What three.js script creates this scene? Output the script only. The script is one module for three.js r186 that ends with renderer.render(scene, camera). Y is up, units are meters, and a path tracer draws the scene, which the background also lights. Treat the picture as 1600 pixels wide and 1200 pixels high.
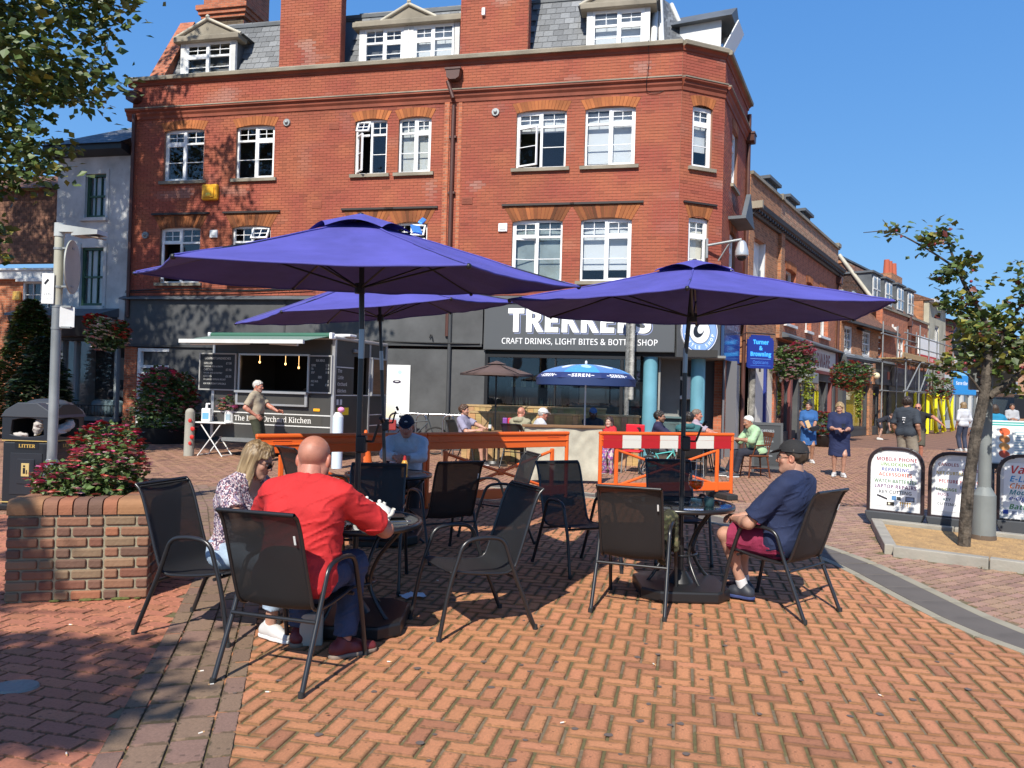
import * as THREE from 'three';
import { mergeGeometries } from 'three/addons/utils/BufferGeometryUtils.js';
import { RoundedBoxGeometry } from 'three/addons/geometries/RoundedBoxGeometry.js';
// ---------- camera, sky, sun, exposure ----------
const scene = new THREE.Scene();
const camera = new THREE.PerspectiveCamera(53.13, 4 / 3, 0.1, 900);
camera.rotation.order = 'YXZ';
camera.position.set(0, 1.6, 0);
camera.rotation.set(0.0108, 0, 0.028);
scene.add(camera);
const SUN = new THREE.Vector3(-0.2026, 0.7009, 0.684).normalize();
const SKY = { zen: [0.045, 0.16, 0.47], mid: [0.10, 0.295, 0.68], hor: [0.34, 0.62, 0.86], gnd: [0.12, 0.09, 0.07] };
{
  const W = 512, H = 256, d = new Float32Array(W * H * 4), v = new THREE.Vector3();
  for (let j = 0; j < H; j++) for (let i = 0; i < W; i++) {
    const th = ((j + .5) / H - .5) * Math.PI, ph = ((i + .5) / W - .5) * 2 * Math.PI;
    v.set(Math.cos(th) * Math.cos(ph), Math.sin(th), Math.cos(th) * Math.sin(ph));
    const e = Math.max(0, v.y), c = v.dot(SUN), k = (j * W + i) * 4;
    const t1 = Math.pow(1 - e, 5) * .85, t2 = Math.min(1, Math.max(0, (e - .12) / .75));
    const glow = Math.pow(Math.max(0, c), 24) * .5 + Math.pow(Math.max(0, c), 5) * .09;
    for (let q = 0; q < 3; q++) {
      let s = SKY.mid[q] * (1 - t2) + SKY.zen[q] * t2;
      s = s * (1 - t1) + SKY.hor[q] * t1 + glow * [1, .95, .85][q];
      if (v.y < 0) s = THREE.MathUtils.lerp(SKY.hor[q] * .8 + SKY.mid[q] * .2, SKY.gnd[q], Math.min(1, -v.y * 6));
      d[k + q] = s;
    }
    d[k + 3] = 1;
  }
  const t = new THREE.DataTexture(d, W, H, THREE.RGBAFormat, THREE.FloatType);
  t.mapping = THREE.EquirectangularReflectionMapping; t.magFilter = t.minFilter = THREE.LinearFilter; t.wrapS = THREE.RepeatWrapping; t.needsUpdate = true;
  scene.background = t; scene.environment = t;
}
const sun = new THREE.DirectionalLight(new THREE.Color(1, .945, .845), 5);
sun.position.copy(SUN).multiplyScalar(60); sun.target.position.set(0, 0, -12);
sun.position.add(sun.target.position); sun.castShadow = true; sun.shadow.mapSize.set(4096, 4096); sun.shadow.radius = 1;
Object.assign(sun.shadow.camera, { left: -40, right: 40, top: 40, bottom: -40, near: 1, far: 160 });
scene.add(sun, sun.target);
const renderer = new THREE.WebGLRenderer({ antialias: true });
renderer.toneMapping = THREE.LinearToneMapping; renderer.toneMappingExposure = 1.27;
renderer.shadowMap.enabled = true; renderer.outputColorSpace = THREE.SRGBColorSpace;

// ---------- helpers ----------
let _s = 7;
const rnd = () => { _s = (_s + 0x6d2b79f5) | 0; let t = Math.imul(_s ^ (_s >>> 15), 1 | _s); t = (t + Math.imul(t ^ (t >>> 7), 61 | t)) ^ t; return ((t ^ (t >>> 14)) >>> 0) / 4294967296; };
const rr = (a, b) => a + (b - a) * rnd(), V3 = (x, y, z) => new THREE.Vector3(x, y, z), PI = Math.PI, lerp = THREE.MathUtils.lerp, clamp = THREE.MathUtils.clamp;
const seed = (n) => { _s = n; };
const C = (r, g, b) => new THREE.Color().setRGB(r, g, b);
// smooth value noise
const h3 = (x, y, z) => { let n = Math.imul(x, 374761393) ^ Math.imul(y, 668265263) ^ Math.imul(z, 2147483647 - 918271); n = Math.imul(n ^ (n >>> 13), 1274126177); return ((n ^ (n >>> 16)) >>> 0) / 4294967296; };
const n3 = (x, y, z) => {
  const X = Math.floor(x), Y = Math.floor(y), Z = Math.floor(z), f = (t) => t * t * (3 - 2 * t), u = f(x - X), v = f(y - Y), w = f(z - Z);
  const L = (a, b, t) => a + (b - a) * t;
  return L(L(L(h3(X, Y, Z), h3(X + 1, Y, Z), u), L(h3(X, Y + 1, Z), h3(X + 1, Y + 1, Z), u), v), L(L(h3(X, Y, Z + 1), h3(X + 1, Y, Z + 1), u), L(h3(X, Y + 1, Z + 1), h3(X + 1, Y + 1, Z + 1), u), v), w) * 2 - 1;
};
const pn = (x, y, per, sd) => { // tiling 2-D value noise 0..1
  const X = Math.floor(x), Y = Math.floor(y), f = (t) => t * t * (3 - 2 * t), u = f(x - X), v = f(y - Y), m = (a) => ((a % per) + per) % per, q = (a, b) => h3(m(a), m(b), sd);
  return (q(X, Y) * (1 - u) + q(X + 1, Y) * u) * (1 - v) + (q(X, Y + 1) * (1 - u) + q(X + 1, Y + 1) * u) * v;
};
const fbm = (u, v, per, sd, o = 5) => { let a = 0, w = .5, s = 0; for (let i = 0; i < o; i++) { a += w * pn(u * per, v * per, per, sd + i * 17); s += w; w *= .55; per *= 2; } return a / s; };
function tex(size, metres, fn, srgb = true, hs = size) { // fn(u,v) -> [r,g,b] linear 0..1 (stored srgb) or grey
  const d = new Uint8Array(size * hs * 4), enc = (x) => 255 * (srgb ? (x <= .0031308 ? x * 12.92 : 1.055 * Math.pow(x, 1 / 2.4) - .055) : x);
  for (let j = 0; j < hs; j++) for (let i = 0; i < size; i++) {
    let c = fn((i + .5) / size, (j + .5) / hs), k = (j * size + i) * 4; if (typeof c === 'number') c = [c, c, c];
    for (let q = 0; q < 3; q++) d[k + q] = clamp(enc(clamp(c[q], 0, 1)), 0, 255); d[k + 3] = 255;
  }
  const t = new THREE.DataTexture(d, size, hs); t.wrapS = t.wrapT = THREE.RepeatWrapping; t.magFilter = THREE.LinearFilter; t.minFilter = THREE.LinearMipmapLinearFilter; t.generateMipmaps = true;
  if (srgb) t.colorSpace = THREE.SRGBColorSpace; if (metres) { const m = Array.isArray(metres) ? metres : [metres, metres]; t.repeat.set(1 / m[0], 1 / m[1]); } t.needsUpdate = true; return t;
}
const rep = (t, m, n = m) => { const c = t.clone(); c.repeat.set(1 / m, 1 / n); c.needsUpdate = true; return c; };
const T = {};
T.cloudy = tex(256, 2.3, (u, v) => .72 + .5 * (fbm(u, v, 4, 3) - .35));
T.grime = tex(256, 3.1, (u, v) => { const a = fbm(u, v, 5, 41), b = fbm(u, v, 40, 9, 3); return clamp(.62 + .7 * (a - .3) - .25 * Math.max(0, b - .6), .25, 1); });
T.bump = tex(256, .5, (u, v) => fbm(u, v, 24, 11, 4), false);
T.fine = tex(256, .12, (u, v) => fbm(u, v, 48, 15, 3), false);
T.weave = tex(128, .03, (u, v) => { const a = Math.sin(u * PI * 24), b = Math.sin(v * PI * 24); return .5 + .25 * a * b + .2 * (pn(u * 32, v * 32, 32, 5) - .5); }, false);
T.cloth = tex(256, .8, (u, v) => .8 + .35 * (fbm(u, v, 6, 77) - .45) + .1 * (pn(u * 128, v * 128, 128, 4) - .5));
T.fold = tex(256, .6, (u, v) => fbm(u, v, 5, 23, 3), false);
T.wood = tex(256, [.5, .5], (u, v) => { const a = fbm(u * .12 + .3, v, 8, 6, 4), r = pn(u * 6, v * 90, 90, 8); return clamp(.62 + .5 * (a - .4) + .22 * (r - .5), .2, 1); });
T.bark = tex(256, .6, (u, v) => { const a = fbm(u, v, 6, 61), b = fbm(u, v, 26, 66, 3); return clamp(.35 + .9 * (a - .35) + .5 * (b - .5), .08, 1); });
function brickTex(c1, c2, mort, sd) { // 8 courses x 4 bricks over .9 x .6 m
  return tex(512, [.9, .6], (u, v) => {
    const y = v * 8, r = Math.floor(y), x = u * 4 + (r % 2) * .5, c = ((Math.floor(x) % 4) + 4) % 4, fx = x - Math.floor(x), fy = y - r;
    const g = fbm(u, v, 16, sd, 3);
    if (fx < .045 || fy < .13) return mort.map((m) => m * (.8 + .4 * g));
    const k = h3(c, r, sd), q = .72 + .5 * h3(c + 9, r, sd) + .4 * (g - .5);
    return [0, 1, 2].map((i) => (c1[i] * k + c2[i] * (1 - k)) * q);
  }, true, 512);
}
T.brickbump = tex(256, [.9, .6], (u, v) => { const y = v * 8, r = Math.floor(y), x = u * 4 + (r % 2) * .5, fx = x - Math.floor(x), fy = y - r; return (fx < .05 || fy < .14) ? .2 : .75 + .25 * pn(u * 64, v * 64, 64, 2); }, false);
T.tilebump = tex(256, [1.0, .9], (u, v) => { const y = v * 9, r = Math.floor(y), x = u * 6 + (r % 2) * .5, fx = x - Math.floor(x), fy = y - r; return (fx < .06 ? .1 : .9 - .5 * fy); }, false);
T.tile = (c, sd) => tex(256, [1.0, .9], (u, v) => { const y = v * 9, r = Math.floor(y), x = u * 6 + (r % 2) * .5, cc = ((Math.floor(x) % 6) + 6) % 6, k = .65 + .7 * h3(cc, r, sd), g = .7 + .6 * fbm(u, v, 12, sd, 3), fx = x - Math.floor(x); return c.map((q) => q * k * g * (fx < .06 ? .4 : 1)); });

const mk = (col, rough = .7, o = {}) => { const m = new THREE.MeshPhysicalMaterial({ color: Array.isArray(col) ? C(...col) : col, roughness: rough, metalness: 0, ...o }); return m; };
const bumpy = (col, rough, bs = .002, map = T.cloudy, o = {}) => mk(col, rough, { map, bumpMap: T.bump, bumpScale: bs, ...o });
const M = {
  white: bumpy([.78, .78, .76], .45, .0006), upvc: mk([.82, .83, .83], .3), cream: bumpy([.62, .57, .45], .6), stone: bumpy([.34, .3, .23], .85, .004, T.grime), terracotta: bumpy([.33, .085, .045], .75, .002, T.grime),
  black: mk([.012, .012, .013], .42), blackmetal: mk([.016, .016, .018], .34, { clearcoat: .3, clearcoatRoughness: .25 }), rubber: mk([.02, .02, .02], .8), darkroom: mk([.035, .035, .04], .9), iron: mk([.03, .022, .02], .6),
  steel: mk([.55, .56, .58], .3, { metalness: 1 }), galv: bumpy([.36, .38, .38], .5, .0004, T.grime, { metalness: .35 }), lead: bumpy([.13, .145, .16], .6, .002, T.grime),
  grey: bumpy([.10, .103, .106], .62, .0012, T.grime), greydark: bumpy([.065, .068, .072], .6, .001), mortar: bumpy([.34, .17, .11], .95, .002), pipe: bumpy([.12, .045, .032], .5, .001, T.grime),
  glass: mk([1, 1, 1], .02, { transmission: 1, thickness: 0, ior: 1.5 }), curtain: mk([.7, .7, .66], .9, { transmission: .35, thickness: 0 }), blind: mk([.5, .55, .58], .8),
  wood: bumpy([.3, .16, .075], .6, .001, T.wood), palewood: bumpy([.62, .42, .2], .65, .001, T.wood), chairwood: bumpy([.2, .06, .022], .35, .0006, T.wood), concrete: bumpy([.42, .39, .33], .9, .003, T.grime),
  render: bumpy([.66, .67, .66], .8, .003, T.grime), green: mk([.03, .085, .05], .5), soil: bumpy([.05, .032, .02], 1, .01, T.grime), leafgreen: null,
};
M.brickRed = mk([1, 1, 1], .85, { map: brickTex([.45, .14, .065], [.34, .10, .05], [.34, .24, .17], 5), bumpMap: T.brickbump, bumpScale: .006 });
M.brickBrown = mk([1, 1, 1], .88, { map: brickTex([.42, .17, .075], [.30, .13, .065], [.36, .28, .19], 8), bumpMap: T.brickbump, bumpScale: .006 });
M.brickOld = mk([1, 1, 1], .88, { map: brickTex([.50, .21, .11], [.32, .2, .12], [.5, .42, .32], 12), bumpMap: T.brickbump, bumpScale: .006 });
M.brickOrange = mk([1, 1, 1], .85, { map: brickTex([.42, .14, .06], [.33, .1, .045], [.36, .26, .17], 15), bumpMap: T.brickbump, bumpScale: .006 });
M.tileBrown = mk([1, 1, 1], .85, { map: T.tile([.16, .075, .045], 4), bumpMap: T.tilebump, bumpScale: .02 });
M.tileSlate = mk([1, 1, 1], .6, { map: T.tile([.13, .14, .155], 6), bumpMap: T.tilebump, bumpScale: .012 });

const N = (g) => { let q = g.index ? g.toNonIndexed() : g; for (const k of Object.keys(q.attributes)) if (!['position', 'normal', 'uv', 'color'].includes(k)) q.deleteAttribute(k); if (!q.attributes.uv) q.setAttribute('uv', new THREE.BufferAttribute(new Float32Array(q.attributes.position.count * 2), 2)); return q; };
function uvBox(g) { // box-projected uv in metres
  const p = g.attributes.position, n = g.attributes.normal, u = g.attributes.uv;
  for (let i = 0; i < p.count; i += 3) {
    let a = 0, b = 0, c = 0; for (let k = i; k < i + 3 && k < p.count; k++) { a += n.getX(k); b += n.getY(k); c += n.getZ(k); }
    a = Math.abs(a); b = Math.abs(b); c = Math.abs(c);
    for (let k = i; k < i + 3 && k < p.count; k++) { const x = p.getX(k), y = p.getY(k), z = p.getZ(k); if (b > a && b > c) u.setXY(k, x, z); else if (a > c) u.setXY(k, z, y); else u.setXY(k, x, y); }
  }
  return g;
}
const merge = (gs) => { gs = gs.flat(9).map(N); const hasC = gs.some((g) => g.attributes.color); if (hasC) for (const g of gs) if (!g.attributes.color) g.setAttribute('color', new THREE.BufferAttribute(new Float32Array(g.attributes.position.count * 3).fill(1), 3)); return gs.length === 1 ? gs[0] : mergeGeometries(gs); };
const used = {};
const numbered = (n) => { const k = used[n] = (used[n] ?? -1) + 1; return k ? n + '_' + String(k).padStart(3, '0') : n; };
function P(parent, name, mat, geos, keepUV) { // one named part
  let g = merge([geos]); if (!keepUV) uvBox(g);
  const m = new THREE.Mesh(g, mat); m.name = parent ? name : numbered(name); m.castShadow = m.receiveShadow = true; (parent || scene).add(m); return m;
}
const PS = (parent, name, mat, geos) => geos.map((g) => P(parent, name, mat, g)); // several parts of one kind
function tag(o, label, category, group) { o.userData.label = label; o.userData.category = category; if (group) o.userData.group = group; return o; }
function thing(name, label, category, [x, y, z] = [0, 0, 0], ry = 0, group) { const o = new THREE.Group(); o.name = numbered(name); o.position.set(x, y, z); o.rotation.y = ry; scene.add(o); return tag(o, label, category, group); }
function struct(name, mat, geos, keep) { const m = P(null, name, mat, geos, keep); m.userData.kind = 'structure'; return m; }
function sub(parent, name) { const g = new THREE.Group(); g.name = name; parent.add(g); return g; }
function copy(o, label, [x, y, z], ry, group) { const c = o.clone(); c.name = numbered(o.name.replace(/_\d+$/, '')); c.position.set(x, y, z); c.rotation.set(0, ry, 0); c.userData = { ...o.userData, label }; if (group) c.userData.group = group; scene.add(c); return c; }
const mat4 = (x, y, z, rx = 0, ry = 0, rz = 0, s = 1) => new THREE.Matrix4().compose(V3(x, y, z), new THREE.Quaternion().setFromEuler(new THREE.Euler(rx, ry, rz)), Array.isArray(s) ? V3(...s) : V3(s, s, s));
const at = (g, x, y, z, rx = 0, ry = 0, rz = 0, s = 1) => g.applyMatrix4(mat4(x, y, z, rx, ry, rz, s));
const box = (w, h, d, x = 0, y = 0, z = 0, rx = 0, ry = 0, rz = 0) => at(new THREE.BoxGeometry(w, h, d), x, y, z, rx, ry, rz);
const bx = (x0, x1, y0, y1, z0, z1) => box(x1 - x0, y1 - y0, z1 - z0, (x0 + x1) / 2, (y0 + y1) / 2, (z0 + z1) / 2);
const rbox = (w, h, d, x = 0, y = 0, z = 0, r = .01, rx = 0, ry = 0, rz = 0, seg = 2) => at(new RoundedBoxGeometry(w, h, d, seg, Math.min(r, w / 2.01, h / 2.01, d / 2.01)), x, y, z, rx, ry, rz);
const cyl = (r0, r1, h, x = 0, y = 0, z = 0, seg = 16, rx = 0, ry = 0, rz = 0, open = false) => at(new THREE.CylinderGeometry(r1, r0, h, seg, 1, open), x, y, z, rx, ry, rz); // r0 bottom
const sph = (r, x = 0, y = 0, z = 0, sx = 1, sy = 1, sz = 1, a = 16, b = 12) => at(new THREE.SphereGeometry(r, a, b), x, y, z, 0, 0, 0, [sx, sy, sz]);
const tor = (R, r, x, y, z, rx = 0, ry = 0, rz = 0, a = 8, b = 24, arc = 2 * PI) => at(new THREE.TorusGeometry(R, r, a, b, arc), x, y, z, rx, ry, rz);
const bar = (a, b, r, seg = 8, r2 = r) => { const A = V3(...a), B = V3(...b), d = B.clone().sub(A), g = new THREE.CylinderGeometry(r2, r, d.length(), seg); g.applyQuaternion(new THREE.Quaternion().setFromUnitVectors(V3(0, 1, 0), d.clone().normalize())); return g.translate((A.x + B.x) / 2, (A.y + B.y) / 2, (A.z + B.z) / 2); };
const tube = (pts, r, seg = 24, rs = 8, closed = false) => new THREE.TubeGeometry(new THREE.CatmullRomCurve3(pts.map((p) => V3(...p)), closed, 'centripetal'), seg, r, rs, closed);
// polyline tube with rounded corners
function pipe(pts, r, bend = .06, rs = 8) {
  const path = new THREE.CurvePath(), v = pts.map((p) => V3(...p)); let cur = v[0];
  for (let i = 1; i < v.length; i++) {
    if (i < v.length - 1) { const a = v[i].clone().sub(v[i - 1]), b = v[i + 1].clone().sub(v[i]), k = Math.min(bend, a.length() * .45, b.length() * .45), p = v[i].clone().addScaledVector(a.normalize(), -k), q = v[i].clone().addScaledVector(b.normalize(), k); path.add(new THREE.LineCurve3(cur, p)); path.add(new THREE.QuadraticBezierCurve3(p, v[i], q)); cur = q; } else path.add(new THREE.LineCurve3(cur, v[i]));
  }
  const gs = []; for (const c of path.curves) gs.push(new THREE.TubeGeometry(c, c.isLineCurve3 ? 1 : 6, r, rs)); for (const p of [v[0], v[v.length - 1]]) gs.push(sph(r, p.x, p.y, p.z, 1, 1, 1, rs, 6)); return gs;
}
const lathe = (pts, seg = 24, x = 0, y = 0, z = 0) => at(new THREE.LatheGeometry(pts.map((p) => new THREE.Vector2(...p)), seg), x, y, z);
const shape = (pts) => { const s = new THREE.Shape(); pts.forEach((p, i) => i ? s.lineTo(...p) : s.moveTo(...p)); s.closePath(); return s; };
const ext = (pts, d, x = 0, y = 0, z = 0, rx = 0, ry = 0, rz = 0, o = {}) => at(new THREE.ExtrudeGeometry(Array.isArray(pts) ? shape(pts) : pts, { depth: d, bevelEnabled: false, curveSegments: 10, ...o }), x, y, z, rx, ry, rz);
// flat print: canvas picture on a plane
function print(w, h, W, H, draw, o = {}) {
  const c = document.createElement('canvas'); c.width = W; c.height = H; const g = c.getContext('2d'); g.textAlign = 'center'; g.textBaseline = 'middle'; draw(g, W, H);
  const t = new THREE.CanvasTexture(c); t.colorSpace = THREE.SRGBColorSpace; t.magFilter = THREE.LinearFilter; t.needsUpdate = true;
  return { geo: new THREE.PlaneGeometry(w, h), mat: mk([1, 1, 1], .5, { map: t, ...o }) };
}
const leafMat = (r, g, b, tr = .3) => mk([r, g, b], .55, { transmission: tr, thickness: 0, side: THREE.DoubleSide });
// merged random leaves: pts [{p,s,c}] -> one geometry with vertex colours
function leaves(list, fold = .25, elong = 1.5) {
  const n = list.length, pos = new Float32Array(n * 18), nor = new Float32Array(n * 18), col = new Float32Array(n * 18), q = new THREE.Quaternion(), e = new THREE.Euler(), v = V3(0, 0, 0), nn = V3(0, 0, 0);
  const shp = [[0, 0, 0], [0, -.1, 1], [.42, .08, .45], [0, 0, 0], [-.42, .08, .45], [0, -.1, 1]];
  list.forEach((L, i) => {
    e.set(L.rx ?? rr(-1.1, 1.1), L.ry ?? rr(0, 6.283), L.rz ?? rr(-1.1, 1.1)); q.setFromEuler(e);
    for (let k = 0; k < 6; k++) { const s = shp[k]; v.set(s[0] * L.s, s[1] * L.s * fold * 4, s[2] * L.s * elong).applyQuaternion(q); nn.set(k < 3 ? -fold : fold, 1, .1).normalize().applyQuaternion(q); const o = i * 18 + k * 3; pos[o] = L.p[0] + v.x; pos[o + 1] = L.p[1] + v.y; pos[o + 2] = L.p[2] + v.z; nor[o] = nn.x; nor[o + 1] = nn.y; nor[o + 2] = nn.z; col[o] = L.c[0]; col[o + 1] = L.c[1]; col[o + 2] = L.c[2]; }
  });
  const g = new THREE.BufferGeometry(); g.setAttribute('position', new THREE.BufferAttribute(pos, 3)); g.setAttribute('normal', new THREE.BufferAttribute(nor, 3)); g.setAttribute('uv', new THREE.BufferAttribute(new Float32Array(n * 12), 2)); g.setAttribute('color', new THREE.BufferAttribute(col, 3)); return g;
}
M.leaf = mk([1, 1, 1], .5, { vertexColors: true, transmission: .22, thickness: 0, side: THREE.DoubleSide });
M.petal = mk([1, 1, 1], .6, { vertexColors: true, transmission: .2, thickness: 0, side: THREE.DoubleSide });
// ---------- ground ----------
const TH = -0.218, EX = [Math.cos(TH), -Math.sin(TH)], EZ = [Math.sin(TH), Math.cos(TH)];
struct('ground', bumpy([.16, .11, .085], .95, .006, T.grime), box(700, .4, 700, 0, -.22, -150));
const poly = (pts) => (z) => { for (let i = 0; i < pts.length - 1; i++) if (z <= pts[i][1] && z >= pts[i + 1][1] || i === 0 && z > pts[0][1] || i === pts.length - 2) { const t = (z - pts[i][1]) / (pts[i + 1][1] - pts[i][1]); return lerp(pts[i][0], pts[i + 1][0], t); } };
const xL = poly([[-1.45, -2.4], [-1.674, -3.191], [-1.89, -3.99], [-2.18, -5.05], [-2.62, -6.6], [-3.05, -7.7], [-4.0, -10], [-5.2, -12.5]]);
const bandIn = [[3.7, -3.6], [3.36, -4.99], [3.225, -5.47], [3.19, -6.31], [3.2, -7.0], [3.19, -7.6], [3.1, -8.24], [2.86, -9.2], [2.5, -10.1], [1.9, -11.2], [.9, -12.2], [-.4, -12.9]];
const xR = poly(bandIn);
const bedA = [4.78, -9.95], bedB = [4.06, -8.1], bedD = [.82, .572], bedE = [bedA[0] - bedB[0], bedA[1] - bedB[1]];
const inBed = (x, z) => { const px = x - bedB[0], pz = z - bedB[1], det = bedD[0] * bedE[1] - bedD[1] * bedE[0], u = (px * bedE[1] - pz * bedE[0]) / det, v = (bedD[0] * pz - bedD[1] * px) / det; return u > -.1 && u < 4.4 && v > -.04 && v < 1.02; };
const brickTop = (sd, dirt) => tex(128, 0, (u, v) => { // one paver: warm middle, mossy sooty rim
  const du = Math.min(u, 1 - u) * 2, dv = Math.min(v, 1 - v), n = fbm(u * 2 % 1, v, 6, sd, 4), q = fbm(u, v, 20, sd + 3, 3);
  let e = clamp((Math.min(du, dv) - .02 + (n - .5) * .3) / (.2 * dirt + .02), 0, 1), w = .82 + .36 * (q - .4); e = e * e * (3 - 2 * e);
  const spot = h3(Math.floor(u * 14), Math.floor(v * 8), sd) > .985 ? .6 : 1;
  return [lerp(.40, .98 * w * spot, e), lerp(.44, .98 * w * spot, e), lerp(.38, .98 * w * spot, e)];
}, true, 64);
const paverMats = [0, 1, 2].map((i) => ({ dirty: mk([1, 1, 1], .82, { map: brickTop(31 + i * 7, .75 + i * .35), bumpMap: T.fine, bumpScale: .0012 }), clean: mk([1, 1, 1], .82, { map: brickTop(91 + i * 7, .16), bumpMap: T.fine, bumpScale: .0012 }) }));
function paverGeo(l, w, ins = .005, h = .012) {
  const a = l / 2, b = w / 2, p = [[-a, -h, -b], [a, -h, -b], [a, -h, b], [-a, -h, b]], q = [[-a + ins, 0, -b + ins], [a - ins, 0, -b + ins], [a - ins, 0, b - ins], [-a + ins, 0, b - ins]], pos = [], uv = [];
  const put = (...v) => v.forEach((c) => { pos.push(...c); uv.push(c[0] / l + .5, c[2] / w + .5); });
  put(q[0], q[2], q[1], q[0], q[3], q[2]);
  for (let i = 0; i < 4; i++) { const j = (i + 1) % 4; put(p[i], q[i], q[j], p[i], q[j], p[j]); }
  const g = new THREE.BufferGeometry(); g.setAttribute('position', new THREE.Float32BufferAttribute(pos, 3)); g.setAttribute('uv', new THREE.Float32BufferAttribute(uv, 2)); g.computeVertexNormals(); return g;
}
const inView = (x, z) => z < -2.6 && z > -27 && Math.abs(x) < .74 * -z + 2;
function paving(name, list, near, joint, jointGeo) { // list: {x,z,a,l,w,c,m}
  const g = new THREE.Group(); g.name = numbered(name); g.userData.kind = 'structure'; scene.add(g);
  if (jointGeo) P(g, 'joint_bed', joint, jointGeo);
  list.sort((p, q) => Math.hypot(p.x, p.z) - Math.hypot(q.x, q.z));
  const geos = {}, gg = (b) => geos[b.l + '_' + b.w] ??= paverGeo(b.l, b.w), cm = {}, bins = {};
  list.forEach((b, i) => {
    const y = b.y ?? 0, M4 = new THREE.Matrix4().compose(V3(b.x, y - .0035 * b.r * b.r, b.z), new THREE.Quaternion().setFromEuler(new THREE.Euler((b.r - .5) * .022, b.a, (((b.r * 7) % 1) - .5) * .022)), V3(1, 1, 1));
    if (i < near) { const key = b.m.uuid + b.ci; const mat = cm[key] ??= (() => { const q = b.m.clone(); q.color.copy(b.c); return q; })(); const m = new THREE.Mesh(gg(b), mat); m.name = 'brick'; m.applyMatrix4(M4); m.castShadow = m.receiveShadow = true; g.add(m); }
    else (bins[b.l + '_' + b.w + b.m.uuid] ??= { geo: gg(b), mat: b.m, l: [] }).l.push([M4, b.c]);
  });
  for (const k in bins) { const b = bins[k], im = new THREE.InstancedMesh(b.geo, b.mat, b.l.length); b.l.forEach(([m, c], i) => { im.setMatrixAt(i, m); im.setColorAt(i, c); }); im.name = 'brick_field'; im.userData.kind = 'stuff'; im.receiveShadow = true; g.add(im); }
  return g;
}
const pal = (base, n, sd, v = .16) => Array.from({ length: n }, (_, i) => { const k = 1 + (h3(i, 3, sd) - .5) * 2 * v, s = (h3(i, 8, sd) - .5) * v * .7; return C(base[0] * k, base[1] * k * (1 + s), base[2] * k * (1 - s)); });
const jointMat = mk([1, 1, 1], 1, { map: tex(256, .9, (u, v) => { const n = fbm(u, v, 14, 7, 5), m = fbm(u, v, 5, 19, 4); return m > .47 ? [.09 + .07 * n, .072 + .062 * n, .028 + .03 * n] : [.12 + .1 * n, .09 + .08 * n, .055 + .05 * n]; }), bumpMap: T.bump, bumpScale: .008 });
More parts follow.
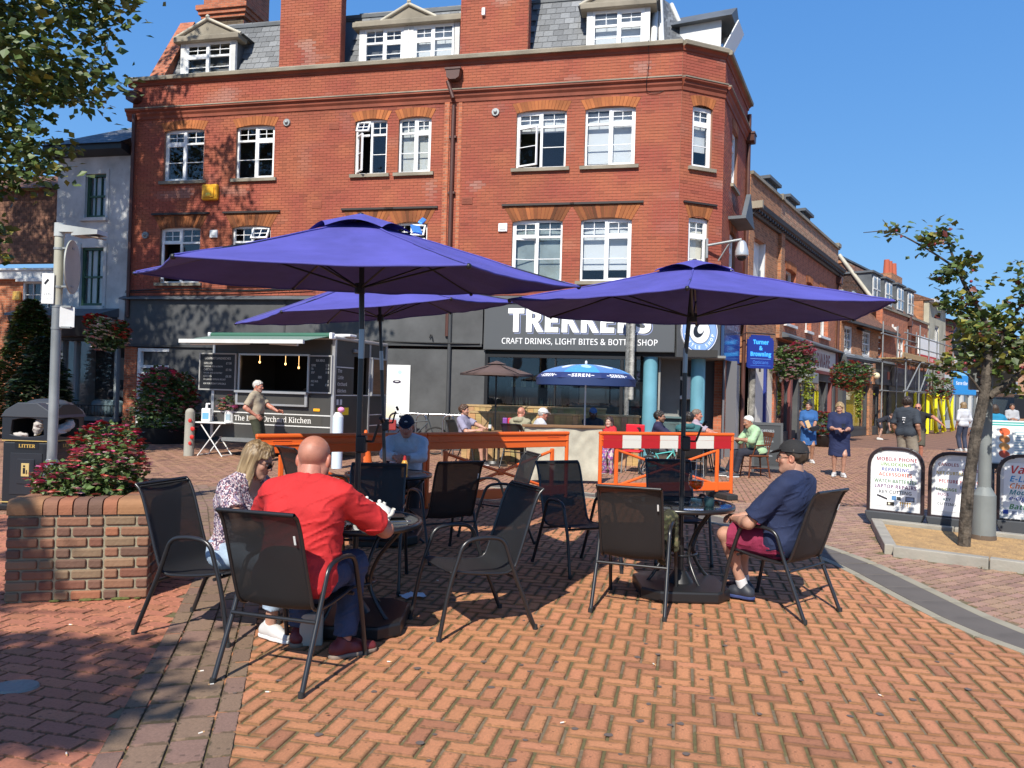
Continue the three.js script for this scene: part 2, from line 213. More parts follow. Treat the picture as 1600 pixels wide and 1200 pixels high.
{
  seed(11); const A = [], B = [], S = [], F = [], palA = [...pal([.60, .25, .125], 8, 1, .12), C(.46, .19, .10)], palB = pal([.52, .20, .112], 9, 2, .13), palS = pal([.40, .24, .17], 8, 3), palF = [...pal([.38, .20, .125], 8, 4, .16), C(.2, .1, .07)];
  const u = .1, L = 330;
  for (let i = -L; i < L; i++) for (let j = -320; j < 10; j++) {
    const k = (((i - j) % 4) + 4) % 4; if (k !== 0 && k !== 3) continue;
    const a = (k === 0 ? i + 1 : i + .5) * u, b = (k === 0 ? j + .5 : j + 1) * u, x = a * EX[0] + b * EZ[0], z = a * EX[1] + b * EZ[1];
    if (!inView(x, z)) continue;
    const l = xL(z), r = xR(z), rot = TH + (k === 0 ? 0 : PI / 2), far = z < -11.8, q = rnd();
    const ci = rnd() < .05 ? 8 : Math.floor(rnd() * 8), mi = Math.floor(rnd() * 3), wob = (rnd() - .5) * .03;
    if (far || (x < l + .02 && z < -9)) F.push({ x, z, a: rot + wob, l: .192, w: .092, c: palF[ci], ci, m: paverMats[mi].clean, r: q });
    else if (x > l + .47 && x < r + .04) { const soot = fbm(a * .13 % 1, (b * .13 + 40) % 1, 8, 51, 3) + (x > 1.5 ? .06 : 0); A.push({ x, z, a: rot + wob, l: .190, w: .090, c: palA[ci], ci, m: paverMats[soot > .52 ? 2 : soot > .44 ? 1 : mi % 2].dirty, r: q }); }
    else if (x > r + .54 && !inBed(x, z) && x < 20) S.push({ x, z, a: rot + PI / 4 + wob * .3, l: .19, w: .092, c: palS[ci], ci, m: paverMats[mi].clean, r: q, skip: true });
  }
  // right-hand side: small pinkish pavers in running bond, laid on the skew
  S.length = 0; for (let i = -160; i < 200; i++) for (let j = -260; j < 140; j++) { const a = (i + (j % 2) * .5) * .2, b = j * .1, c = Math.cos(.55), s = Math.sin(.55), x = a * c + b * s, z = -a * s + b * c; if (z < -11.8 || !inView(x, z) || x < xR(z) + .5 || inBed(x, z)) continue; const ci = Math.floor(rnd() * 8); S.push({ x, z, a: .55, l: .194, w: .094, c: palS[ci], ci, m: paverMats[ci % 3].clean, r: rnd() }); }
  for (let j = -120; j < -22; j++) for (let i = -70; i < 10; i++) { // left: larger pavers in stretcher bond
    const a = (i + (j & 1 ? .5 : 0) + h3(0, j, 4) * .1) * .222, b = j * .112, x = a * EX[0] + b * EZ[0], z = a * EX[1] + b * EZ[1];
    if (!inView(x, z) || x > xL(z) + .02 || z < -9) continue; const ci = Math.floor(rnd() * 8);
    B.push({ x, z, a: TH + (rnd() - .5) * .012, l: .216, w: .106, c: palB[ci], ci, m: paverMats[ci % 3].clean, r: rnd() });
  }
  const hp = paving('herringbone_pavement', A, 300, jointMat, box(14, .02, 26, .5, -.018, -14.5));
  { const gum = []; for (let i = 0; i < 240; i++) { const z = -rr(3, 11), x = rr(-.68, .68) * -z, r = rr(.008, .022); if (x < xL(z) + .5 || x > xR(z)) continue; const g = new THREE.CircleGeometry(r, 9), p = g.attributes.position; for (let j = 1; j < p.count; j++) { const k = .75 + .5 * h3(j % 9, i, 3); p.setXY(j, p.getX(j) * k, p.getY(j) * k); } gum.push(at(g, x, .0025, z, -PI / 2)); } P(hp, 'gum_spot', mk([.13, .1, .085], .8), gum).userData.kind = 'stuff'; }
  paving('red_brick_pavement', B, 160, jointMat, box(12, .02, 9, -8, -.0225, -5.5));
  paving('street_pavement', F, 0, mk([1, 1, 1], .9, { map: brickTex([.25, .125, .08], [.2, .1, .065], [.12, .09, .06], 44) }), box(120, .02, 70, 10, -.027, -46.5));
  paving('side_pavement', S, 120, bumpy([.2, .14, .1], .95), box(18, .02, 11, 12, -.0225, -7));
  // curved band of brown blocks on the left
  const W = [], palW = pal([.27, .17, .118], 8, 6, .14); let s = 0;
  for (let row = 0; row < 4; row++) for (let k = 0, z = -2.2 - row * .07; z > -12; k++) { const w = row === 1 || row === 2 ? .17 : .115, off = [.06, .205, .378, .522][row] - .03, dz = .23, z2 = z - dz * .5, dx = (xL(z2 - .1) - xL(z2 + .1)) / -.2, an = Math.atan2(1, dx); const x = xL(z2) + off; W.push({ x, z: z2, a: Math.atan(dx) + PI / 2, l: .222, w: w - .006, c: palW[(k * 5 + row * 3) % 8], ci: (k * 5 + row * 3) % 8, m: paverMats[k % 3].clean, r: rnd(), y: .004 }); z -= dz * Math.cos(Math.atan(dx)) * 1.02; }
  paving('brown_block_band', W, 150, jointMat);
  // grey channel with pale edging on the right
  const g = new THREE.Group(); g.name = 'paving_channel'; g.userData.kind = 'structure'; scene.add(g);
  const cur = new THREE.CatmullRomCurve3(bandIn.map((p) => V3(p[0], 0, p[1]))), len = cur.getLength(), pale = bumpy([.40, .36, .27], .9, .002, T.grime), dark = bumpy([.155, .135, .12], .92, .002, T.grime);
  const n = Math.round(len / .45); for (let i = 0; i < n; i++) { const p0 = cur.getPointAt(i / n), p1 = cur.getPointAt((i + 1) / n), d = p1.clone().sub(p0), l = d.length(), ux = d.x / l, uz = d.z / l, nx = -uz, nz = ux; // normal to the right
    const slab = (o0, o1, m, nm) => { const w = o1 - o0, o = (o0 + o1) / 2; const q = P(g, nm, m, rbox(l - .008, .03, w - .006, 0, 0, 0, .004)); q.position.set((p0.x + p1.x) / 2 + nx * o, -.009 - rnd() * .002, (p0.z + p1.z) / 2 + nz * o); q.rotation.y = -Math.atan2(uz, ux); };
    slab(0, .085, pale, 'edging_stone'); slab(.085, .40, dark, 'channel_block'); slab(.40, .50, pale, 'edging_stone'); }
  // tree bed with kerb
  const bed = new THREE.Group(); bed.name = 'tree_bed'; bed.userData.kind = 'structure'; scene.add(bed);
  const Q = (u, v) => [bedB[0] + bedD[0] * u + bedE[0] * v, bedB[1] + bedD[1] * u + bedE[1] * v], c0 = Q(.05, .05), c1 = Q(4.2, .05), c2 = Q(4.2, .95), c3 = Q(.05, .95);
  P(bed, 'bark_mulch', mk([1, 1, 1], 1, { map: tex(256, .5, (u, v) => { const n = fbm(u, v, 40, 3, 3), m = fbm(u, v, 6, 9); return [.30 + .34 * n * m * 1.6, .19 + .2 * n * m * 1.6, .095 + .1 * n * m]; }), bumpMap: T.bump, bumpScale: .02 }), at(new THREE.ExtrudeGeometry(shape([c0, c1, c2, c3].map(([x, z]) => [x, -z])), { depth: .05, bevelEnabled: false }), 0, 0, 0, -PI / 2));
  const kerb = (a, b, k) => { const d = [b[0] - a[0], b[1] - a[1]], L = Math.hypot(...d), m = Math.ceil(L / .95); for (let i = 0; i < m; i++) { const q = P(bed, 'kerb_stone', M.concrete, rbox(L / m - .008, .14, .12, 0, 0, 0, .012)); q.position.set(a[0] + d[0] * (i + .5) / m, .03 + k + rnd() * .004, a[1] + d[1] * (i + .5) / m); q.rotation.y = -Math.atan2(d[1], d[0]); } };
  kerb(Q(0, 0), Q(4.3, 0), 0); kerb(Q(-.02, .03), Q(-.02, 1), -.003); kerb(Q(0, 1), Q(4.3, 1), -.006);
}
// ---------- brick walls ----------
const BR = (() => { // unit brick: front face and four sides
  const g = new THREE.BoxGeometry(1, 1, 1).toNonIndexed(), p = g.attributes.position, keep = []; for (let t = 0; t < p.count; t += 3) { let back = true; for (let k = 0; k < 3; k++) if (p.getZ(t + k) > -.4) back = false; if (!back) for (let k = 0; k < 3; k++) keep.push(t + k); }
  const q = new THREE.BufferGeometry(); for (const a of ['position', 'normal', 'uv']) { const s = g.attributes[a], o = []; for (const i of keep) for (let c = 0; c < s.itemSize; c++) o.push(s.array[i * s.itemSize + c]); q.setAttribute(a, new THREE.Float32BufferAttribute(o, s.itemSize)); } return q;
})();
const brickFace = mk([1, 1, 1], .86, { map: tex(64, 0, (u, v) => .8 + .4 * (fbm(u, v, 12, 4, 3) - .35)), bumpMap: T.fine, bumpScale: .001 });
class Masonry { // collects wall panels; bricks are laid course by course around the openings
  constructor() { this.walls = []; this.bricks = []; }
  panel(M4, len, y0, y1, holes, colour, { x0 = 0, thick = .25, course = .075, bl = .225, back = true, face = true } = {}) {
    const s = shape([[x0, y0], [len, y0], [len, y1], [x0, y1]]); for (const h of holes) { const p = new THREE.Path(); [[h[0], h[2]], [h[1], h[2]], [h[1], h[3]], [h[0], h[3]]].forEach((q, i) => i ? p.lineTo(...q) : p.moveTo(...q)); p.closePath(); s.holes.push(p); }
    if (back) this.walls.push(new THREE.ExtrudeGeometry(s, { depth: thick, bevelEnabled: false }).translate(0, 0, -thick).applyMatrix4(M4));
    if (!face) return; const rows = Math.floor((y1 - y0) / course);
    for (let r = 0; r < rows; r++) {
      const ya = y0 + r * course, yb = ya + course; let iv = [[x0, len]];
      for (const h of holes) if (yb > h[2] + .015 && ya < h[3] - .015) iv = iv.flatMap(([a, b]) => h[1] <= a || h[0] >= b ? [[a, b]] : [[a, Math.min(b, h[0])], [Math.max(a, h[1]), b]].filter(([p, q]) => q - p > .03));
      const off = r % 2 ? bl / 2 : 0;
      for (const [a, b] of iv) for (let x = Math.floor((a - off) / bl) * bl + off; x < b; x += bl) { const p = Math.max(a, x), q = Math.min(b, x + bl); if (q - p < .025) continue; const c = colour((p + q) / 2, ya, r); this.bricks.push([new THREE.Matrix4().compose(V3((p + q) / 2, ya + course / 2, .003 + rnd() * .003), new THREE.Quaternion(), V3(q - p - .009, course - .009, .012)).premultiply(M4), c]); }
    }
  }
  build(parent, wallMat) {
    if (this.walls.length) P(parent, 'wall', wallMat, this.walls);
    const im = new THREE.InstancedMesh(BR, brickFace, this.bricks.length); this.bricks.forEach(([m, c], i) => { im.setMatrixAt(i, m); im.setColorAt(i, c); }); im.name = 'brickwork'; im.userData.kind = 'stuff'; im.castShadow = im.receiveShadow = true; parent.add(im);
  }
}
const redBrick = (x, y, r) => { const n = n3(x * .5, y * .6, 3), m = n3(x * 2.2, y * 2.2, 9), k = .96 + .1 * n + .09 * m + (rnd() - .5) * .14, o = rnd() < .04 ? .8 : 1; 
  const soot = 1 - .32 * clamp((y - 8.9) * 2.2, 0, 1) * clamp((9.4 - y) * 9, 0, 1) * (.6 + .6 * n3(x * 1.1, y, 7)) - .25 * clamp((4.9 - y) * 1.5, 0, 1) * (.5 + n3(x * .7, y, 4)), salt = clamp((n3(x * 1.6 + 3, y * 2.4, 21) - .52) * 3, 0, 1) * (y > 6.4 && y < 7.3 || y > 9.7 ? 1 : .25), q = k * o * soot;
  return C(lerp(.40 * q, .5, salt * .4), lerp(.107 * q * (1 + .14 * m), .4, salt * .35), lerp(.06 * q, .34, salt * .35)); };
const orangeBrick = (x, y) => { const k = .8 + rnd() * .45; return C(.46 * k, .15 * k, .04 * k); };
// casement window, white plastic: x0..x1, y0..y1 in the wall plane; lights: top vents over tall lights
function casement(parent, x0, x1, y0, y1, o = {}) {
  const w = sub(parent, 'window'), z = o.z ?? -.09, f = .055, W = x1 - x0, top = o.top ?? .27, mid = o.single ? [] : [(x0 + x1) / 2 + (o.shift ?? 0)], yt = y1 - (y1 - y0) * top, fr = [], bars = [], fm = o.frame ?? M.upvc;
  fr.push(bx(x0, x0 + f, y0, y1, z - .05, z + .02), bx(x1 - f, x1, y0, y1, z - .05, z + .02), bx(x0 + f, x1 - f, y1 - f, y1, z - .05, z + .018), bx(x0 + f, x1 - f, y0, y0 + f, z - .05, z + .018), bx(x0 + f, x1 - f, yt - f / 2, yt + f / 2, z - .05, z + .015));
  for (const m of mid) fr.push(bx(m - f * .6, m + f * .6, y0 + f, y1 - f, z - .048, z + .022));
  P(w, 'frame', fm, fr);
  const cells = [], xs = o.single ? [[x0 + f, x1 - f]] : [[x0 + f, mid[0] - f * .6], [mid[0] + f * .6, x1 - f]];
  xs.forEach(([a, b], i) => { cells.push([a, b, yt + f / 2, y1 - f, i, 1], [a, b, y0 + f, yt - f / 2, i, 0]); });
  for (const [a, b, c, d, i, t] of cells) {
    const sash = o.sash === i || o.sash === 2, gs = [], g2 = [], s = sash ? .04 : .0, cx = (a + b) / 2, cy = (c + d) / 2, open = t ? (o.openTop === i) : (o.open === i);
    if (s) gs.push(bx(a, a + s, c, d, -.02, .03), bx(b - s, b, c, d, -.02, .03), bx(a + s, b - s, d - s, d, -.02, .028), bx(a + s, b - s, c, c + s, -.02, .028));
    const bw = .009; if (t) { gs.push(bx(cx - bw, cx + bw, c + s, d - s, -.012, .012), bx(a + s, b - s, cy - bw, cy + bw, -.01, .01)); } else gs.push(bx(a + s, b - s, cy - bw, cy + bw, -.01, .012));
    g2.push(bx(a + s, b - s, c + s, d - s, -.003, .003)); let gg = [gs, g2];
    const mv = open ? (t ? mat4(0, d, z + .03, -.45).multiply(mat4(0, -d, 0)) : mat4(i ? b : a, 0, z + .03, 0, (i ? 1 : -1) * (o.ang ?? .9)).multiply(mat4(-(i ? b : a), 0, 0))) : mat4(0, 0, z - .015);
    P(w, s ? 'sash' : 'glazing_bar', fm, gs.map((g) => g.applyMatrix4(mv))); P(w, 'pane', M.glass, g2.map((g) => g.applyMatrix4(mv)));
  }
  if (o.sill !== false) P(w, 'sill', o.sillMat ?? M.stone, bx(x0 - .11, x1 + .11, y0 - .09, y0 - .002, -.12, .09));
  if (o.curtain) P(w, 'net_curtain', o.curtain, bx(x0 + .05, x1 - .05, y0 + .06, y1 - .07, z - .14, z - .135));
  if (o.blind) P(w, 'blind', M.blind, bx(x0 + .05, x1 - .05, y0 + (y1 - y0) * o.blind, y1 - .07, z - .16, z - .15));
  return w;
}
function flatArch(parent, x0, x1, y, h, o = {}) { // gauged brick arch, splayed, with a shallow cambered soffit
  const n = Math.max(9, Math.round((x1 - x0) / .085)), gs = [], sp = o.splay ?? .16, cam = .07;
  for (let i = 0; i < n; i++) { const e = .05, a = (i + e) / n, b = (i + 1 - e) / n, X = (t, u) => lerp(x0, x1, t) + (t - .5) * 2 * sp * u, cy = (t) => y - .05 + cam * (1 - Math.pow(2 * t - 1, 2)), top = (t) => y + h + (o.flat ? 0 : cam * .9 * (1 - Math.pow(2 * t - 1, 2)));
    const g = ext([[X(a, 0), cy(a)], [X(b, 0), cy(b)], [X(b, 1), top(b)], [X(a, 1), top(a)]], .03 + rnd() * .004, 0, 0, -.012), k = .75 + rnd() * .5, s = o.soot ? .35 + .65 * rnd() : 1, c = [.46 * k * s, .15 * k * s, .045 * k * s], cc = new Float32Array(g.attributes.position.count * 3); for (let q = 0; q < cc.length; q++) cc[q] = c[q % 3]; g.setAttribute('color', new THREE.BufferAttribute(cc, 3)); gs.push(g); }
  return P(parent, 'window_arch', M.arch, gs);
}
M.arch = mk([1, 1, 1], .85, { vertexColors: true, map: T.grime });
function slates(parent, M4, w, h, holes, { name = 'slating', course = .21, sw = .27, base = [.23, .24, .25], v = .5 } = {}) { // overlapping slates on a sloping plane (x right, y up the slope, z out)
  const l = []; const rows = Math.ceil(h / course);
  for (let r = 0; r < rows; r++) for (let x = (r % 2 ? -sw / 2 : 0); x < w; x += sw) { const a = Math.max(0, x), b = Math.min(w, x + sw), y = r * course; if (b - a < .04 || holes.some((q) => (a + b) / 2 > q[0] && (a + b) / 2 < q[1] && y + course * .5 > q[2] && y + course * .5 < q[3])) continue; const k = .75 + rnd() * v, n = .9 + .35 * n3(x * .9, y * .4, 5); l.push([mat4((a + b) / 2, y + course * .5, .012 + rnd() * .004, -.05, 0, (rnd() - .5) * .012, [b - a - .008, course + .015, .01]).premultiply(M4), C(base[0] * k * n, base[1] * k * n, base[2] * k * n)]); }
  const im = new THREE.InstancedMesh(BR, brickFace, l.length); l.forEach(([m, c], i) => { im.setMatrixAt(i, m); im.setColorAt(i, c); }); im.name = name; im.userData.kind = 'stuff'; im.castShadow = im.receiveShadow = true; parent.add(im);
}
// ---------- the corner building ----------
{
  seed(21);
  const b = thing('corner_building', 'four storey red brick corner building with white windows above a dark grey shop front', 'building', [-11.5, 0, -22.77], TH);
  const mas = new Masonry(), I4 = mat4(0, 0, 0), W2 = [[1.11, 2.42], [3.46, 4.67], [7.13, 8.07], [8.41, 9.34], [11.71, 13.04], [13.53, 14.82]], y20 = 7.5, y21 = 9.02, y10 = 4.52, y11 = 6.14;
  const LEN = 15.96, c2 = [17.04, -.73], c3 = [17.89, -4.5], chA = Math.atan2(.73, 1.08), chL = Math.hypot(1.08, .73), sdA = Math.atan2(3.77, .85), sdL = Math.hypot(.85, 3.77);
  const holes = [...W2.map(([a, c]) => [a, c, y20, y21]), ...W2.map(([a, c]) => [a - .04, c - .03, y10 + .0, y11])];
  const MC = mat4(LEN, 0, 0, 0, chA), MS = mat4(c2[0], 0, c2[1], 0, sdA);
  mas.panel(I4, LEN, 4.15, 10.46, holes, redBrick);
  mas.panel(MC, chL, 4.15, 10.46, [[.34, .94, y20 - .04, y21 + .06], [.3, .9, y10, y11 + .05]], redBrick);
  mas.panel(MS, sdL, 4.15, 10.46, [[1.25, 2.15, y20 - .05, y21], [1.2, 2.2, y10, y11 + .1]], redBrick);
  mas.panel(mat4(-.003, 0, -5, 0, -PI / 2), 5, 0, 10.46, [], redBrick);
  // chimney breasts rising through the roof
  for (const [a, c, top] of [[4.72, 6.58, 15], [10.08, 11.94, 15]]) { mas.panel(mat4(0, 0, -.03), c, 10.66, top, [], redBrick, { x0: a }); mas.panel(mat4(c - .002, 0, -.03, 0, PI / 2), .3, 10.66, top, [], redBrick); mas.panel(mat4(a + .002, 0, -.33, 0, -PI / 2), .3, 10.66, top, [], redBrick); P(b, 'chimney', M.mortar, bx(a + .26, c - .26, 10.5, top - .01, -.4, -.29)); }
  // left party-wall gable with its chimney
  mas.panel(mat4(.45, 0, -.55), .5, 10.6, 10.66, [], redBrick);
  const gab = [[-.12, 10.6], [-1.5, 12.9], [-3.2, 12.9], [-3.2, 10.6]];
  P(b, 'gable_wall', M.brickRed, [ext(gab.map(([z, y]) => [z, y]), .42, 0, 0, 0, 0, 0, 0).applyMatrix4(mat4(.88, 0, 0, 0, -PI / 2)), at(box(.5, .06, 2.7), .67, 11.78, -.8, 1.03)]);
  mas.panel(mat4(0, 0, -1.9), 2.35, 11.4, 13.2, [], (x, y) => { const k = .5 + rnd() * .4; return C(.22 * k, .16 * k, .1 * k); }, { x0: 1.0 });
  mas.panel(mat4(2.35, 0, -1.9, 0, PI / 2), 1.4, 11.4, 13.2, [], redBrick); P(b, 'chimney', M.brickRed, [bx(.9, 2.45, 13.2, 13.32, -3.4, -1.8), bx(.84, 2.51, 13.32, 13.45, -3.46, -1.74), bx(.78, 2.57, 13.45, 13.6, -3.5, -1.68), bx(.95, 2.4, 13.6, 14.6, -3.3, -1.86)]);
  mas.build(b, M.mortar);
  // rooms seen through the panes
  P(b, 'dark_room', M.darkroom, [bx(.3, LEN, 4.2, 10.3, -1.5, -1.4), bx(.3, 15.6, 4.2, 4.26, -1.4, -.27), bx(.3, 15.6, 6.8, 6.9, -1.4, -.27), box(.1, 6, 4, 16.2, 7.2, -3.3, 0, .2)]);
  P(b, 'back_wall', M.brickRed, [bx(-.02, LEN, 0, 10.6, -9, -8.8), bx(LEN, 17.6, 0, 10.6, -9, -4.7)]);
  // string course, coping following front, splay and side
  const runs = [[I4, 0, LEN], [MC, 0, chL], [MS, 0, sdL]], prof = (pts) => runs.map(([m, a, c], i) => { const e0 = i ? -.02 : -.16, e1 = .03; return ext(pts, c - a - e0 + e1, 0, 0, 0).applyMatrix4(mat4(a + e0, 0, 0, 0, PI / 2, 0, [-1, 1, 1])).applyMatrix4(m); });
  const trim = (pts, mat, name) => { const gs = []; runs.forEach(([m, a, c], i) => { const e0 = i ? 0 : -.16; let g = new THREE.ExtrudeGeometry(shape(pts), { depth: c - a - e0, bevelEnabled: false }); g.applyMatrix4(new THREE.Matrix4().makeBasis(V3(0, 0, 1), V3(0, 1, 0), V3(-1, 0, 0))); g.applyMatrix4(new THREE.Matrix4().makeTranslation(c, 0, 0)); gs.push(g.applyMatrix4(m)); }); P(b, name, mat, gs); };
  trim([[-.1, 9.36], [.035, 9.36], [.045, 9.44], [.09, 9.5], [.1, 9.56], [.16, 9.6], [.16, 9.64], [-.1, 9.7]], M.terracotta, 'string_course');
  trim([[.02, 9.645], [.175, 9.645], [.175, 9.675], [.02, 9.72]], M.stone, 'string_course');
  trim([[-.1, 10.36], [.04, 10.36], [.05, 10.42], [.11, 10.47], [-.1, 10.47]], M.terracotta, 'coping');
  trim([[-.45, 10.475], [.17, 10.475], [.18, 10.56], [.14, 10.6], [-.45, 10.64]], M.stone, 'coping');
  // windows
  const cu = mk([.55, .6, .6], .9, { transmission: .3, thickness: 0 }), cw = mk([.62, .62, .55], .9), cp = mk([.35, .45, .47], .9, { transmission: .25, thickness: 0, map: T.grime });
  const o2 = [{ sash: 0 }, { sash: 1 }, { sash: 0, open: 0, openTop: 0, ang: .8 }, { sash: 1, curtain: cu }, { sash: 0, open: 0, ang: .35, blind: .66 }, { sash: 1, blind: .08 }], o1 = [{ sash: 0, open: 0, ang: .9 }, { sash: 1, openTop: 1 }, { sash: 0 }, { sash: 1, openTop: 1, open: 1, ang: .5 }, { sash: 0, open: 0, ang: -.3, curtain: cp }, { sash: 1, blind: .2 }];
  W2.forEach(([a, c], i) => { casement(b, a, c, y20, y21, o2[i]); flatArch(b, a, c, y21, .2, { splay: .13 }); casement(b, a - .04, c - .03, y10, y11, o1[i]); flatArch(b, a - .04, c - .03, y11, .36, { splay: .24, flat: 1, soot: 1 }); P(b, 'drip_mould', M.iron, bx(a - .33, c + .26, y11 + .37, y11 + .425, -.02, .07)); });
  for (const [m, a, c, e] of [[MC, .34, .94, 0], [MS, 1.25, 2.15, 0]]) { const g = sub(b, 'window_bay'); g.applyMatrix4(m); const t = new THREE.Group();
    const w = casement(g, a, c, y20 - .04, y21 + (e ? 0 : .0), { single: true, sash: 0, blind: .3 }); b.add(w); w.applyMatrix4(m); const ar = flatArch(g, a, c, y21 + .02, .2, { splay: .1 }); b.add(ar); ar.applyMatrix4(m);
    const w1 = casement(g, a - .04, c - .04, y10, y11 + .03, { single: true, sash: 0, curtain: cw }); b.add(w1); w1.applyMatrix4(m); const a1 = flatArch(g, a - .04, c - .04, y11 + .05, .3, { splay: .14, soot: 1, flat: 1 }); b.add(a1); a1.applyMatrix4(m); b.remove(g); }
  P(b, 'drip_mould', M.iron, box(1.0, .05, .09, .62, y11 + .4, .02).applyMatrix4(MC));
  P(b, 'window_hood', M.lead, [ext([[-.75, 0], [.75, 0], [0, .75]], .12, 1.7, 6.5, .35).applyMatrix4(MS), box(1.6, .08, .55, 1.7, 6.46, .2).applyMatrix4(MS)]);
  // mansard roof
  const zb = -.42, yb = 10.55, zt = -1.25, yt = 12.5, sl = Math.hypot(zt - zb, yt - yb), ta = -Math.atan2(zb - zt, yt - yb);
  const MM = mat4(.88, yb, zb, ta), dorm = [[1.28, 3.1], [7.0, 9.95], [13.45, 15.1]];
  slates(b, MM, 15.2 - .88, sl, [[4.72 - .88, 6.58 - .88, -1, 9], [10.08 - .88, 11.94 - .88, -1, 9], ...dorm.map(([p, q]) => [p - .88 + .03, q - .88 - .03, -1, 1.05])]);
  P(b, 'roof', M.lead, [bx(.88, 15.2, 12.44, 12.52, -8.8, -1.22), ext([[zb - .02, yb], [zt - .02, yt], [-8, yt], [-8, yb]], 14.3, 0, 0, 0).applyMatrix4(new THREE.Matrix4().makeBasis(V3(0, 0, 1), V3(0, 1, 0), V3(-1, 0, 0)).setPosition(15.2, 0, 0)), bx(.88, 15.2, 12.5, 12.6, -1.35, -1.2)]);
  // hipped splay end with white flashings
  P(b, 'roof', M.tileSlate, (() => { const p = [[15.2, yb, zb], [16.3, yb, -1.1], [15.6, yt, -1.9], [15.2, yt, zt], [17.2, yb, -4.6], [16.2, yt, -4.6]], f = [0, 1, 2, 0, 2, 3, 1, 4, 5, 1, 5, 2], g = new THREE.BufferGeometry(); g.setAttribute('position', new THREE.Float32BufferAttribute(f.flatMap((i) => p[i]), 3)); g.computeVertexNormals(); return g; })());
  PS(b, 'roof_flashing', M.white, [bar([15.2, yb, zb + .04], [15.2, yt, zt + .04], .09), bar([15.42, yb, zb - .06], [15.3, yt, zt - .04], .08), bar([16.3, yb, -1.08], [15.6, yt, -1.88], .06)]);
  dorm.forEach(([x0, x1], i) => { // dormers
    const d = sub(b, 'dormer'), zf = -.36, y0 = 10.64, y1 = 11.72, two = i === 1, wins = two ? [[x0 + .16, (x0 + x1) / 2 - .14], [(x0 + x1) / 2 + .14, x1 - .16]] : [[x0 + .16, x1 - .14]];
    PS(d, 'cheek', M.lead, [bx(x0 + .02, x0 + .08, y0, y1, -1.5, zf - .01), bx(x1 - .08, x1 - .02, y0, y1, -1.5, zf - .01)]);
    const fr = [bx(x0, x0 + .16, y0, y1, zf - .1, zf), bx(x1 - .14, x1, y0, y1, zf - .1, zf)]; if (two) fr.push(bx((x0 + x1) / 2 - .14, (x0 + x1) / 2 + .14, y0, y1, zf - .1, zf + .01), bx((x0 + x1) / 2 - .012, (x0 + x1) / 2 + .012, y0, y1, zf, zf + .03)); P(d, 'frame', M.white, fr);
    const xc = (x0 + x1) / 2, gw = two ? .85 : (x1 - x0) / 2 + .2, rise = two ? .42 : .5, ye = y1 + .1, yg = y1 + .17;
    P(d, 'eaves', M.stone, [rbox(x1 - x0 + .34, .16, .5, xc, y1 + .08, zf - .1, .03), bx(x0 - .1, x1 + .1, y1 + .15, y1 + .2, -1.6, zf + .1)]);
    P(d, 'pediment', M.stone, ext([[xc - gw + .1, yg], [xc + gw - .1, yg], [xc, yg + rise]], .06, 0, 0, zf - .02));
    P(d, 'gable_trim', M.cream, [bar([xc - gw, yg - .02, zf + .06], [xc, yg + rise, zf + .06], .05, 6), bar([xc + gw, yg - .02, zf + .06], [xc, yg + rise, zf + .06], .05, 6), sph(.06, xc, yg + rise + .06, zf + .06)]);
    P(d, 'dormer_roof', M.lead, ext([[xc - gw - .05, yg], [xc + gw + .05, yg], [xc, yg + rise + .07]], 1.5, 0, 0, zf - 1.5));
    for (const [a, c] of wins) { const w = casement(d, a, c, y0, y1, { z: zf - .03, sash: i === 0 ? 0 : i === 1 && a > xc ? 0 : 1, sill: false, top: .38, blind: i === 1 && a > xc || i === 2 ? .05 : 0 }); for (const m of [...w.children]) { d.add(m); m.name = { frame: 'window_frame', sash: 'window_sash', pane: 'window_pane' }[m.name] ?? m.name; } d.remove(w); }
    P(d, 'dark_room', M.darkroom, bx(x0 + .09, x1 - .09, y0 + .02, y1 - .02, -1.3, -1.2));
  });
  { const d = sub(b, 'dormer'); d.applyMatrix4(MS); PS(d, 'cheek', M.white, [bx(.35, .42, 10.64, 11.6, -1.3, -.2), bx(1.5, 1.56, 10.64, 11.6, -1.3, -.2)]); P(d, 'dormer_roof', M.lead, [ext([[.15, 11.6], [1.76, 11.6], [.95, 12.15]], 1.6, 0, 0, -1.5)]); P(d, 'frame', M.upvc, [bx(.42, 1.5, 10.64, 10.72, -.3, -.22), bx(.42, .5, 10.72, 11.6, -.3, -.22), bx(1.42, 1.5, 10.72, 11.6, -.3, -.22), box(.9, .9, .03, .96, 11.2, .0, .5)]); P(d, 'window_pane', M.glass, bx(.5, 1.42, 10.72, 11.6, -.28, -.27)); P(d, 'dark_room', M.darkroom, bx(.43, 1.49, 10.65, 11.6, -1.2, -1.1)); }
  // downpipes and hoppers
  const hop = (x, z, y) => [ext([[-.2, .26], [.2, .26], [.17, .06], [.08, 0], [-.08, 0], [-.17, .06]], .24, x, y, z), bx(x - .22, x + .22, y + .26, y + .31, z - .02, z + .26)];
  P(b, 'downpipe', M.pipe, [cyl(.055, .055, 6.2, 9.98, 6.15, .085, 10), hop(9.98, .02, 9.9), cyl(.055, .055, .5, 9.9, 9.65, .16, 8, 0, 0, .35), [5.2, 6.9, 8.4].map((y) => rbox(.2, .07, .1, 9.98, y, .06, .01))]);
  PS(b, 'downpipe', M.pipe, [[cyl(.055, .055, 6, .12, 6.5, .1, 10), hop(.12, .02, 9.85)], [cyl(.06, .06, 10.2, 0, 5.1, 0, 10).applyMatrix4(mat4(sdL - .12, 0, .08)).applyMatrix4(MS), hop(sdL - .12, .02, 9.3).map((g) => g.applyMatrix4(MS))]]);
  PS(b, 'pilaster', M.brickRed, [bx(9.72, 9.86, 4.15, 9.36, .0, .05), bx(10.1, 10.2, 4.15, 9.36, 0, .02)]);
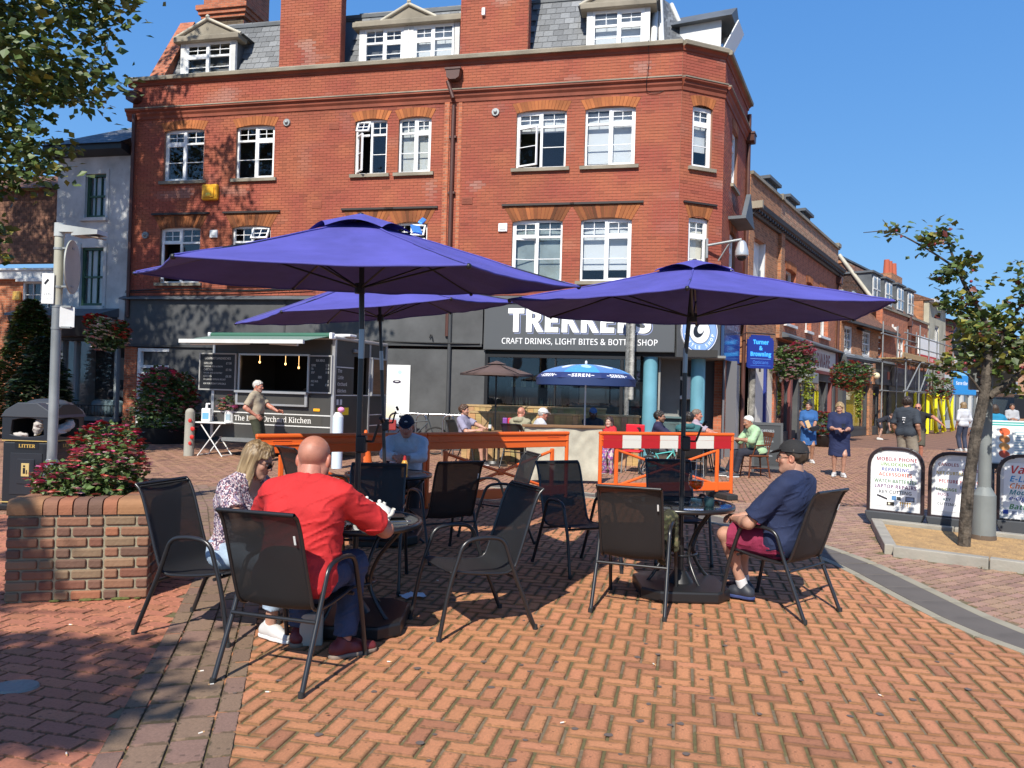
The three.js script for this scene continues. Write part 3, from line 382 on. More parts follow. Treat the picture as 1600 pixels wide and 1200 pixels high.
  // ties, vents, alarm box
  PS(b, 'wall_tie', M.galv, [[5.05, 9.05], [11.13, 9.03], [.58, 5.93]].map(([x, y]) => [cyl(.11, .1, .05, x, y, .03, 16, PI / 2), sph(.05, x, y, .06)]));
  PS(b, 'air_brick', M.terracotta, [[6.49, 8.89], [6.04, 6.7], [10.41, 6.69]].map(([x, y]) => [rbox(.3, .2, .03, x, y, .01, .008), ...[-1, 0, 1].map((k) => box(.24, .02, .02, x, y + k * .05, .02))]));
  PS(b, 'wall_vent', M.upvc, [[11.42, 5.95], [2.85, 5.93]].map(([x, y]) => [rbox(.24, .22, .06, x, y, .03, .01), rbox(.15, .13, .02, x, y, .065, .01)]));
  P(b, 'alarm_box', mk([.85, .42, .02], .35), [rbox(.5, .46, .14, 2.73, 7.12, .09, .05), rbox(.34, .3, .05, 2.73, 7.1, .17, .04)]); P(b, 'alarm_bright_spot', mk([1, .75, .1], .3), sph(.08, 2.73, 7.03, .19, 1, .7, .5));  // paler yellow bulge paints in the sunlit bright spot on the plastic box
  P(b, 'camera_box', M.upvc, [rbox(.09, .2, .08, 10.72, 11.75, .02, .01), cyl(.07, .07, .09, 10.72, 12.35, .02, 14, PI / 2)]);
  P(b, 'cable', M.black, [tube([[15.1, 10.6, .19], [15.12, 10.1, .03], [15.1, 9.75, .19], [15.1, 9.35, .06], [15.35, 9.3, .03], [15.5, 9.35, .03]], .008, 20, 5), tube([[0, 4.28, .05], [2, 4.35, .06], [4, 4.3, .05], [7, 4.42, .06], [9.8, 4.35, .05]], .018, 30, 5), tube([[0, 4.24, .08], [3, 4.25, .09], [6, 4.33, .08]], .014, 30, 5)]);
  // ---- ground floor: painted shop front ----
  const ga = [bx(.9, 1.5, 0, 2.6, -.2, -.02), bx(1.5, 11.03, 0, 2.7, -.25, .02), bx(0, 5.2, 2.7, 4.02, -.2, .075), bx(5.2, 10.05, 2.86, 4.1, -.2, .06), bx(10.07, 10.95, 2.86, 4.1, -.2, .06)];
  P(b, 'shop_front', M.grey, ga); P(b, 'shop_front', M.greydark, [bx(5.2, 10.95, 2.78, 2.855, -.2, .1), bx(0, 5.2, 2.64, 2.695, -.2, .09), bx(5.16, 5.22, 2.7, 4.1, 0, .085)]);
  P(b, 'lead_ledge', M.lead, [ext([[-.05, 4.02], [.22, 4.02], [.22, 4.06], [-.05, 4.16]], LEN + .1).applyMatrix4(new THREE.Matrix4().makeBasis(V3(0, 0, 1), V3(0, 1, 0), V3(-1, 0, 0)).setPosition(LEN, 0, 0))]);
  P(b, 'brick_pier', M.brickRed, [bx(0, .42, 0, 2.62, -.2, .02)]);
  { const d = sub(b, 'door'); P(d, 'frame', M.upvc, [bx(.46, .56, 0, 2.6, -.1, .03), bx(.56, 1.5, 2.02, 2.1, -.1, .02), bx(.56, 1.5, 1.82, 1.9, -.1, .02), bx(.56, 1.5, 2.5, 2.6, -.1, .02)]); P(d, 'leaf', M.greydark, bx(.57, 1.5, 0, 2.5, -.14, -.1)); }
  P(b, 'downpipe', M.greydark, [cyl(.05, .05, 4.1, 10.06, 2.05, .1, 10)]); P(b, 'cable', M.black, [tube([[7.9, 2.9, .12], [9, 2.87, .12], [10, 2.86, .14], [10.9, 2.86, .12]], .02, 14, 5), tube([[9.5, 3.0, .1], [9.55, 3.1, .12], [9.6, 2.9, .12]], .015, 8, 5)]);
  // shop window
  { const w = sub(b, 'shop_window'), x0 = 11.03, x1 = 15.1, y1 = 2.6; P(w, 'frame', M.black, [bx(x0, x0 + .09, 0, y1, -.12, .03), bx(x0 + .09, x1, y1 - .08, y1, -.12, .03), bx(x0 + .09, x1, 0, .18, -.12, .02), bx(12.9, 12.94, .18, y1 - .08, -.1, 0), bx(14.6, 14.68, .18, y1 - .08, -.1, .02)]);
    P(w, 'pane', M.glass, bx(x0 + .09, x1, .18, y1 - .08, -.06, -.05));
    const inn = sub(b, 'bar_interior'); P(inn, 'back_wall', mk([.16, .2, .2], .8), [bx(12.95, 17, 0, 2.8, -2.6, -2.5)]); P(inn, 'dark_wall', mk([.03, .028, .026], .8), [bx(11, 12.95, 0, 2.8, -2.6, -2.5), bx(11, 17, 2.62, 2.8, -2.6, -.1), bx(10.9, 11.02, 0, 2.8, -2.6, -.13)]); P(inn, 'dark_floor', mk([.08, .06, .045], .7), bx(11, 16.8, .0, .05, -2.6, -.13));
    PS(inn, 'picture', mk([.4, .38, .3], .6), [bx(13.25, 14.1, 1.35, 1.95, -2.49, -2.46), bx(14.4, 15.4, 1.3, 2.0, -2.49, -2.46)]); PS(inn, 'picture_frame', M.black, [bx(13.2, 14.15, 1.3, 2.0, -2.499, -2.48), bx(14.35, 15.45, 1.25, 2.05, -2.499, -2.48)]);
    P(inn, 'bar_counter', mk([.1, .16, .17], .5), [bx(13, 16.5, .05, 1.02, -1.7, -1.5), bx(12.95, 16.55, 1.02, 1.07, -1.8, -1.4)]); P(inn, 'fridge', mk([.03, .035, .04], .3), [bx(11.2, 12.8, .05, 1.75, -2.4, -1.9)]);
    const bt = []; seed(5); for (let i = 0; i < 60; i++) { const x = rr(11.3, 12.75), y = [.5, .85, 1.2, 1.76][i % 4]; bt.push(lathe([[0, 0], [.03, 0], [.03, .15], [.01, .2], [.01, .26], [0, .26]], 6, x, y, rr(-1.88, -1.84))); } P(inn, 'bottle', mk([.2, .25, .18], .2), bt).userData.kind = 'stuff';
    P(inn, 'pendant_lamp', mk([.4, .25, .08], .4, { metalness: .6 }), [lathe([[.02, .22], [.05, .2], [.25, 0], [.24, 0], [.04, .19]], 20, 12.35, 1.95, -1.0), bar([12.35, 2.6, -1], [12.35, 2.15, -1], .008)]); }
  // columns, entrance recess
  const blue = bumpy([.17, .42, .52], .5, .001);
  P(b, 'column', blue, cyl(.19, .18, 2.6, 15.35, 1.3, -.25, 24)); P(b, 'column', blue, cyl(.19, .18, 2.6, 16.55, 1.3, -.75, 24));
  P(b, 'entrance_recess', bumpy([.3, .3, .28], .7), [bx(15.6, 16.1, 0, 2.62, -1.9, -1.5), bx(15.55, 15.6, 0, 2.62, -1.5, -.4), bx(15.15, 17.2, 2.6, 2.66, -2.0, -.14)]); P(b, 'entrance_recess', mk([.12, .12, .13], .7), [bx(15.9, 17.6, 0, 2.62, -2.6, -2.0), bx(17.2, 17.25, 0, 2.6, -2.0, -1.2)]);
  P(b, 'brick_pier', M.brickRed, at(bx(.9, 1.3, 0, 2.65, -.25, 0), 0, 0, 0).applyMatrix4(MS)); P(b, 'shop_front', bumpy([.5, .5, .46], .6), bx(1.3, 3.8, 0, 2.6, -.2, -.02).applyMatrix4(MS));
  // air conditioner
  { const a = thing('air_conditioner', 'white outdoor air conditioning unit hung in the shop entrance recess', 'air conditioner'); a.applyMatrix4(mat4(-11.5, 0, -22.77, 0, TH)); const q = mat4(16.15, 1.85, -1.72); P(a, 'casing', M.upvc, rbox(.82, .62, .3, 0, 0, 0, .03).applyMatrix4(q)); P(a, 'fan_grille', M.black, [...[.07, .12, .17, .22].map((r) => tor(r, .006, -.12, 0, .16, 0, 0, 0, 6, 28)), cyl(.235, .235, .012, -.12, 0, .149, 28, PI / 2)].map((g) => g.applyMatrix4(q))); PS(a, 'bracket', M.iron, [box(.04, .05, .42, -.3, -.34, 0), box(.04, .05, .42, .3, -.34, 0)].map((g) => g.applyMatrix4(q))); P(a, 'pipe', M.black, tube([[.4, -.1, .05], [.46, .1, .1], [.45, .5, .1], [.3, .75, .05], [.0, .78, 0]], .035, 20, 8).applyMatrix4(q)); }
  // signs
  const sgn = (name, label, m4, w, h, dep, mat, pr, cx = 0, cy = 0) => { const s = thing(name, label, 'sign'); s.applyMatrix4(mat4(-11.5, 0, -22.77, 0, TH).multiply(m4)); P(s, 'board', mat, rbox(w, h, dep, 0, 0, 0, .008)); if (pr) { const p = P(s, 'lettering', pr.mat, pr.geo, true); p.position.set(cx, cy, dep / 2 + .003); } return s; };
  const greyp = '#54585b';
  sgn('shop_sign', 'long grey shop fascia with white capital letters TREKKERS above the bar window', mat4(13.47, 3.36, .06), 4.95, 1.3, .08, M.grey, print(4.9, 1.26, 2000, 514, (g, w, h) => { g.fillStyle = '#4e5154'; g.fillRect(0, 0, w, h); g.font = 'bold 285px sans-serif'; const tx = 1015, ty = 205; g.save(); g.translate(tx, ty); g.scale(1.13, 1.18); for (const [dx, st, wd] of [[15, '#9aa6d8', 14], [13, '#4e5154', 9]]) { g.lineWidth = wd; g.strokeStyle = st; g.lineJoin = 'miter'; g.strokeText('TREKKERS', dx, dx * .8); g.fillStyle = '#4e5154'; if (st !== '#9aa6d8') g.fillText('TREKKERS', dx, dx * .8); } g.fillStyle = '#fff'; g.strokeStyle = '#fff'; g.lineWidth = 10; g.fillText('TREKKERS', 0, 0); g.strokeText('TREKKERS', 0, 0); g.restore(); g.font = '86px sans-serif'; g.fillStyle = '#f4f4f4'; g.save(); g.translate(tx, 425); g.scale(.99, 1); g.fillText('CRAFT DRINKS, LIGHT BITES & BOTTLE SHOP', 0, 0, 1670); g.restore(); }));
  const rnd1 = print(1.12, 1.12, 700, 700, (g, w) => { g.clearRect(0, 0, w, w); g.translate(w / 2, w / 2); const ring = (r, c) => { g.fillStyle = c; g.beginPath(); g.arc(0, 0, r, 0, 7); g.fill(); }; ring(345, '#e9edf5'); ring(330, '#3f5f9c'); ring(318, '#8fb0e6'); ring(205, '#2f3540'); ring(195, '#f2f2f0'); g.fillStyle = '#20242c'; g.beginPath(); g.ellipse(-20, -10, 95, 120, .5, 0, 7); g.fill(); g.fillStyle = '#f2f2f0'; g.beginPath(); g.ellipse(20, -40, 60, 80, .4, 0, 7); g.fill(); g.fillStyle = '#20242c'; g.beginPath(); g.moveTo(-110, 60); g.quadraticCurveTo(0, 150, 90, -10); g.quadraticCurveTo(20, 80, -110, 60); g.fill(); g.fillStyle = '#fff'; g.font = 'bold 78px sans-serif'; const arc = (t, r, a0, da) => { [...t].forEach((c, i) => { g.save(); g.rotate(a0 + da * i); g.translate(0, -r); if (da < 0) g.rotate(PI); g.fillText(c, 0, 0); g.restore(); }); }; arc('TREKKERS', 262, -.95, .27); arc('BOTTLE SHOP', 262, PI + 1.35, -.27); });
  { const s = sgn('round_sign', 'round blue and white emblem sign with BOTTLE SHOP on the splayed corner fascia', mat4(16.52, 3.28, -.335, 0, chA), 1.3, 1.36, .08, M.grey); s.children[0].name = 'board'; const d = P(s, 'emblem', rnd1.mat, at(new THREE.CircleGeometry(.55, 48), 0, 0, .062), true); P(s, 'emblem_disc', M.upvc, cyl(.555, .555, .02, 0, 0, .048, 48, PI / 2)); }
  sgn('blue_shop_sign', 'glossy dark blue fascia sign on the side street wall beside the round emblem', mat4(17.43, 3.28, -2.1, 0, sdA), 2.6, 1.36, .08, mk([.03, .06, .14], .15), print(2.56, 1.32, 800, 412, (g, w, h) => { const q = g.createLinearGradient(0, 0, 0, h); q.addColorStop(0, '#27406e'); q.addColorStop(1, '#31588f'); g.fillStyle = q; g.fillRect(0, 0, w, h); g.fillStyle = '#8fa5c8'; g.font = 'bold 130px sans-serif'; g.fillText('TREKKERS', w / 2, 110, 700); g.font = '66px sans-serif'; g.fillText('CRAFT DRINKS, LIGHT', w / 2, 240, 660); g.fillText('BITES & BOTTLE SHOP', w / 2, 320, 560); }, { roughness: .12 }));
}
// ---------- other buildings ----------
function sashWindow(p, x0, x1, y0, y1, o = {}) {
  const w = sub(p, 'window'), z = o.z ?? -.1, f = o.f ?? .07, fm = o.frame ?? M.white, ym = (y0 + y1) / 2;
  P(w, 'frame', fm, [bx(x0, x0 + f, y0, y1, z - .06, z + .03), bx(x1 - f, x1, y0, y1, z - .06, z + .03), bx(x0 + f, x1 - f, y1 - f, y1, z - .06, z + .028), bx(x0 + f, x1 - f, y0, y0 + f * 1.3, z - .06, z + .028)]);
  const g = [bx(x0 + f, x1 - f, ym - .03, ym + .03, z - .05, z + .01)], n = o.cols ?? 2; for (let i = 1; i < n; i++) { const x = lerp(x0 + f, x1 - f, i / n); g.push(bx(x - .012, x + .012, y0 + f, y1 - f, z - .045, z)); } if (o.rows) for (let i = 1; i < o.rows; i++) { const y = lerp(y0, y1, i / o.rows); g.push(bx(x0 + f, x1 - f, y - .011, y + .011, z - .044, z - .002)); }
  P(w, 'glazing_bar', fm, g); P(w, 'pane', M.glass, bx(x0 + f, x1 - f, y0 + f, y1 - f, z - .04, z - .034)); P(w, 'dark_room', M.darkroom, bx(x0 + .01, x1 - .01, y0 + .01, y1 - .01, z - .4, z - .38));
  if (o.curtain) P(w, 'curtain', o.curtain, [bx(x0 + f, x0 + f + (x1 - x0) * .38, y0 + f, y1 - f, z - .15, z - .14), bx(x1 - f - (x1 - x0) * .3, x1 - f, y0 + f, y1 - f, z - .15, z - .14)]);
  if (o.sill !== false) P(w, 'sill', o.sillMat ?? fm, bx(x0 - .09, x1 + .09, y0 - .1, y0 - .003, -.1, .1)); return w;
}
const facade = (p, mat, len, y0, y1, holes, x0 = 0, th = .3, name = 'wall') => { const s = shape([[x0, y0], [len, y0], [len, y1], [x0, y1]]); for (const h of holes) { const q = new THREE.Path(); [[h[0], h[2]], [h[1], h[2]], [h[1], h[3]], [h[0], h[3]]].forEach((v, i) => i ? q.lineTo(...v) : q.moveTo(...v)); q.closePath(); s.holes.push(q); } return P(p, name, mat, new THREE.ExtrudeGeometry(s, { depth: th, bevelEnabled: false }).translate(0, 0, -th)); };
const along = (pts, len, x0 = 0) => new THREE.ExtrudeGeometry(shape(pts), { depth: len - x0, bevelEnabled: false }).applyMatrix4(new THREE.Matrix4().makeBasis(V3(0, 0, 1), V3(0, 1, 0), V3(-1, 0, 0)).setPosition(len, 0, 0)); // profile (z,y) swept along x
{
  seed(31); // white rendered house
  const h = thing('white_house', 'narrow white rendered house with green sash windows over a shop, left of the brick building', 'building', [-11.5, 0, -22.77], TH), cur = mk([.6, .62, .62], .9, { transmission: .2, thickness: 0 });
  facade(h, M.render, -.02, 2.9, 8.5, [[-1.55, -.83, 6.49, 7.82], [-1.64, -.83, 3.84, 5.6]], -2.56);
  for (const [a, b, c, d] of [[-1.55, -.83, 6.49, 7.82], [-1.64, -.83, 3.84, 5.6]]) { sashWindow(h, a, b, c, d, { frame: M.green, curtain: cur, sillMat: M.render, cols: 3 }); P(h, 'window_surround', M.render, [bx(a - .17, a, c - .1, d + .12, -.02, .03), bx(b, b + .1, c - .1, d + .12, -.02, .03)]); }
  P(h, 'side_wall', M.render, bx(-2.56, -2.3, 0, 8.3, -7, -.31));
  P(h, 'eaves', M.black, [along([[-.1, 8.3], [.42, 8.42], [.42, 8.6], [-.1, 8.6]], -.02, -2.75)]); P(h, 'roof', M.tileSlate, (() => { const p = [[-2.8, 8.58, .5], [-.02, 8.58, .5], [-.02, 10.1, -2.2], [-1.0, 10.1, -2.2], [-2.8, 8.58, -6], [-.02, 8.58, -6]], f = [0, 1, 2, 0, 2, 3, 4, 0, 3, 5, 4, 3, 5, 3, 2], g = new THREE.BufferGeometry(); g.setAttribute('position', new THREE.Float32BufferAttribute(f.flatMap((i) => p[i]), 3)); g.computeVertexNormals(); return g; })());
  P(h, 'shop_fascia', M.greydark, [along([[0, 2.86], [.5, 2.9], [.72, 3.46], [0, 3.5]], -.3, -3.5), bx(-2.56, -.02, 2.78, 2.87, -.1, .2)]); P(h, 'lead_canopy', M.lead, along([[-.05, 3.5], [.78, 3.47], [.76, 3.54], [-.05, 3.78]], -.25, -3.55));
  const w = sub(h, 'shop_window'); P(w, 'frame', mk([.3, .33, .33], .5), [bx(-2.2, -2.1, .4, 2.8, -.1, .08), bx(-1.72, -1.64, .5, 2.8, -.1, .06), bx(-.3, -.22, .4, 2.8, -.1, .06), bx(-2.1, -.3, .4, .52, -.1, .09)]); P(w, 'pane', M.glass, bx(-2.1, -.3, .52, 2.78, -.04, -.03));
  P(h, 'display_back', mk([.1, .11, .12], .9), [bx(-2.5, 0, .3, 2.8, -1.6, -1.5), bx(-2.3, -.2, .42, .5, -1.5, -.1)]); P(h, 'display_cushion', mk([.28, .4, .45], .9, { map: T.cloth }), rbox(1.1, .5, .4, -.85, .78, -.4, .18)); P(h, 'display_chair', mk([.05, .06, .08], .7), [bar([-1.3, .5, -.7], [-.9, 1.5, -.9], .03), bar([-.9, 1.5, -.9], [-.4, 1.1, -.8], .03), bar([-.4, 1.1, -.8], [-.5, .5, -.7], .03), rbox(.7, .3, .4, -.8, 1.2, -.85, .1)]); P(h, 'display_poster', mk([.35, .37, .38], .8), box(.5, .7, .02, -1.2, 2.0, -1.45));
  P(h, 'window_rail', M.blackmetal, [...Array.from({ length: 13 }, (_, i) => bar([-1.6 + i * .11, .56, .06], [-1.6 + i * .11, .86, .06], .009, 5)), bx(-1.62, -.24, .85, .875, .05, .07)]); P(h, 'stall_riser', M.greydark, bx(-2.2, -.22, 0, .4, -.2, .0)); P(h, 'plinth', M.concrete, bx(-.6, -.2, 0, .3, .02, .2));
  P(h, 'ornament', mk([.6, .45, .4], .7), [sph(.09, -1.9, .9, .2), sph(.14, -1.9, .68, .2, .8, 1.1, .8), sph(.06, -1.98, .62, .28), sph(.06, -1.8, .62, .28)]);
  // brick house with a white bay, far left
  const k = thing('brick_house', 'orange brick house with tile hung upper wall and white bay window, left edge', 'building', [-11.5, 0, -22.77], TH); const M4 = mat4(0, 0, -.5);
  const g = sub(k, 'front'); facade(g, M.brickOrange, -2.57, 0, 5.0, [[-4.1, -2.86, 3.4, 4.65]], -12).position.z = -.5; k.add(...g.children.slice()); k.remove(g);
  P(k, 'tile_hanging', M.tileBrown, bx(-12, -2.57, 5.25, 7.6, -.75, -.42)); P(k, 'white_band', M.white, [bx(-12, -2.57, 4.72, 4.98, -.7, -.3), bx(-12, -2.57, 4.98, 5.04, -.7, -.24)]); P(k, 'roof', M.tileBrown, along([[-.1, 7.5], [-3.5, 8.9], [-7, 7.5]], -3.2, -12.2));
  const ww = sashWindow(k, -4.1, -2.86, 3.4, 4.65, { cols: 4, rows: 3, z: -.45, sill: false }); P(k, 'bay_head', M.white, [bx(-4.2, -2.76, 4.62, 4.72, -.6, -.22), bx(-4.2, -2.76, 3.28, 3.4, -.6, -.25)]);
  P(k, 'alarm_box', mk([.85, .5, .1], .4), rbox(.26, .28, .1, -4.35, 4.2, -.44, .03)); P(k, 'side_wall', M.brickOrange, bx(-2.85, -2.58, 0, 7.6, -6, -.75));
}
// street running away to the right
const Bm = [7.06, -23.2, .988], Cm = [14.9, -34.6, .868], Dm = [18.9, -39.3, .875];
{
  seed(33); const b = thing('brown_brick_building', 'long brown brick building with a high parapet, HARDWARE shop below', 'building', [Bm[0], 0, Bm[1]], Bm[2]);
  const L = 13.6, wins = [[4.41, 5.85, 4.3, 6.25], [7.55, 8.55, 4.3, 6.2], [10.0, 11.75, 4.3, 6.25]];
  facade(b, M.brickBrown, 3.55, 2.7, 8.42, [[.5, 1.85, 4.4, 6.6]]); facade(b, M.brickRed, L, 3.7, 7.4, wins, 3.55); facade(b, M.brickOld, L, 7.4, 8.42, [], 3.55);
  P(b, 'pilaster', M.brickBrown, bx(3.3, 3.75, 3.7, 7.35, 0, .12)); P(b, 'cornice', M.greydark, [along([[0, 7.2], [.1, 7.2], [.14, 7.3], [.3, 7.38], [.34, 7.5], [0, 7.52]], L + .1), ...Array.from({ length: 44 }, (_, i) => bx(.1 + i * .31, .24 + i * .31, 7.27, 7.38, .1, .24))]); P(b, 'cornice_end', M.stone, bx(-.1, .02, 7.34, 7.56, .0, .4));
  P(b, 'coping', M.stone, [bx(0, L, 8.42, 8.52, -.38, .08), bx(3.4, 3.7, 8.4, 8.6, -.35, .12), bx(L - .5, L + .05, 8.5, 8.66, -.4, .12)]); P(b, 'roof', M.tileSlate, along([[-.4, 8.3], [-2.6, 9.9], [-6, 9.9], [-6, 8.3]], L)); P(b, 'side_wall', M.brickBrown, [bx(L - .3, L, 0, 8.42, -7, -.3), bx(0, .3, 0, 8.42, -6, -.3)]);
  for (const x of [6.3, 9.4, 12.1]) { const d = sub(b, 'dormer'); P(d, 'cheek', M.greydark, bx(x, x + 1.5, 8.9, 10.0, -2.4, -1.25)); P(d, 'dormer_roof', M.lead, bx(x - .1, x + 1.6, 10.0, 10.12, -2.6, -1.1)); P(d, 'window_frame', M.white, bx(x + .2, x + 1.3, 9.1, 9.85, -1.25, -1.22)); }
  P(b, 'blind_window', M.white, [bx(.5, 1.85, 4.4, 6.6, -.25, -.2), bx(.5, .58, 4.4, 6.6, -.2, -.02), bx(1.77, 1.85, 4.4, 6.6, -.2, -.02)]);
  for (const [a, c, d, e] of wins) { sashWindow(b, a, c, d, e, { z: -.2, cols: 2 }); flatArch(b, a, c, e, .22, { splay: .1 }); }
  P(b, 'downpipe', M.pipe, [cyl(.07, .07, 7.4, L - .2, 3.7, .1, 10), rbox(.34, .3, .26, L - .2, 7.0, .1, .02)]); P(b, 'floodlight', M.galv, rbox(.45, .6, .2, L - .05, 6.3, .2, .03));
  // shop fronts
  P(b, 'shop_front', M.greydark, [bx(3.2, L, 2.4, 2.75, -.3, .12), bx(0, L, 0, .5, -.3, .05)]); P(b, 'fascia_board', mk([.5, .49, .47], .5), bx(6.3, 12.9, 2.82, 3.72, -.1, .12)); P(b, 'fascia_border', mk([.18, .03, .03], .5), [bx(6.1, 13.1, 2.7, 2.82, -.1, .2), bx(6.1, 6.3, 2.82, 3.8, -.1, .16), bx(12.9, 13.1, 2.82, 3.8, -.1, .16)]); P(b, 'lead_ledge', M.lead, along([[0, 3.74], [.35, 3.74], [.35, 3.8], [0, 3.98]], L, 3.6));
  const t = print(6.2, .84, 1240, 168, (g, w, h) => { g.fillStyle = '#c9c6c0'; g.fillRect(0, 0, w, h); g.fillStyle = '#5c4a4a'; g.font = 'bold 150px sans-serif'; g.fillText('HARDWARE', w / 2 + 6, h / 2 + 8, 860); g.fillStyle = '#7d1420'; g.fillText('HARDWARE', w / 2, h / 2 + 2, 860); g.fillRect(40, 95, 50, 40); g.fillRect(1150, 95, 50, 40); }); P(b, 'lettering', t.mat, at(t.geo, 9.6, 3.27, .126), true);
  for (const [x, m, w] of [[5.2, mk([.22, .07, .06], .5), .3], [6.3, M.grey, .3], [8.2, M.white, .22], [11.3, M.grey, .3], [12.3, mk([.25, .08, .07], .5), .2], [12.9, M.grey, .4]]) P(b, 'pilaster', m, bx(x - w / 2, x + w / 2, .05, 2.7, -.2, .1));
  for (const [x0, x1] of [[3.6, 5.0], [6.5, 8.05], [9.4, 11.1]]) { const w = sub(b, 'shop_window'); P(w, 'pane', M.glass, bx(x0, x1, .5, 2.4, -.06, -.05)); P(w, 'frame', M.greydark, [bx(x0 - .06, x0, .5, 2.4, -.1, 0), bx(x1, x1 + .06, .5, 2.4, -.1, 0)]); }
  P(b, 'shop_interior', M.darkroom, [bx(3.2, L - .3, 0, 2.8, -2.6, -2.5), bx(3.2, L - .3, 2.6, 2.7, -2.5, -.3), bx(3.2, 3.3, 0, 2.7, -2.5, -.3)]);
  seed(8); const hang = []; for (const [x, y, c] of [[4.0, 1.3, [.1, .2, .4]], [4.4, 1.1, [.35, .45, .55]], [4.7, 1.5, [.06, .12, .3]], [6.9, 1.3, [.5, .5, .5]], [7.4, 1.0, [.3, .05, .06]], [8.7, 1.3, [.4, .04, .05]], [9.8, 1.4, [.3, .35, .4]], [10.4, 1.0, [.05, .1, .25]], [10.8, 1.5, [.5, .45, .4]]]) P(b, 'hanging_goods', mk(c, .9, { map: T.cloth }), rbox(.34, .9, .12, x, y, -.35, .05, 0, rr(-.3, .3)));
  PS(b, 'white_panel', mk([.75, .72, .62], .5), [bx(.6, 1.9, .7, 2.6, -.1, .0), bx(2.2, 3.0, .3, 2.6, -.1, .0)]); P(b, 'blue_post', mk([.03, .05, .25], .4), bx(2.0, 2.14, 0, 2.6, -.1, .06)); P(b, 'brick_pier', M.brickRed, bx(3.05, 3.3, 0, 2.7, -.1, .05)); P(b, 'old_post', bumpy([.4, .38, .34], .9, .004, T.bark), cyl(.1, .1, 3.0, .25, 1.5, .12, 12));
  P(b, 'awning_box', M.galv, rbox(1.5, .42, .5, 7.0, 2.45, .25, .05));
}
{
  seed(35); const b = thing('low_brick_building', 'low brown brick building with three white sash windows and a grey shop front', 'building', [Cm[0], 0, Cm[1]], Cm[2]), L = 7.9, wins = [[.05, 1.2, 3.78, 5.05], [2.82, 4.1, 3.78, 5.05], [5.5, 6.8, 3.72, 4.98]];
  facade(b, M.brickBrown, L, 2.6, 5.35, wins, -.4); for (const w of wins) sashWindow(b, ...w, { z: -.06, cols: 2, rows: 4, f: .12 });
  P(b, 'roof', M.tileBrown, along([[.35, 5.2], [.36, 5.28], [-2.2, 7.75], [-2.4, 7.75], [-4.9, 5.2]], L + .25, -.4)); P(b, 'gutter', M.black, [bx(-.4, L + .25, 5.14, 5.24, .26, .4), box(.9, .1, .4, 2.3, 5.0, .2, .4)]); P(b, 'verge_flashing', M.white, Array.from({ length: 16 }, (_, i) => box(.12, .24, .24, L + .12, 5.5 + i * .145, .1 - i * .15, 0)));
  PS(b, 'chimney', M.brickBrown, [bx(6.3, 8.4, 6.5, 8.95, -3.0, -2.2), bx(6.2, 8.5, 8.95, 9.1, -3.1, -2.1)]); P(b, 'chimney_cap', M.stone, bx(6.3, 8.4, 9.1, 9.2, -3, -2.2)); P(b, 'satellite_dish', M.galv, at(new THREE.SphereGeometry(.5, 16, 8, 0, 6.3, 0, .9), -.3, 6.1, .2, 1.4));
  P(b, 'fascia', M.grey, [bx(-.4, L, 2.62, 3.5, -.2, .16), bx(-.4, L, 3.5, 3.6, -.2, .26), bx(-.4, L, 2.5, 2.62, -.2, .22)]); P(b, 'lead_ledge', M.lead, along([[0, 3.6], [.3, 3.6], [0, 3.82]], L, -.4)); for (const x of [-.2, 3.95, 7.4]) P(b, 'pilaster', x === 3.95 ? M.brickBrown : M.grey, [bx(x - .28, x + .28, 0, 2.5, -.2, .14), bx(x - .2, x + .2, 2.5, 3.5, -.1, .26)]); P(b, 'brick_pier', M.brickBrown, bx(5.7, 7.1, 0, 2.5, -.2, .05));
  P(b, 'wall_lamp', mk([.7, .6, .4], .4), sph(.16, 3.95, 2.9, .36)); for (const [a, c] of [[.3, 3.6], [4.3, 5.6]]) { const w = sub(b, 'shop_window'); P(w, 'frame', M.greydark, [bx(a, c, .3, .42, -.1, .05), bx(a, c, 2.38, 2.5, -.1, .05), bx(a, a + .08, .42, 2.38, -.1, .05), bx(c - .08, c, .42, 2.38, -.1, .05)]); P(w, 'pane', M.glass, bx(a + .08, c - .08, .42, 2.38, -.05, -.04)); }
  P(b, 'shop_interior', M.darkroom, bx(0, 7, 0, 2.6, -1.2, -1.1)); P(b, 'yellow_panel', mk([.75, .52, .02], .5), [bx(1.2, 3.3, .45, 2.3, -.25, -.2)]); P(b, 'stall_riser', M.greydark, bx(.2, 5.7, 0, .3, -.1, .04)); P(b, 'side_wall', M.brickBrown, bx(-.4, -.1, 0, 5.2, -5, -.3));
}
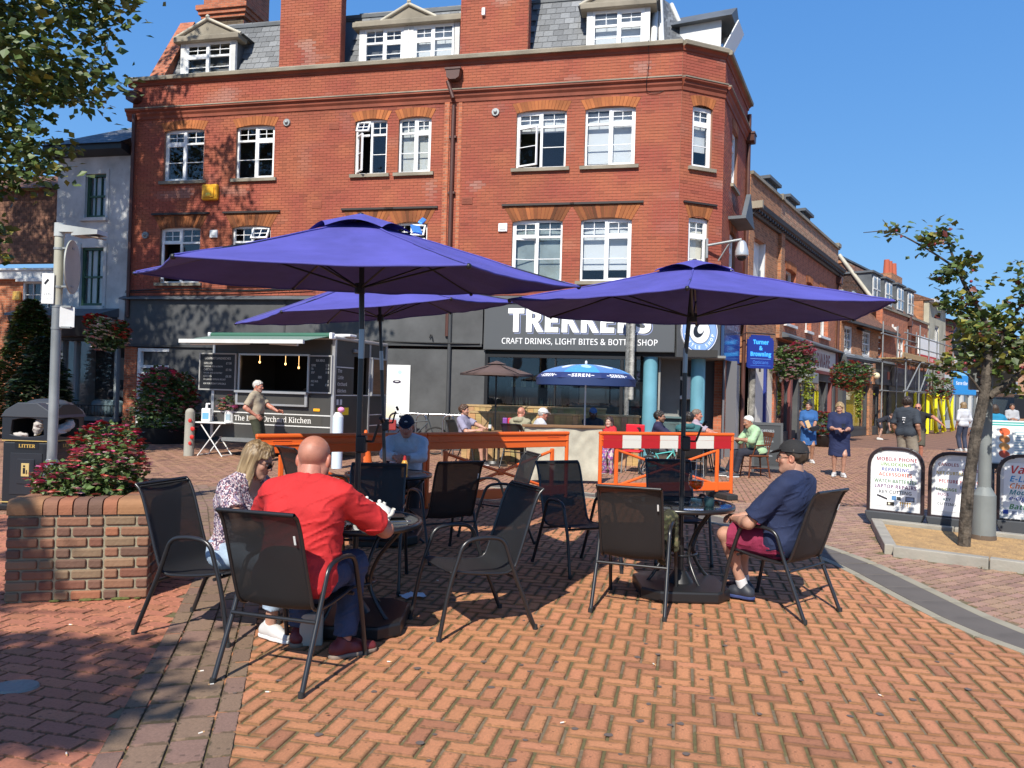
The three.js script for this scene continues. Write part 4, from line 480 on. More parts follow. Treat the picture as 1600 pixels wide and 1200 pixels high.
{
  seed(37); const b = thing('dormered_building', 'brick building with four white dormer windows in a dark slate mansard behind scaffolding', 'building', [Dm[0], 0, Dm[1]], Dm[2]), L = 10.2;
  facade(b, M.brickRed, L, 0, 6.42, [[3.1, 4.5, 3.9, 5.2], [6.0, 8.8, 4.9, 5.5]], -.1); P(b, 'coping', M.stone, [bx(-.1, L, 6.42, 6.54, -.4, .1), bx(-.2, 1.3, 6.54, 6.62, -.5, .12)]);
  sashWindow(b, 3.1, 4.5, 3.9, 5.2, { z: -.1 }); P(b, 'side_wall', M.brickBrown, [at(new THREE.ExtrudeGeometry(shape([[0, 0], [7, 0], [7, 9], [4, 9], [2.2, 8.3], [.4, 6.5], [0, 6.5]]), { depth: .3, bevelEnabled: false }), .25, 0, -.3, 0, PI / 2), bx(6, 8.8, 4.9, 5.5, -.3, -.2)]);
  P(b, 'roof', M.tileBrown, along([[-.35, 6.5], [-2.3, 9.3], [-7, 9.3], [-7, 6.5]], L + .3, .1)); P(b, 'roof', M.lead, bx(.1, L + .3, 9.3, 9.4, -7, -2.2)); P(b, 'hip_flashing', M.cream, bar([.05, 6.6, -.3], [.05, 9.4, -2.25], .1, 6));
  for (const x of [.3, 2.75, 5.3, 7.75]) { const d = sub(b, 'dormer'); P(d, 'cheek', M.lead, bx(x - .2, x + 1.5, 6.5, 8.35, -2.6, -.62)); P(d, 'dormer_roof', M.lead, bx(x - .3, x + 1.6, 8.35, 8.45, -2.8, -.5)); P(d, 'window_frame', M.white, [bx(x, x + 1.3, 6.95, 8.2, -.62, -.57), bx(x + .62, x + .68, 6.95, 8.2, -.57, -.53), bx(x, x + 1.3, 7.5, 7.57, -.57, -.53)]); P(d, 'window_pane', mk([.2, .24, .28], .05), [bx(x + .12, x + .58, 7.6, 8.1, -.57, -.55), bx(x + .72, x + 1.18, 7.6, 8.1, -.57, -.55), bx(x + .12, x + .58, 7.05, 7.47, -.57, -.55), bx(x + .72, x + 1.18, 7.05, 7.47, -.57, -.55)]); }
  P(b, 'downpipe', M.pipe, [cyl(.09, .09, 2.6, 5.3, 5.2, .1, 8), rbox(.3, .3, .24, 5.3, 6.1, .1, .02)]); P(b, 'fascia', mk([.025, .03, .07], .5), bx(-.1, L, 2.5, 3.5, 0, .15)); P(b, 'shop_front', M.black, [bx(.2, L, 0, 2.5, .0, .06)]); P(b, 'lettering', mk([.5, .15, .1], .5), [bx(.5, .9, 2.8, 3.2, .15, .17)]);
  // scaffolding
  const s = thing('scaffolding', 'tube scaffolding with a plank deck and yellow wrapped feet in front of the dormered building', 'scaffolding', [Dm[0], 0, Dm[1]], Dm[2]), X = [-1.7, 1.1, 3.2, 5.2, 7.2, 9.6], pole = (a, c) => P(s, 'pole', M.galv, bar(a, c, .035, 8));
  for (const x of X) { pole([x, 0, 1.5], [x, x > -1 ? 5.6 : 4.6, 1.5]); pole([x, 0, .45], [x, 5.6, .45]); pole([x, 3.7, .2], [x, 3.7, 1.75]); for (const z of [1.5, .45]) if (x > 3) P(s, 'yellow_wrap', mk([.85, .78, .02], .5), cyl(.085, .085, 2.2, x, 1.12, z, 10)); }
  for (const y of [2.2, 3.7, 4.4, 5.0]) { pole([-2, y, 1.5], [10, y, 1.5]); if (y !== 4.4) pole([-2, y, .45], [10, y, .45]); }
  for (const [a, c] of [[[-1.7, 2.2, 1.55], [1.1, 3.7, 1.55]], [[1.1, 2.2, 1.55], [3.2, 3.7, 1.55]], [[5.2, 0, 1.55], [9.6, 2.2, 1.55]]]) pole(a, c);
  for (const [a, c] of [[[3.2, 2, 1.6], [5.2, .1, 1.6]], [[5.2, 2.1, 1.6], [7.2, .1, 1.6]], [[7.3, 2.2, 1.6], [9.6, .1, 1.6]]]) P(s, 'yellow_wrap', mk([.85, .78, .02], .5), bar(a, c, .08, 8));
  for (let i = 0; i < 5; i++) P(s, 'plank', M.palewood, box(11.8, .05, .22, 4, 3.78 + rnd() * .01, .5 + i * .25)); P(s, 'toe_board', M.palewood, box(5, .22, .04, -.0, 3.92, 1.55));
  const g = thing('estate_board', 'white and red property board fixed on the scaffolding', 'sign', [Dm[0], 0, Dm[1]], Dm[2]); P(g, 'white_panel', mk([.8, .8, .8], .5), bx(4.4, 9.6, 4.35, 5.35, .7, .76)); P(g, 'red_panel', mk([.55, .02, .03], .5), bx(4.5, 8.9, 3.95, 4.33, .72, .78)); const t = print(4.2, .34, 420, 34, (q, w, h) => { q.fillStyle = '#c01822'; q.fillRect(0, 0, w, h); q.fillStyle = '#fff'; q.font = 'bold 24px sans-serif'; q.fillText('TO LET', w * .7, h / 2); q.beginPath(); q.moveTo(150, 5); q.lineTo(185, 17); q.lineTo(150, 29); q.fill(); }); P(g, 'lettering', t.mat, at(t.geo, 6.7, 4.14, .784), true);
  // further buildings
  const e = thing('cream_building', 'tall cream fronted building with brick side wall and red chimney pots behind the scaffolding', 'building', [Dm[0], 0, Dm[1]], Dm[2]);
  facade(e, bumpy([.5, .47, .36], .8, .002), 15.4, 0, 8.0, [[12.2, 13.4, 4.6, 6.6]], 10.45, .3); sashWindow(e, 12.2, 13.4, 4.6, 6.6, {}); P(e, 'side_wall', M.brickBrown, ext([[0, 0], [8, 0], [8, 8.0], [2.5, 9.3], [0, 8.0]], .12, 10.32, 0, -.32, 0, PI / 2)); P(e, 'side_wall', M.brickBrown, bx(10.45, 10.6, 0, 7.9, -8, -.31)); P(e, 'roof', M.tileBrown, along([[.3, 8.0], [-2.6, 9.2], [-8.3, 8.0]], 15.5, 10.3)); P(e, 'eaves', M.white, bx(10.4, 15.5, 7.9, 8.1, 0, .35));
  PS(e, 'chimney', M.brickBrown, [bx(6.9, 9.2, 7.5, 10.1, -6.5, -5.6), bx(10.5, 13.2, 8, 9.9, -3, -2.2)]); PS(e, 'chimney_pot', mk([.42, .1, .05], .8), [7.2, 7.75, 8.3, 8.85].map((x) => cyl(.2, .16, .9, x, 10.5, -6, 12)).concat([10.9, 11.6, 12.6].map((x) => cyl(.22, .17, 1.0, x, 10.3, -2.6, 12)))); P(e, 'slate_roof', M.tileSlate, along([[-3, 8.6], [-6, 10.9], [-9, 8.6]], 10.4, 3));
  const f = thing('half_timbered_building', 'red brick and white half timbered shop building behind the young tree', 'building', [30.5, 0, -53], .75);
  facade(f, M.brickRed, 15, 3.6, 7.3, [], -2.5); PS(f, 'white_panel', M.white, [0, 2, 4, 6, 8, 10, 12].map((x) => bx(x, x + 1.1, 4.2, 7, 0, .04))); P(f, 'timber', mk([.1, .03, .03], .7), [0, 2, 4, 6, 8, 10, 12].map((x) => bx(x + .45, x + .65, 4.2, 7, .04, .08)).concat([bx(-2.5, 15, 6.9, 7.2, 0, .1), bx(-2.5, 15, 4, 4.25, 0, .1)])); P(f, 'roof', M.tileBrown, along([[.4, 7.3], [-3, 8.3], [-8, 7.3]], 15, -2.5)); P(f, 'shop_front', mk([.55, .57, .58], .5), [bx(-2.5, 15, 0, .5, -.2, .1), bx(-2.5, 15, 2.6, 3.6, -.2, .15), ...[-2.3, -.4, 1.5, 3.4, 5.3].map((x) => bx(x, x + .3, .5, 2.6, -.2, .1))]); P(f, 'shop_pane', mk([.08, .1, .11], .05), bx(-2.5, 15, .5, 2.6, -.2, -.1));
  const bs = thing('blue_sign', 'light blue oval shop sign on the pale fascia behind the young tree', 'sign', [28.3, 2.95, -48.0], .55); const tt = print(2.6, 1.35, 520, 270, (q, w, h) => { q.fillStyle = '#2a8fd8'; q.fillRect(0, 0, w, h); q.fillStyle = '#7fc4f0'; q.fillRect(0, 0, w, 40); q.fillStyle = '#fff'; q.font = 'bold 62px serif'; q.fillText('Save the Day', w / 2, h / 2, 430); }); P(bs, 'board', mk([.1, .35, .7], .4), rbox(2.8, 1.5, .1, 0, 0, -.06, .05)); P(bs, 'lettering', tt.mat, tt.geo, true);
  const r = thing('white_shop_building', 'white fronted building with dark and cream awnings at the right edge beyond the tree', 'building', [37, 0, -50], -.75); facade(r, M.render, 22, 3.2, 8.5, [[2, 3.4, 4.4, 6.4], [6, 7.4, 4.4, 6.4]], -2); for (const x of [2, 6]) sashWindow(r, x, x + 1.4, 4.4, 6.4); P(r, 'shop_front', M.black, [bx(-2, 22, 2.4, 3.4, 0, .3), bx(-2, 22, 0, .4, -.2, .1)]); P(r, 'shop_pane', mk([.06, .06, .06], .06), bx(-2, 22, .4, 2.4, -.3, -.2)); P(r, 'awning', mk([.6, .57, .5], .8), along([[.3, 2.5], [1.6, 2.0], [1.6, 1.75], [1.57, 1.75], [1.57, 1.97], [.3, 2.44]], 9, 0)); P(r, 'awning', M.black, along([[.3, 3.1], [1.9, 2.75], [1.9, 2.4], [.3, 2.8]], 20, 9.5)); P(r, 'roof', M.tileSlate, along([[.3, 8.5], [-4, 11.5], [-8, 8.5]], 22, -2)); PS(r, 'post', M.iron, [1, 4, 7].map((x) => cyl(.07, .07, 2.4, x, 1.2, 1.0, 8)));
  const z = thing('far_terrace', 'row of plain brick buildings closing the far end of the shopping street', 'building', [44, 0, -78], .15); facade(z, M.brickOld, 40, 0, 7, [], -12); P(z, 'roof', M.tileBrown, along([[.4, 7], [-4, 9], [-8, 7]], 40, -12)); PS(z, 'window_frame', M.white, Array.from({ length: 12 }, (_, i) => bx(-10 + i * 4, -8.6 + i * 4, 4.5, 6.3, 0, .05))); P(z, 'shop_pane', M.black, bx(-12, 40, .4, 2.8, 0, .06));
}
// hanging projecting sign
{ const s = thing('projecting_sign', 'blue projecting sign with rounded top reading Turner & Browning Opticians', 'sign', [7.43, 3.02, -23], .32); const w = .92, h = 1.0, sh = new THREE.Shape(); sh.moveTo(-w / 2, -h / 2 + .04); sh.lineTo(-w / 2, h / 2 - .14); sh.quadraticCurveTo(-w / 2 + .12, h / 2 - .13, -w / 2 + .14, h / 2); sh.lineTo(w / 2 - .14, h / 2); sh.quadraticCurveTo(w / 2 - .12, h / 2 - .13, w / 2, h / 2 - .14); sh.lineTo(w / 2, -h / 2 + .04); sh.lineTo(w / 2 - .04, -h / 2); sh.lineTo(-w / 2 + .04, -h / 2); sh.closePath(); P(s, 'board', mk([.015, .03, .22], .35), new THREE.ExtrudeGeometry(sh, { depth: .05, bevelEnabled: false }).translate(0, 0, -.06)); const t = print(.84, .9, 420, 450, (g, W, H) => { g.fillStyle = '#1c2f86'; g.fillRect(0, 0, W, H); g.fillStyle = '#5fc4ff'; g.strokeStyle = '#0b78e0'; g.lineWidth = 14; g.lineJoin = 'round'; const q = (t, y, s) => { g.font = 'bold ' + s + 'px sans-serif'; g.strokeText(t, W / 2, y, 370); g.fillText(t, W / 2, y, 370); }; q('Turner', 70, 84); q('&', 160, 80); q('Browning', 250, 84); g.fillStyle = '#7ea8e8'; g.fillRect(30, 318, W - 60, 5); g.font = '66px sans-serif'; g.fillStyle = '#4d8ae0'; g.fillText('Opticians', W / 2, 372, 330); g.fillRect(30, 420, W - 60, 4); }); P(s, 'lettering', t.mat, at(t.geo, 0, -.02, -.007), true); P(s, 'bracket', M.iron, [bar([-.5, .55, -.03], [.5, .55, -.03], .02), bar([0, -.5, -.03], [0, -.6, -.03], .03), bar([-.5, .55, -.03], [-.85, .3, -.5], .015)]); }
// ---------- trees ----------
function tree(name, label, pos, trunk, limbs, clumps, o = {}) { // trunk/limbs: [[points], r0, r1]; clumps: [x,y,z,rx,ry,rz,n]
  const t = thing(name, label, 'tree', pos); const tap = ([pts, a, b]) => { const c = new THREE.CatmullRomCurve3(pts.map((p) => V3(...p))), n = 14, g = new THREE.TubeGeometry(c, n, 1, 9), p = g.attributes.position; for (let i = 0; i <= n; i++) { const q = c.getPointAt(i / n), r = lerp(a, b, i / n); for (let j = 0; j <= 9; j++) { const k = i * 10 + j; const w = r * (1 + .12 * n3(q.x * 3 + j, q.y * 4, q.z * 3)); p.setXYZ(k, q.x + (p.getX(k) - q.x) * w, q.y + (p.getY(k) - q.y) * w, q.z + (p.getZ(k) - q.z) * w); } } g.computeVertexNormals(); return g; };
  P(t, 'trunk', M.barkm, trunk.map(tap)); if (limbs.length) PS(t, 'limb', M.barkm, limbs.map(tap));
  const L = [], s = o.leaf ?? .13; for (const [x, y, z, a, b, c, n, dens] of clumps) { const twigs = []; for (let i = 0; i < Math.ceil(n / 16); i++) { const u = rnd() * 2 - 1, ph = rnd() * 6.283, r = Math.cbrt(rnd()) * .98, q = Math.sqrt(1 - u * u); twigs.push([x + a * r * q * Math.cos(ph), y + b * r * u, z + c * r * q * Math.sin(ph)]); } for (let i = 0; i < n; i++) { const w = twigs[i >> 4], d = o.spread ?? .34, p = [w[0] + (rnd() + rnd() - 1) * d, w[1] + (rnd() + rnd() - 1) * d * .7, w[2] + (rnd() + rnd() - 1) * d], k = .6 + rnd() * .8, yel = rnd() < (o.yellow ?? .1), red = rnd() < (o.red ?? 0); L.push({ p, s: s * (.65 + rnd() * .7), c: red ? [.14 * k, .03 * k, .02 * k] : yel ? [.20 * k, .18 * k, .02 * k] : [.072 * k, .112 * k, .02 * k] }); } }
  P(t, 'crown', M.leaf, leaves(L, .2, 1.15), true); return t;
}
M.barkm = mk([.16, .13, .1], .95, { map: T.bark, bumpMap: T.bark, bumpScale: .02 });
{
  seed(41); const cl = [], K = 1.42, U = ([x, y, z]) => [x * K, (y - 1.6) * K + 1.6, z * K];
  // big plane tree on the left: clumps along the visible lower right of its crown, then the rest of the crown above
  for (const [x, y, z, r, n] of [[-5.3, 6.6, -9.7, .5, 150], [-5.55, 5.5, -9.8, .45, 130], [-6.1, 4.4, -9.9, .4, 110], [-7.0, 3.35, -10, .4, 130], [-7.8, 3.0, -10.1, .45, 150], [-5.9, 6.7, -9.6, .7, 330], [-6.7, 6.9, -9.8, .95, 620], [-6.2, 5.6, -9.8, .7, 380], [-7.1, 5.6, -9.9, .9, 640], [-6.8, 4.6, -9.8, .7, 400], [-7.8, 4.4, -10, .85, 600], [-7.4, 3.7, -9.9, .55, 280], [-8.4, 3.5, -10.2, .7, 330], [-5.1, 7.2, -9.9, .5, 150], [-8.2, 6.2, -10.4, 1.1, 700], [-4.5, 7.75, -10, .45, 110], [-4.9, 8.0, -10, .5, 160], [-5.5, 6.1, -9.6, .4, 120]]) cl.push([...U([x, y, z]), r * K, r * .8 * K, r * K, n * 1.9 | 0]);
  for (let i = 0; i < 84; i++) { const u = rr(-.9, 1), ph = rr(0, 6.283), q = Math.sqrt(1 - u * u), r = rr(.35, 1), c = [-15.2 + 4.6 * r * q * Math.cos(ph), 14.2 + 6.2 * r * u, -14.6 + 4 * r * q * Math.sin(ph)]; if (c[1] < 11 && c[0] > -12.5) continue; cl.push([...c, 1.3, 1.0, 1.3, 300]); }
  const TR = [[-15.9, -.1, -14.6], [-15.8, 3, -14.6], [-15.6, 7, -14.6], [-15.4, 11, -14.6], [-15.2, 17, -14.6]];
  tree('plane_tree', 'large leafy plane tree reaching in from the left edge above the lamp post', [0, 0, 0], [[TR, .42, .12]], [[[[-15.8, 4, -14.6], [-13.6, 5.4, -14.2], [-11.4, 6.3, -14.0], [-9.3, 7.3, -13.9]], .15, .02], [[[-15.7, 5.6, -14.6], [-13.4, 7.9, -14.2], [-10.8, 9.0, -13.9], [-7.6, 9.8, -13.9]], .15, .02], [[[-11.4, 6.3, -14], [-10.5, 5.7, -14], [-9.5, 5.2, -13.9]], .04, .01], [[[-15.5, 9, -14.6], [-17, 12, -14], [-18, 14, -13]], .15, .03], [[[-15.4, 10, -14.6], [-13.4, 13, -13.8], [-12, 15, -13]], .14, .03], [[[-15.4, 11, -14.6], [-15.6, 14.5, -12.5], [-16, 17, -12]], .12, .03]], cl, { leaf: .15, spread: .5, yellow: .14 });
  // second plane tree behind the camera, seen only by its shadow
  const c2 = []; for (const [x, y, z, a, b, c, n] of [[-4.1, 6.0, 2.05, .55, .3, .36, 700], [-4.9, 6.0, 1.75, .5, .3, .3, 460], [-4.5, 6.05, 1.35, .8, .12, .13, 300], [-3.7, 6.0, 2.25, .25, .2, .22, 120], [-5.35, 6.1, .25, .25, .5, .3, 300], [-3.2, 6, -1.5, .28, .14, .2, 60], [-7.3, 8, -1.1, .9, .6, .8, 420], [-6.3, 7, -.6, .4, .4, .4, 120], [-6.5, 7, 2.5, .5, .5, .5, 200]]) c2.push([x, y, z, a, b, c, n]); for (let i = 0; i < 16; i++) c2.push([-12 + rr(-2, 1.4), 9 + rr(-2, 3), 4.5 + rr(-2.5, 2.5), 1.2, .9, 1.2, 260]);
  tree('plane_tree', 'plane tree standing behind the viewpoint whose branches shade the near left paving', [0, 0, 0], [[[[-9.5, -.1, 4.5], [-9.5, 4, 4.5], [-9.8, 9, 4.6]], .3, .12]], [[[[-9.5, 4.4, 4.5], [-7.5, 5.6, 3.2], [-5.6, 6.1, 1.8], [-3.2, 5.9, 1.7]], .1, .02], [[[-7, 5.8, 2.8], [-5.8, 6.1, .9], [-4.5, 6, .5]], .05, .012]], c2, { leaf: .13, spread: .3 });
  // young crab apple in the bed on the right
  const c3 = []; for (const [x, y, z, r, n] of [[5.3, 2.35, -8.5, .45, 190], [5.75, 2.5, -8.4, .5, 240], [6.2, 2.55, -8.5, .5, 230], [5.5, 1.98, -8.4, .35, 110], [6.0, 2.1, -8.3, .42, 170], [6.4, 2.15, -8.4, .4, 150], [4.98, 2.75, -8.5, .22, 70], [4.85, 3.1, -8.5, .2, 62], [4.72, 3.42, -8.5, .22, 60], [5.6, 3.0, -8.5, .25, 60], [6.0, 3.05, -8.5, .25, 60], [6.4, 2.95, -8.6, .3, 70], [4.68, 1.98, -8.4, .16, 22], [4.95, 2.05, -8.4, .14, 18], [4.18, 3.5, -8.5, .08, 12], [5.95, 1.8, -8.3, .3, 70], [5.0, 2.45, -8.4, .25, 70], [6.7, 2.55, -8.5, .4, 120]]) c3.push([x, y, z, r, r * .85, r, n * 2.8 | 0]);
  const t = tree('crab_apple_tree', 'slender young crab apple tree with small red fruit in the kerbed bed on the right', [0, 0, 0], [[[[5.02, -.05, -8.47], [5.045, .6, -8.46], [5.12, 1.3, -8.45], [5.2, 1.75, -8.45], [5.24, 2.3, -8.45]], .066, .05]], [[[[5.3, 2.25, -8.45], [5.15, 2.6, -8.45], [4.95, 3.0, -8.5], [4.75, 3.5, -8.5]], .035, .008], [[[4.88, 3.12, -8.5], [4.5, 3.35, -8.5], [4.15, 3.5, -8.5], [3.85, 3.48, -8.5]], .014, .004], [[[4.15, 3.5, -8.5], [4.1, 3.58, -8.5], [4.06, 3.63, -8.5]], .006, .003], [[[5.25, 1.7, -8.45], [5.5, 1.9, -8.42], [5.9, 2.3, -8.4], [6.4, 2.7, -8.5]], .04, .008], [[[5.3, 2.2, -8.45], [5.6, 2.7, -8.5], [5.9, 3.0, -8.5]], .025, .006], [[[5.2, 1.7, -8.45], [4.95, 1.95, -8.4], [4.65, 1.98, -8.4]], .015, .005], [[[5.3, 2.2, -8.45], [5.9, 2.75, -8.5], [6.6, 2.95, -8.6]], .02, .005]], c3, { leaf: .07, spread: .15, yellow: .22, red: .05 });
  const ap = []; for (let i = 0; i < 34; i++) { const c = c3[Math.floor(rnd() * c3.length)]; ap.push(sph(rr(.013, .02), c[0] + rr(-1, 1) * c[3], c[1] + rr(-1, .6) * c[3], c[2] + rr(-.5, 1) * c[3], 1, 1, 1, 8, 6)); } P(t, 'fruit', mk([.22, .02, .03], .35), ap).userData.kind = 'stuff';
  const c4 = []; for (let i = 0; i < 26; i++) c4.push([rr(-2.6, 2.6), rr(3, 7.2), rr(-2, 2), 1.1, .8, 1.1, 150]); const far = tree('street_tree', 'bright green street tree beyond the right edge of the shops', [30, 0, -38], [[[[0, 0, 0], [0, 3, 0], [.2, 6, 0]], .18, .06]], [], c4, { leaf: .2, yellow: .4 });
}
// ---------- planting ----------
function flowerMass(parent, blobs, o = {}) { // blobs [x,y,z,rx,ry,rz,nLeaf,nFlower,[colours]]
  const L = [], F = []; for (const [x, y, z, a, b, c, nl, nf, cols] of blobs) { for (let i = 0; i < nl + nf; i++) { const u = rnd() * 2 - 1, ph = rnd() * 6.283, q = Math.sqrt(1 - u * u), r = i < nl ? .55 + .45 * rnd() : .93 + .12 * rnd(), p = [x + a * r * q * Math.cos(ph), y + b * r * u, z + c * r * q * Math.sin(ph)], k = .6 + rnd() * .8; if (i < nl) L.push({ p, s: (o.leaf ?? .06) * (.6 + rnd() * .8), c: (o.green ?? [.06, .115, .022]).map((v) => v * k) }); else { const cc = cols[Math.floor(rnd() * cols.length)], n = 5, ry = rnd() * 6; for (let j = 0; j < n; j++) F.push({ p, s: (o.flower ?? .035) * (.7 + .5 * rnd()), ry: ry + j * 6.283 / n, rx: -.5 + rnd() * .6, rz: (rnd() - .5) * .6, c: cc.map((v) => v * (.75 + rnd() * .4)) }); } } }
  if (L.length) P(parent, 'foliage', M.leaf, leaves(L, .22, o.elong ?? 1.3), true); if (F.length) P(parent, 'flowers', M.petal, leaves(F, .1, 1), true);
}
const RED = [.42, .012, .015], PINK = [.62, .09, .2], HOT = [.6, .03, .14], PALE = [.75, .42, .45], WHT = [.75, .72, .68], CORAL = [.7, .16, .12];
{
  seed(51); const pl = thing('flower_tower', 'tall mounded planter covered in red and pink flowers against the dark shop front', 'flower planter', [-9.3, 0, -20.6]); P(pl, 'tub', M.black, [cyl(.75, .85, .4, 0, .2, 0, 20)]); flowerMass(pl, [[0, .6, 0, .98, .55, .9, 1700, 190, [PALE, WHT, PINK]], [.05, 1.15, 0, .82, .55, .75, 1500, 170, [RED, PALE, PINK]], [-.1, 1.6, .05, .55, .42, .5, 800, 140, [PINK, HOT, PALE]], [.5, 1.5, .1, .35, .35, .35, 400, 70, [RED, RED, CORAL]]], { leaf: .085, flower: .085 });
  const mkb = (label, pos, blobs, trail) => { const h = thing('hanging_basket', label, 'hanging basket', pos); P(h, 'basket', M.black, [at(new THREE.SphereGeometry(.25, 14, 8, 0, 6.3, PI / 2, PI / 2), 0, 0, 0)]); flowerMass(h, blobs.map((q) => q.map((v, i) => i === 7 ? Math.round(v * 2.2) : v)), { leaf: .09, flower: .09 }); if (trail) { const L = []; for (let i = 0; i < 520; i++) { const y = rnd(); L.push({ p: [trail[0] + rr(-1, 1) * .2 * (1.1 - y), -.1 - y * trail[1], rr(-1, 1) * .18 * (1.1 - y) + .12], s: .07, c: [.22 * rr(.7, 1.2), .26 * rr(.7, 1.2), .02] }); } P(h, 'trailing_foliage', M.leaf, leaves(L), true); } return h; };
  mkb('red and white flower basket hanging between white house and grey shop front', [-11.05, 2.85, -20.9], [[0, 0, 0, .55, .45, .5, 900, 26, [WHT, PALE]], [-.2, .35, .2, .3, .2, .3, 160, 46, [RED]], [.45, .15, .2, .2, .25, .3, 150, 26, [RED, CORAL]], [.1, .2, .4, .3, .25, .2, 100, 24, [WHT]]]); const hb = [[-11.05, 2.85, -20.9]];
  mkb('flower basket with a long lime green trail hanging beside the blue opticians sign', [9.2, 2.75, -25.2], [[0, .1, 0, .75, .6, .6, 1300, 60, [PALE, WHT, PINK]], [.2, .5, .2, .4, .3, .4, 260, 50, [PINK, PALE]]], [.45, 1.6]);
  mkb('flower basket of coral blooms with a lime trail in front of the grey shop', [13.6, 2.55, -31], [[0, .1, 0, .78, .62, .6, 1300, 90, [CORAL, RED, CORAL]], [.6, .3, .2, .3, .3, .3, 160, 30, [WHT]]], [.35, 1.5]);
  mkb('distant flower basket on the scaffolding end near the yellow wrapped poles', [22.6, 2.4, -40.5], [[0, 0, 0, .7, .6, .6, 500, 60, [RED, PINK]]]);
  const rp = thing('flower_pot', 'round black pot of bright red flowers on the pavement behind the woman in blue', 'flower pot', [10.95, 0, -27.0]); P(rp, 'pot', M.black, lathe([[0, 0], [.26, 0], [.36, .4], [.38, .42], [.33, .42], [0, .38]], 18)); flowerMass(rp, [[0, .75, 0, .55, .48, .5, 700, 170, [RED, RED, HOT]]], { leaf: .08, flower: .085 });
  // evergreens by the left houses
  const con = (label, pos, h, r, n, g) => { const t = thing('conifer', label, 'shrub', pos); P(t, 'trunk', M.barkm, cyl(.08, .04, h * .7, 0, h * .35, 0, 8)); const L = []; for (let i = 0; i < n; i++) { const y = Math.pow(rnd(), .8), a = rnd() * 6.283, R = r * Math.pow(1 - y, .55) * (.7 + .35 * rnd()) * (1 + .18 * n3(a * 1.2, y * 6, 3)); L.push({ p: [R * Math.cos(a), .1 + y * h, R * Math.sin(a)], s: .1 * (.6 + rnd()), rx: rr(-.4, .4), rz: rr(-.4, .4), c: g.map((v) => v * (.5 + rnd() * .9)) }); } P(t, 'foliage', M.leaf, leaves(L, .3, 1.6), true); };
  con('rounded golden green conifer in front of the orange brick house', [-13.6, 0, -21.6], 3.7, 1.0, 8000, [.10, .12, .02]); con('dark green bush below the white house shop canopy', [-12.5, 0, -20.4], 2.6, .85, 5000, [.03, .055, .018]); con('low dark shrub at the far left edge', [-14.6, 0, -20], 1.6, 1.0, 3500, [.03, .06, .025]);
}
// ---------- people: signed-distance bodies meshed with surface nets ----------
function nets(lo, hi, c, field) { // field(Float32Array f, dims, lo, c) fills samples
  const nx = Math.ceil((hi[0] - lo[0]) / c) + 2, ny = Math.ceil((hi[1] - lo[1]) / c) + 2, nz = Math.ceil((hi[2] - lo[2]) / c) + 2, f = new Float32Array(nx * ny * nz).fill(1); field(f, nx, ny, nz);
  const id = new Int32Array(nx * ny * nz).fill(-1), pos = [], nor = [], idx = [], X = 1, Y = nx, Z = nx * ny, off = [0, X, Y, X + Y, Z, X + Z, Y + Z, X + Y + Z], ed = [[0, 1], [2, 3], [4, 5], [6, 7], [0, 2], [1, 3], [4, 6], [5, 7], [0, 4], [1, 5], [2, 6], [3, 7]];
  for (let k = 0; k < nz - 1; k++) for (let j = 0; j < ny - 1; j++) for (let i = 0; i < nx - 1; i++) {
    const b = i + j * Y + k * Z; let m = 0; for (let q = 0; q < 8; q++) if (f[b + off[q]] < 0) m |= 1 << q; if (m === 0 || m === 255) continue;
    let n = 0, x = 0, y = 0, z = 0; for (const [p, q] of ed) { const a = f[b + off[p]], e = f[b + off[q]]; if ((a < 0) === (e < 0)) continue; const t = a / (a - e); x += (p & 1) + t * ((q & 1) - (p & 1)); y += (p >> 1 & 1) + t * ((q >> 1 & 1) - (p >> 1 & 1)); z += (p >> 2 & 1) + t * ((q >> 2 & 1) - (p >> 2 & 1)); n++; }
    id[b] = pos.length / 3; pos.push(lo[0] + (i + x / n) * c, lo[1] + (j + y / n) * c, lo[2] + (k + z / n) * c);
    const F = (o) => f[b + o]; let gx = F(1) - F(0) + F(off[3]) - F(off[2]) + F(off[5]) - F(off[4]) + F(off[7]) - F(off[6]), gy = F(off[2]) - F(0) + F(off[3]) - F(off[1]) + F(off[6]) - F(off[4]) + F(off[7]) - F(off[5]), gz = F(off[4]) - F(0) + F(off[5]) - F(off[1]) + F(off[6]) - F(off[2]) + F(off[7]) - F(off[3]); const l = Math.hypot(gx, gy, gz) || 1; nor.push(gx / l, gy / l, gz / l);
  }
  const quad = (a, b, d, e, flip) => { if (a < 0 || b < 0 || d < 0 || e < 0) return; flip ? idx.push(a, d, b, b, d, e) : idx.push(a, b, d, b, e, d); };
  for (let k = 1; k < nz - 1; k++) for (let j = 1; j < ny - 1; j++) for (let i = 1; i < nx - 1; i++) { const b = i + j * Y + k * Z, s = f[b] < 0; if (s !== f[b + X] < 0) quad(id[b - Y - Z], id[b - Z], id[b - Y], id[b], !s); if (s !== f[b + Y] < 0) quad(id[b - X - Z], id[b - X], id[b - Z], id[b], !s); if (s !== f[b + Z] < 0) quad(id[b - X - Y], id[b - Y], id[b - X], id[b], !s); }
  const g = new THREE.BufferGeometry(); g.setAttribute('position', new THREE.Float32BufferAttribute(pos, 3)); g.setAttribute('normal', new THREE.Float32BufferAttribute(nor, 3)); g.setAttribute('uv', new THREE.Float32BufferAttribute(new Float32Array(pos.length / 3 * 2), 2)); g.setIndex(idx); return g;
}
const smin = (a, b, k) => { const h = Math.max(k - Math.abs(a - b), 0) / k; return Math.min(a, b) - h * h * k * .25; };
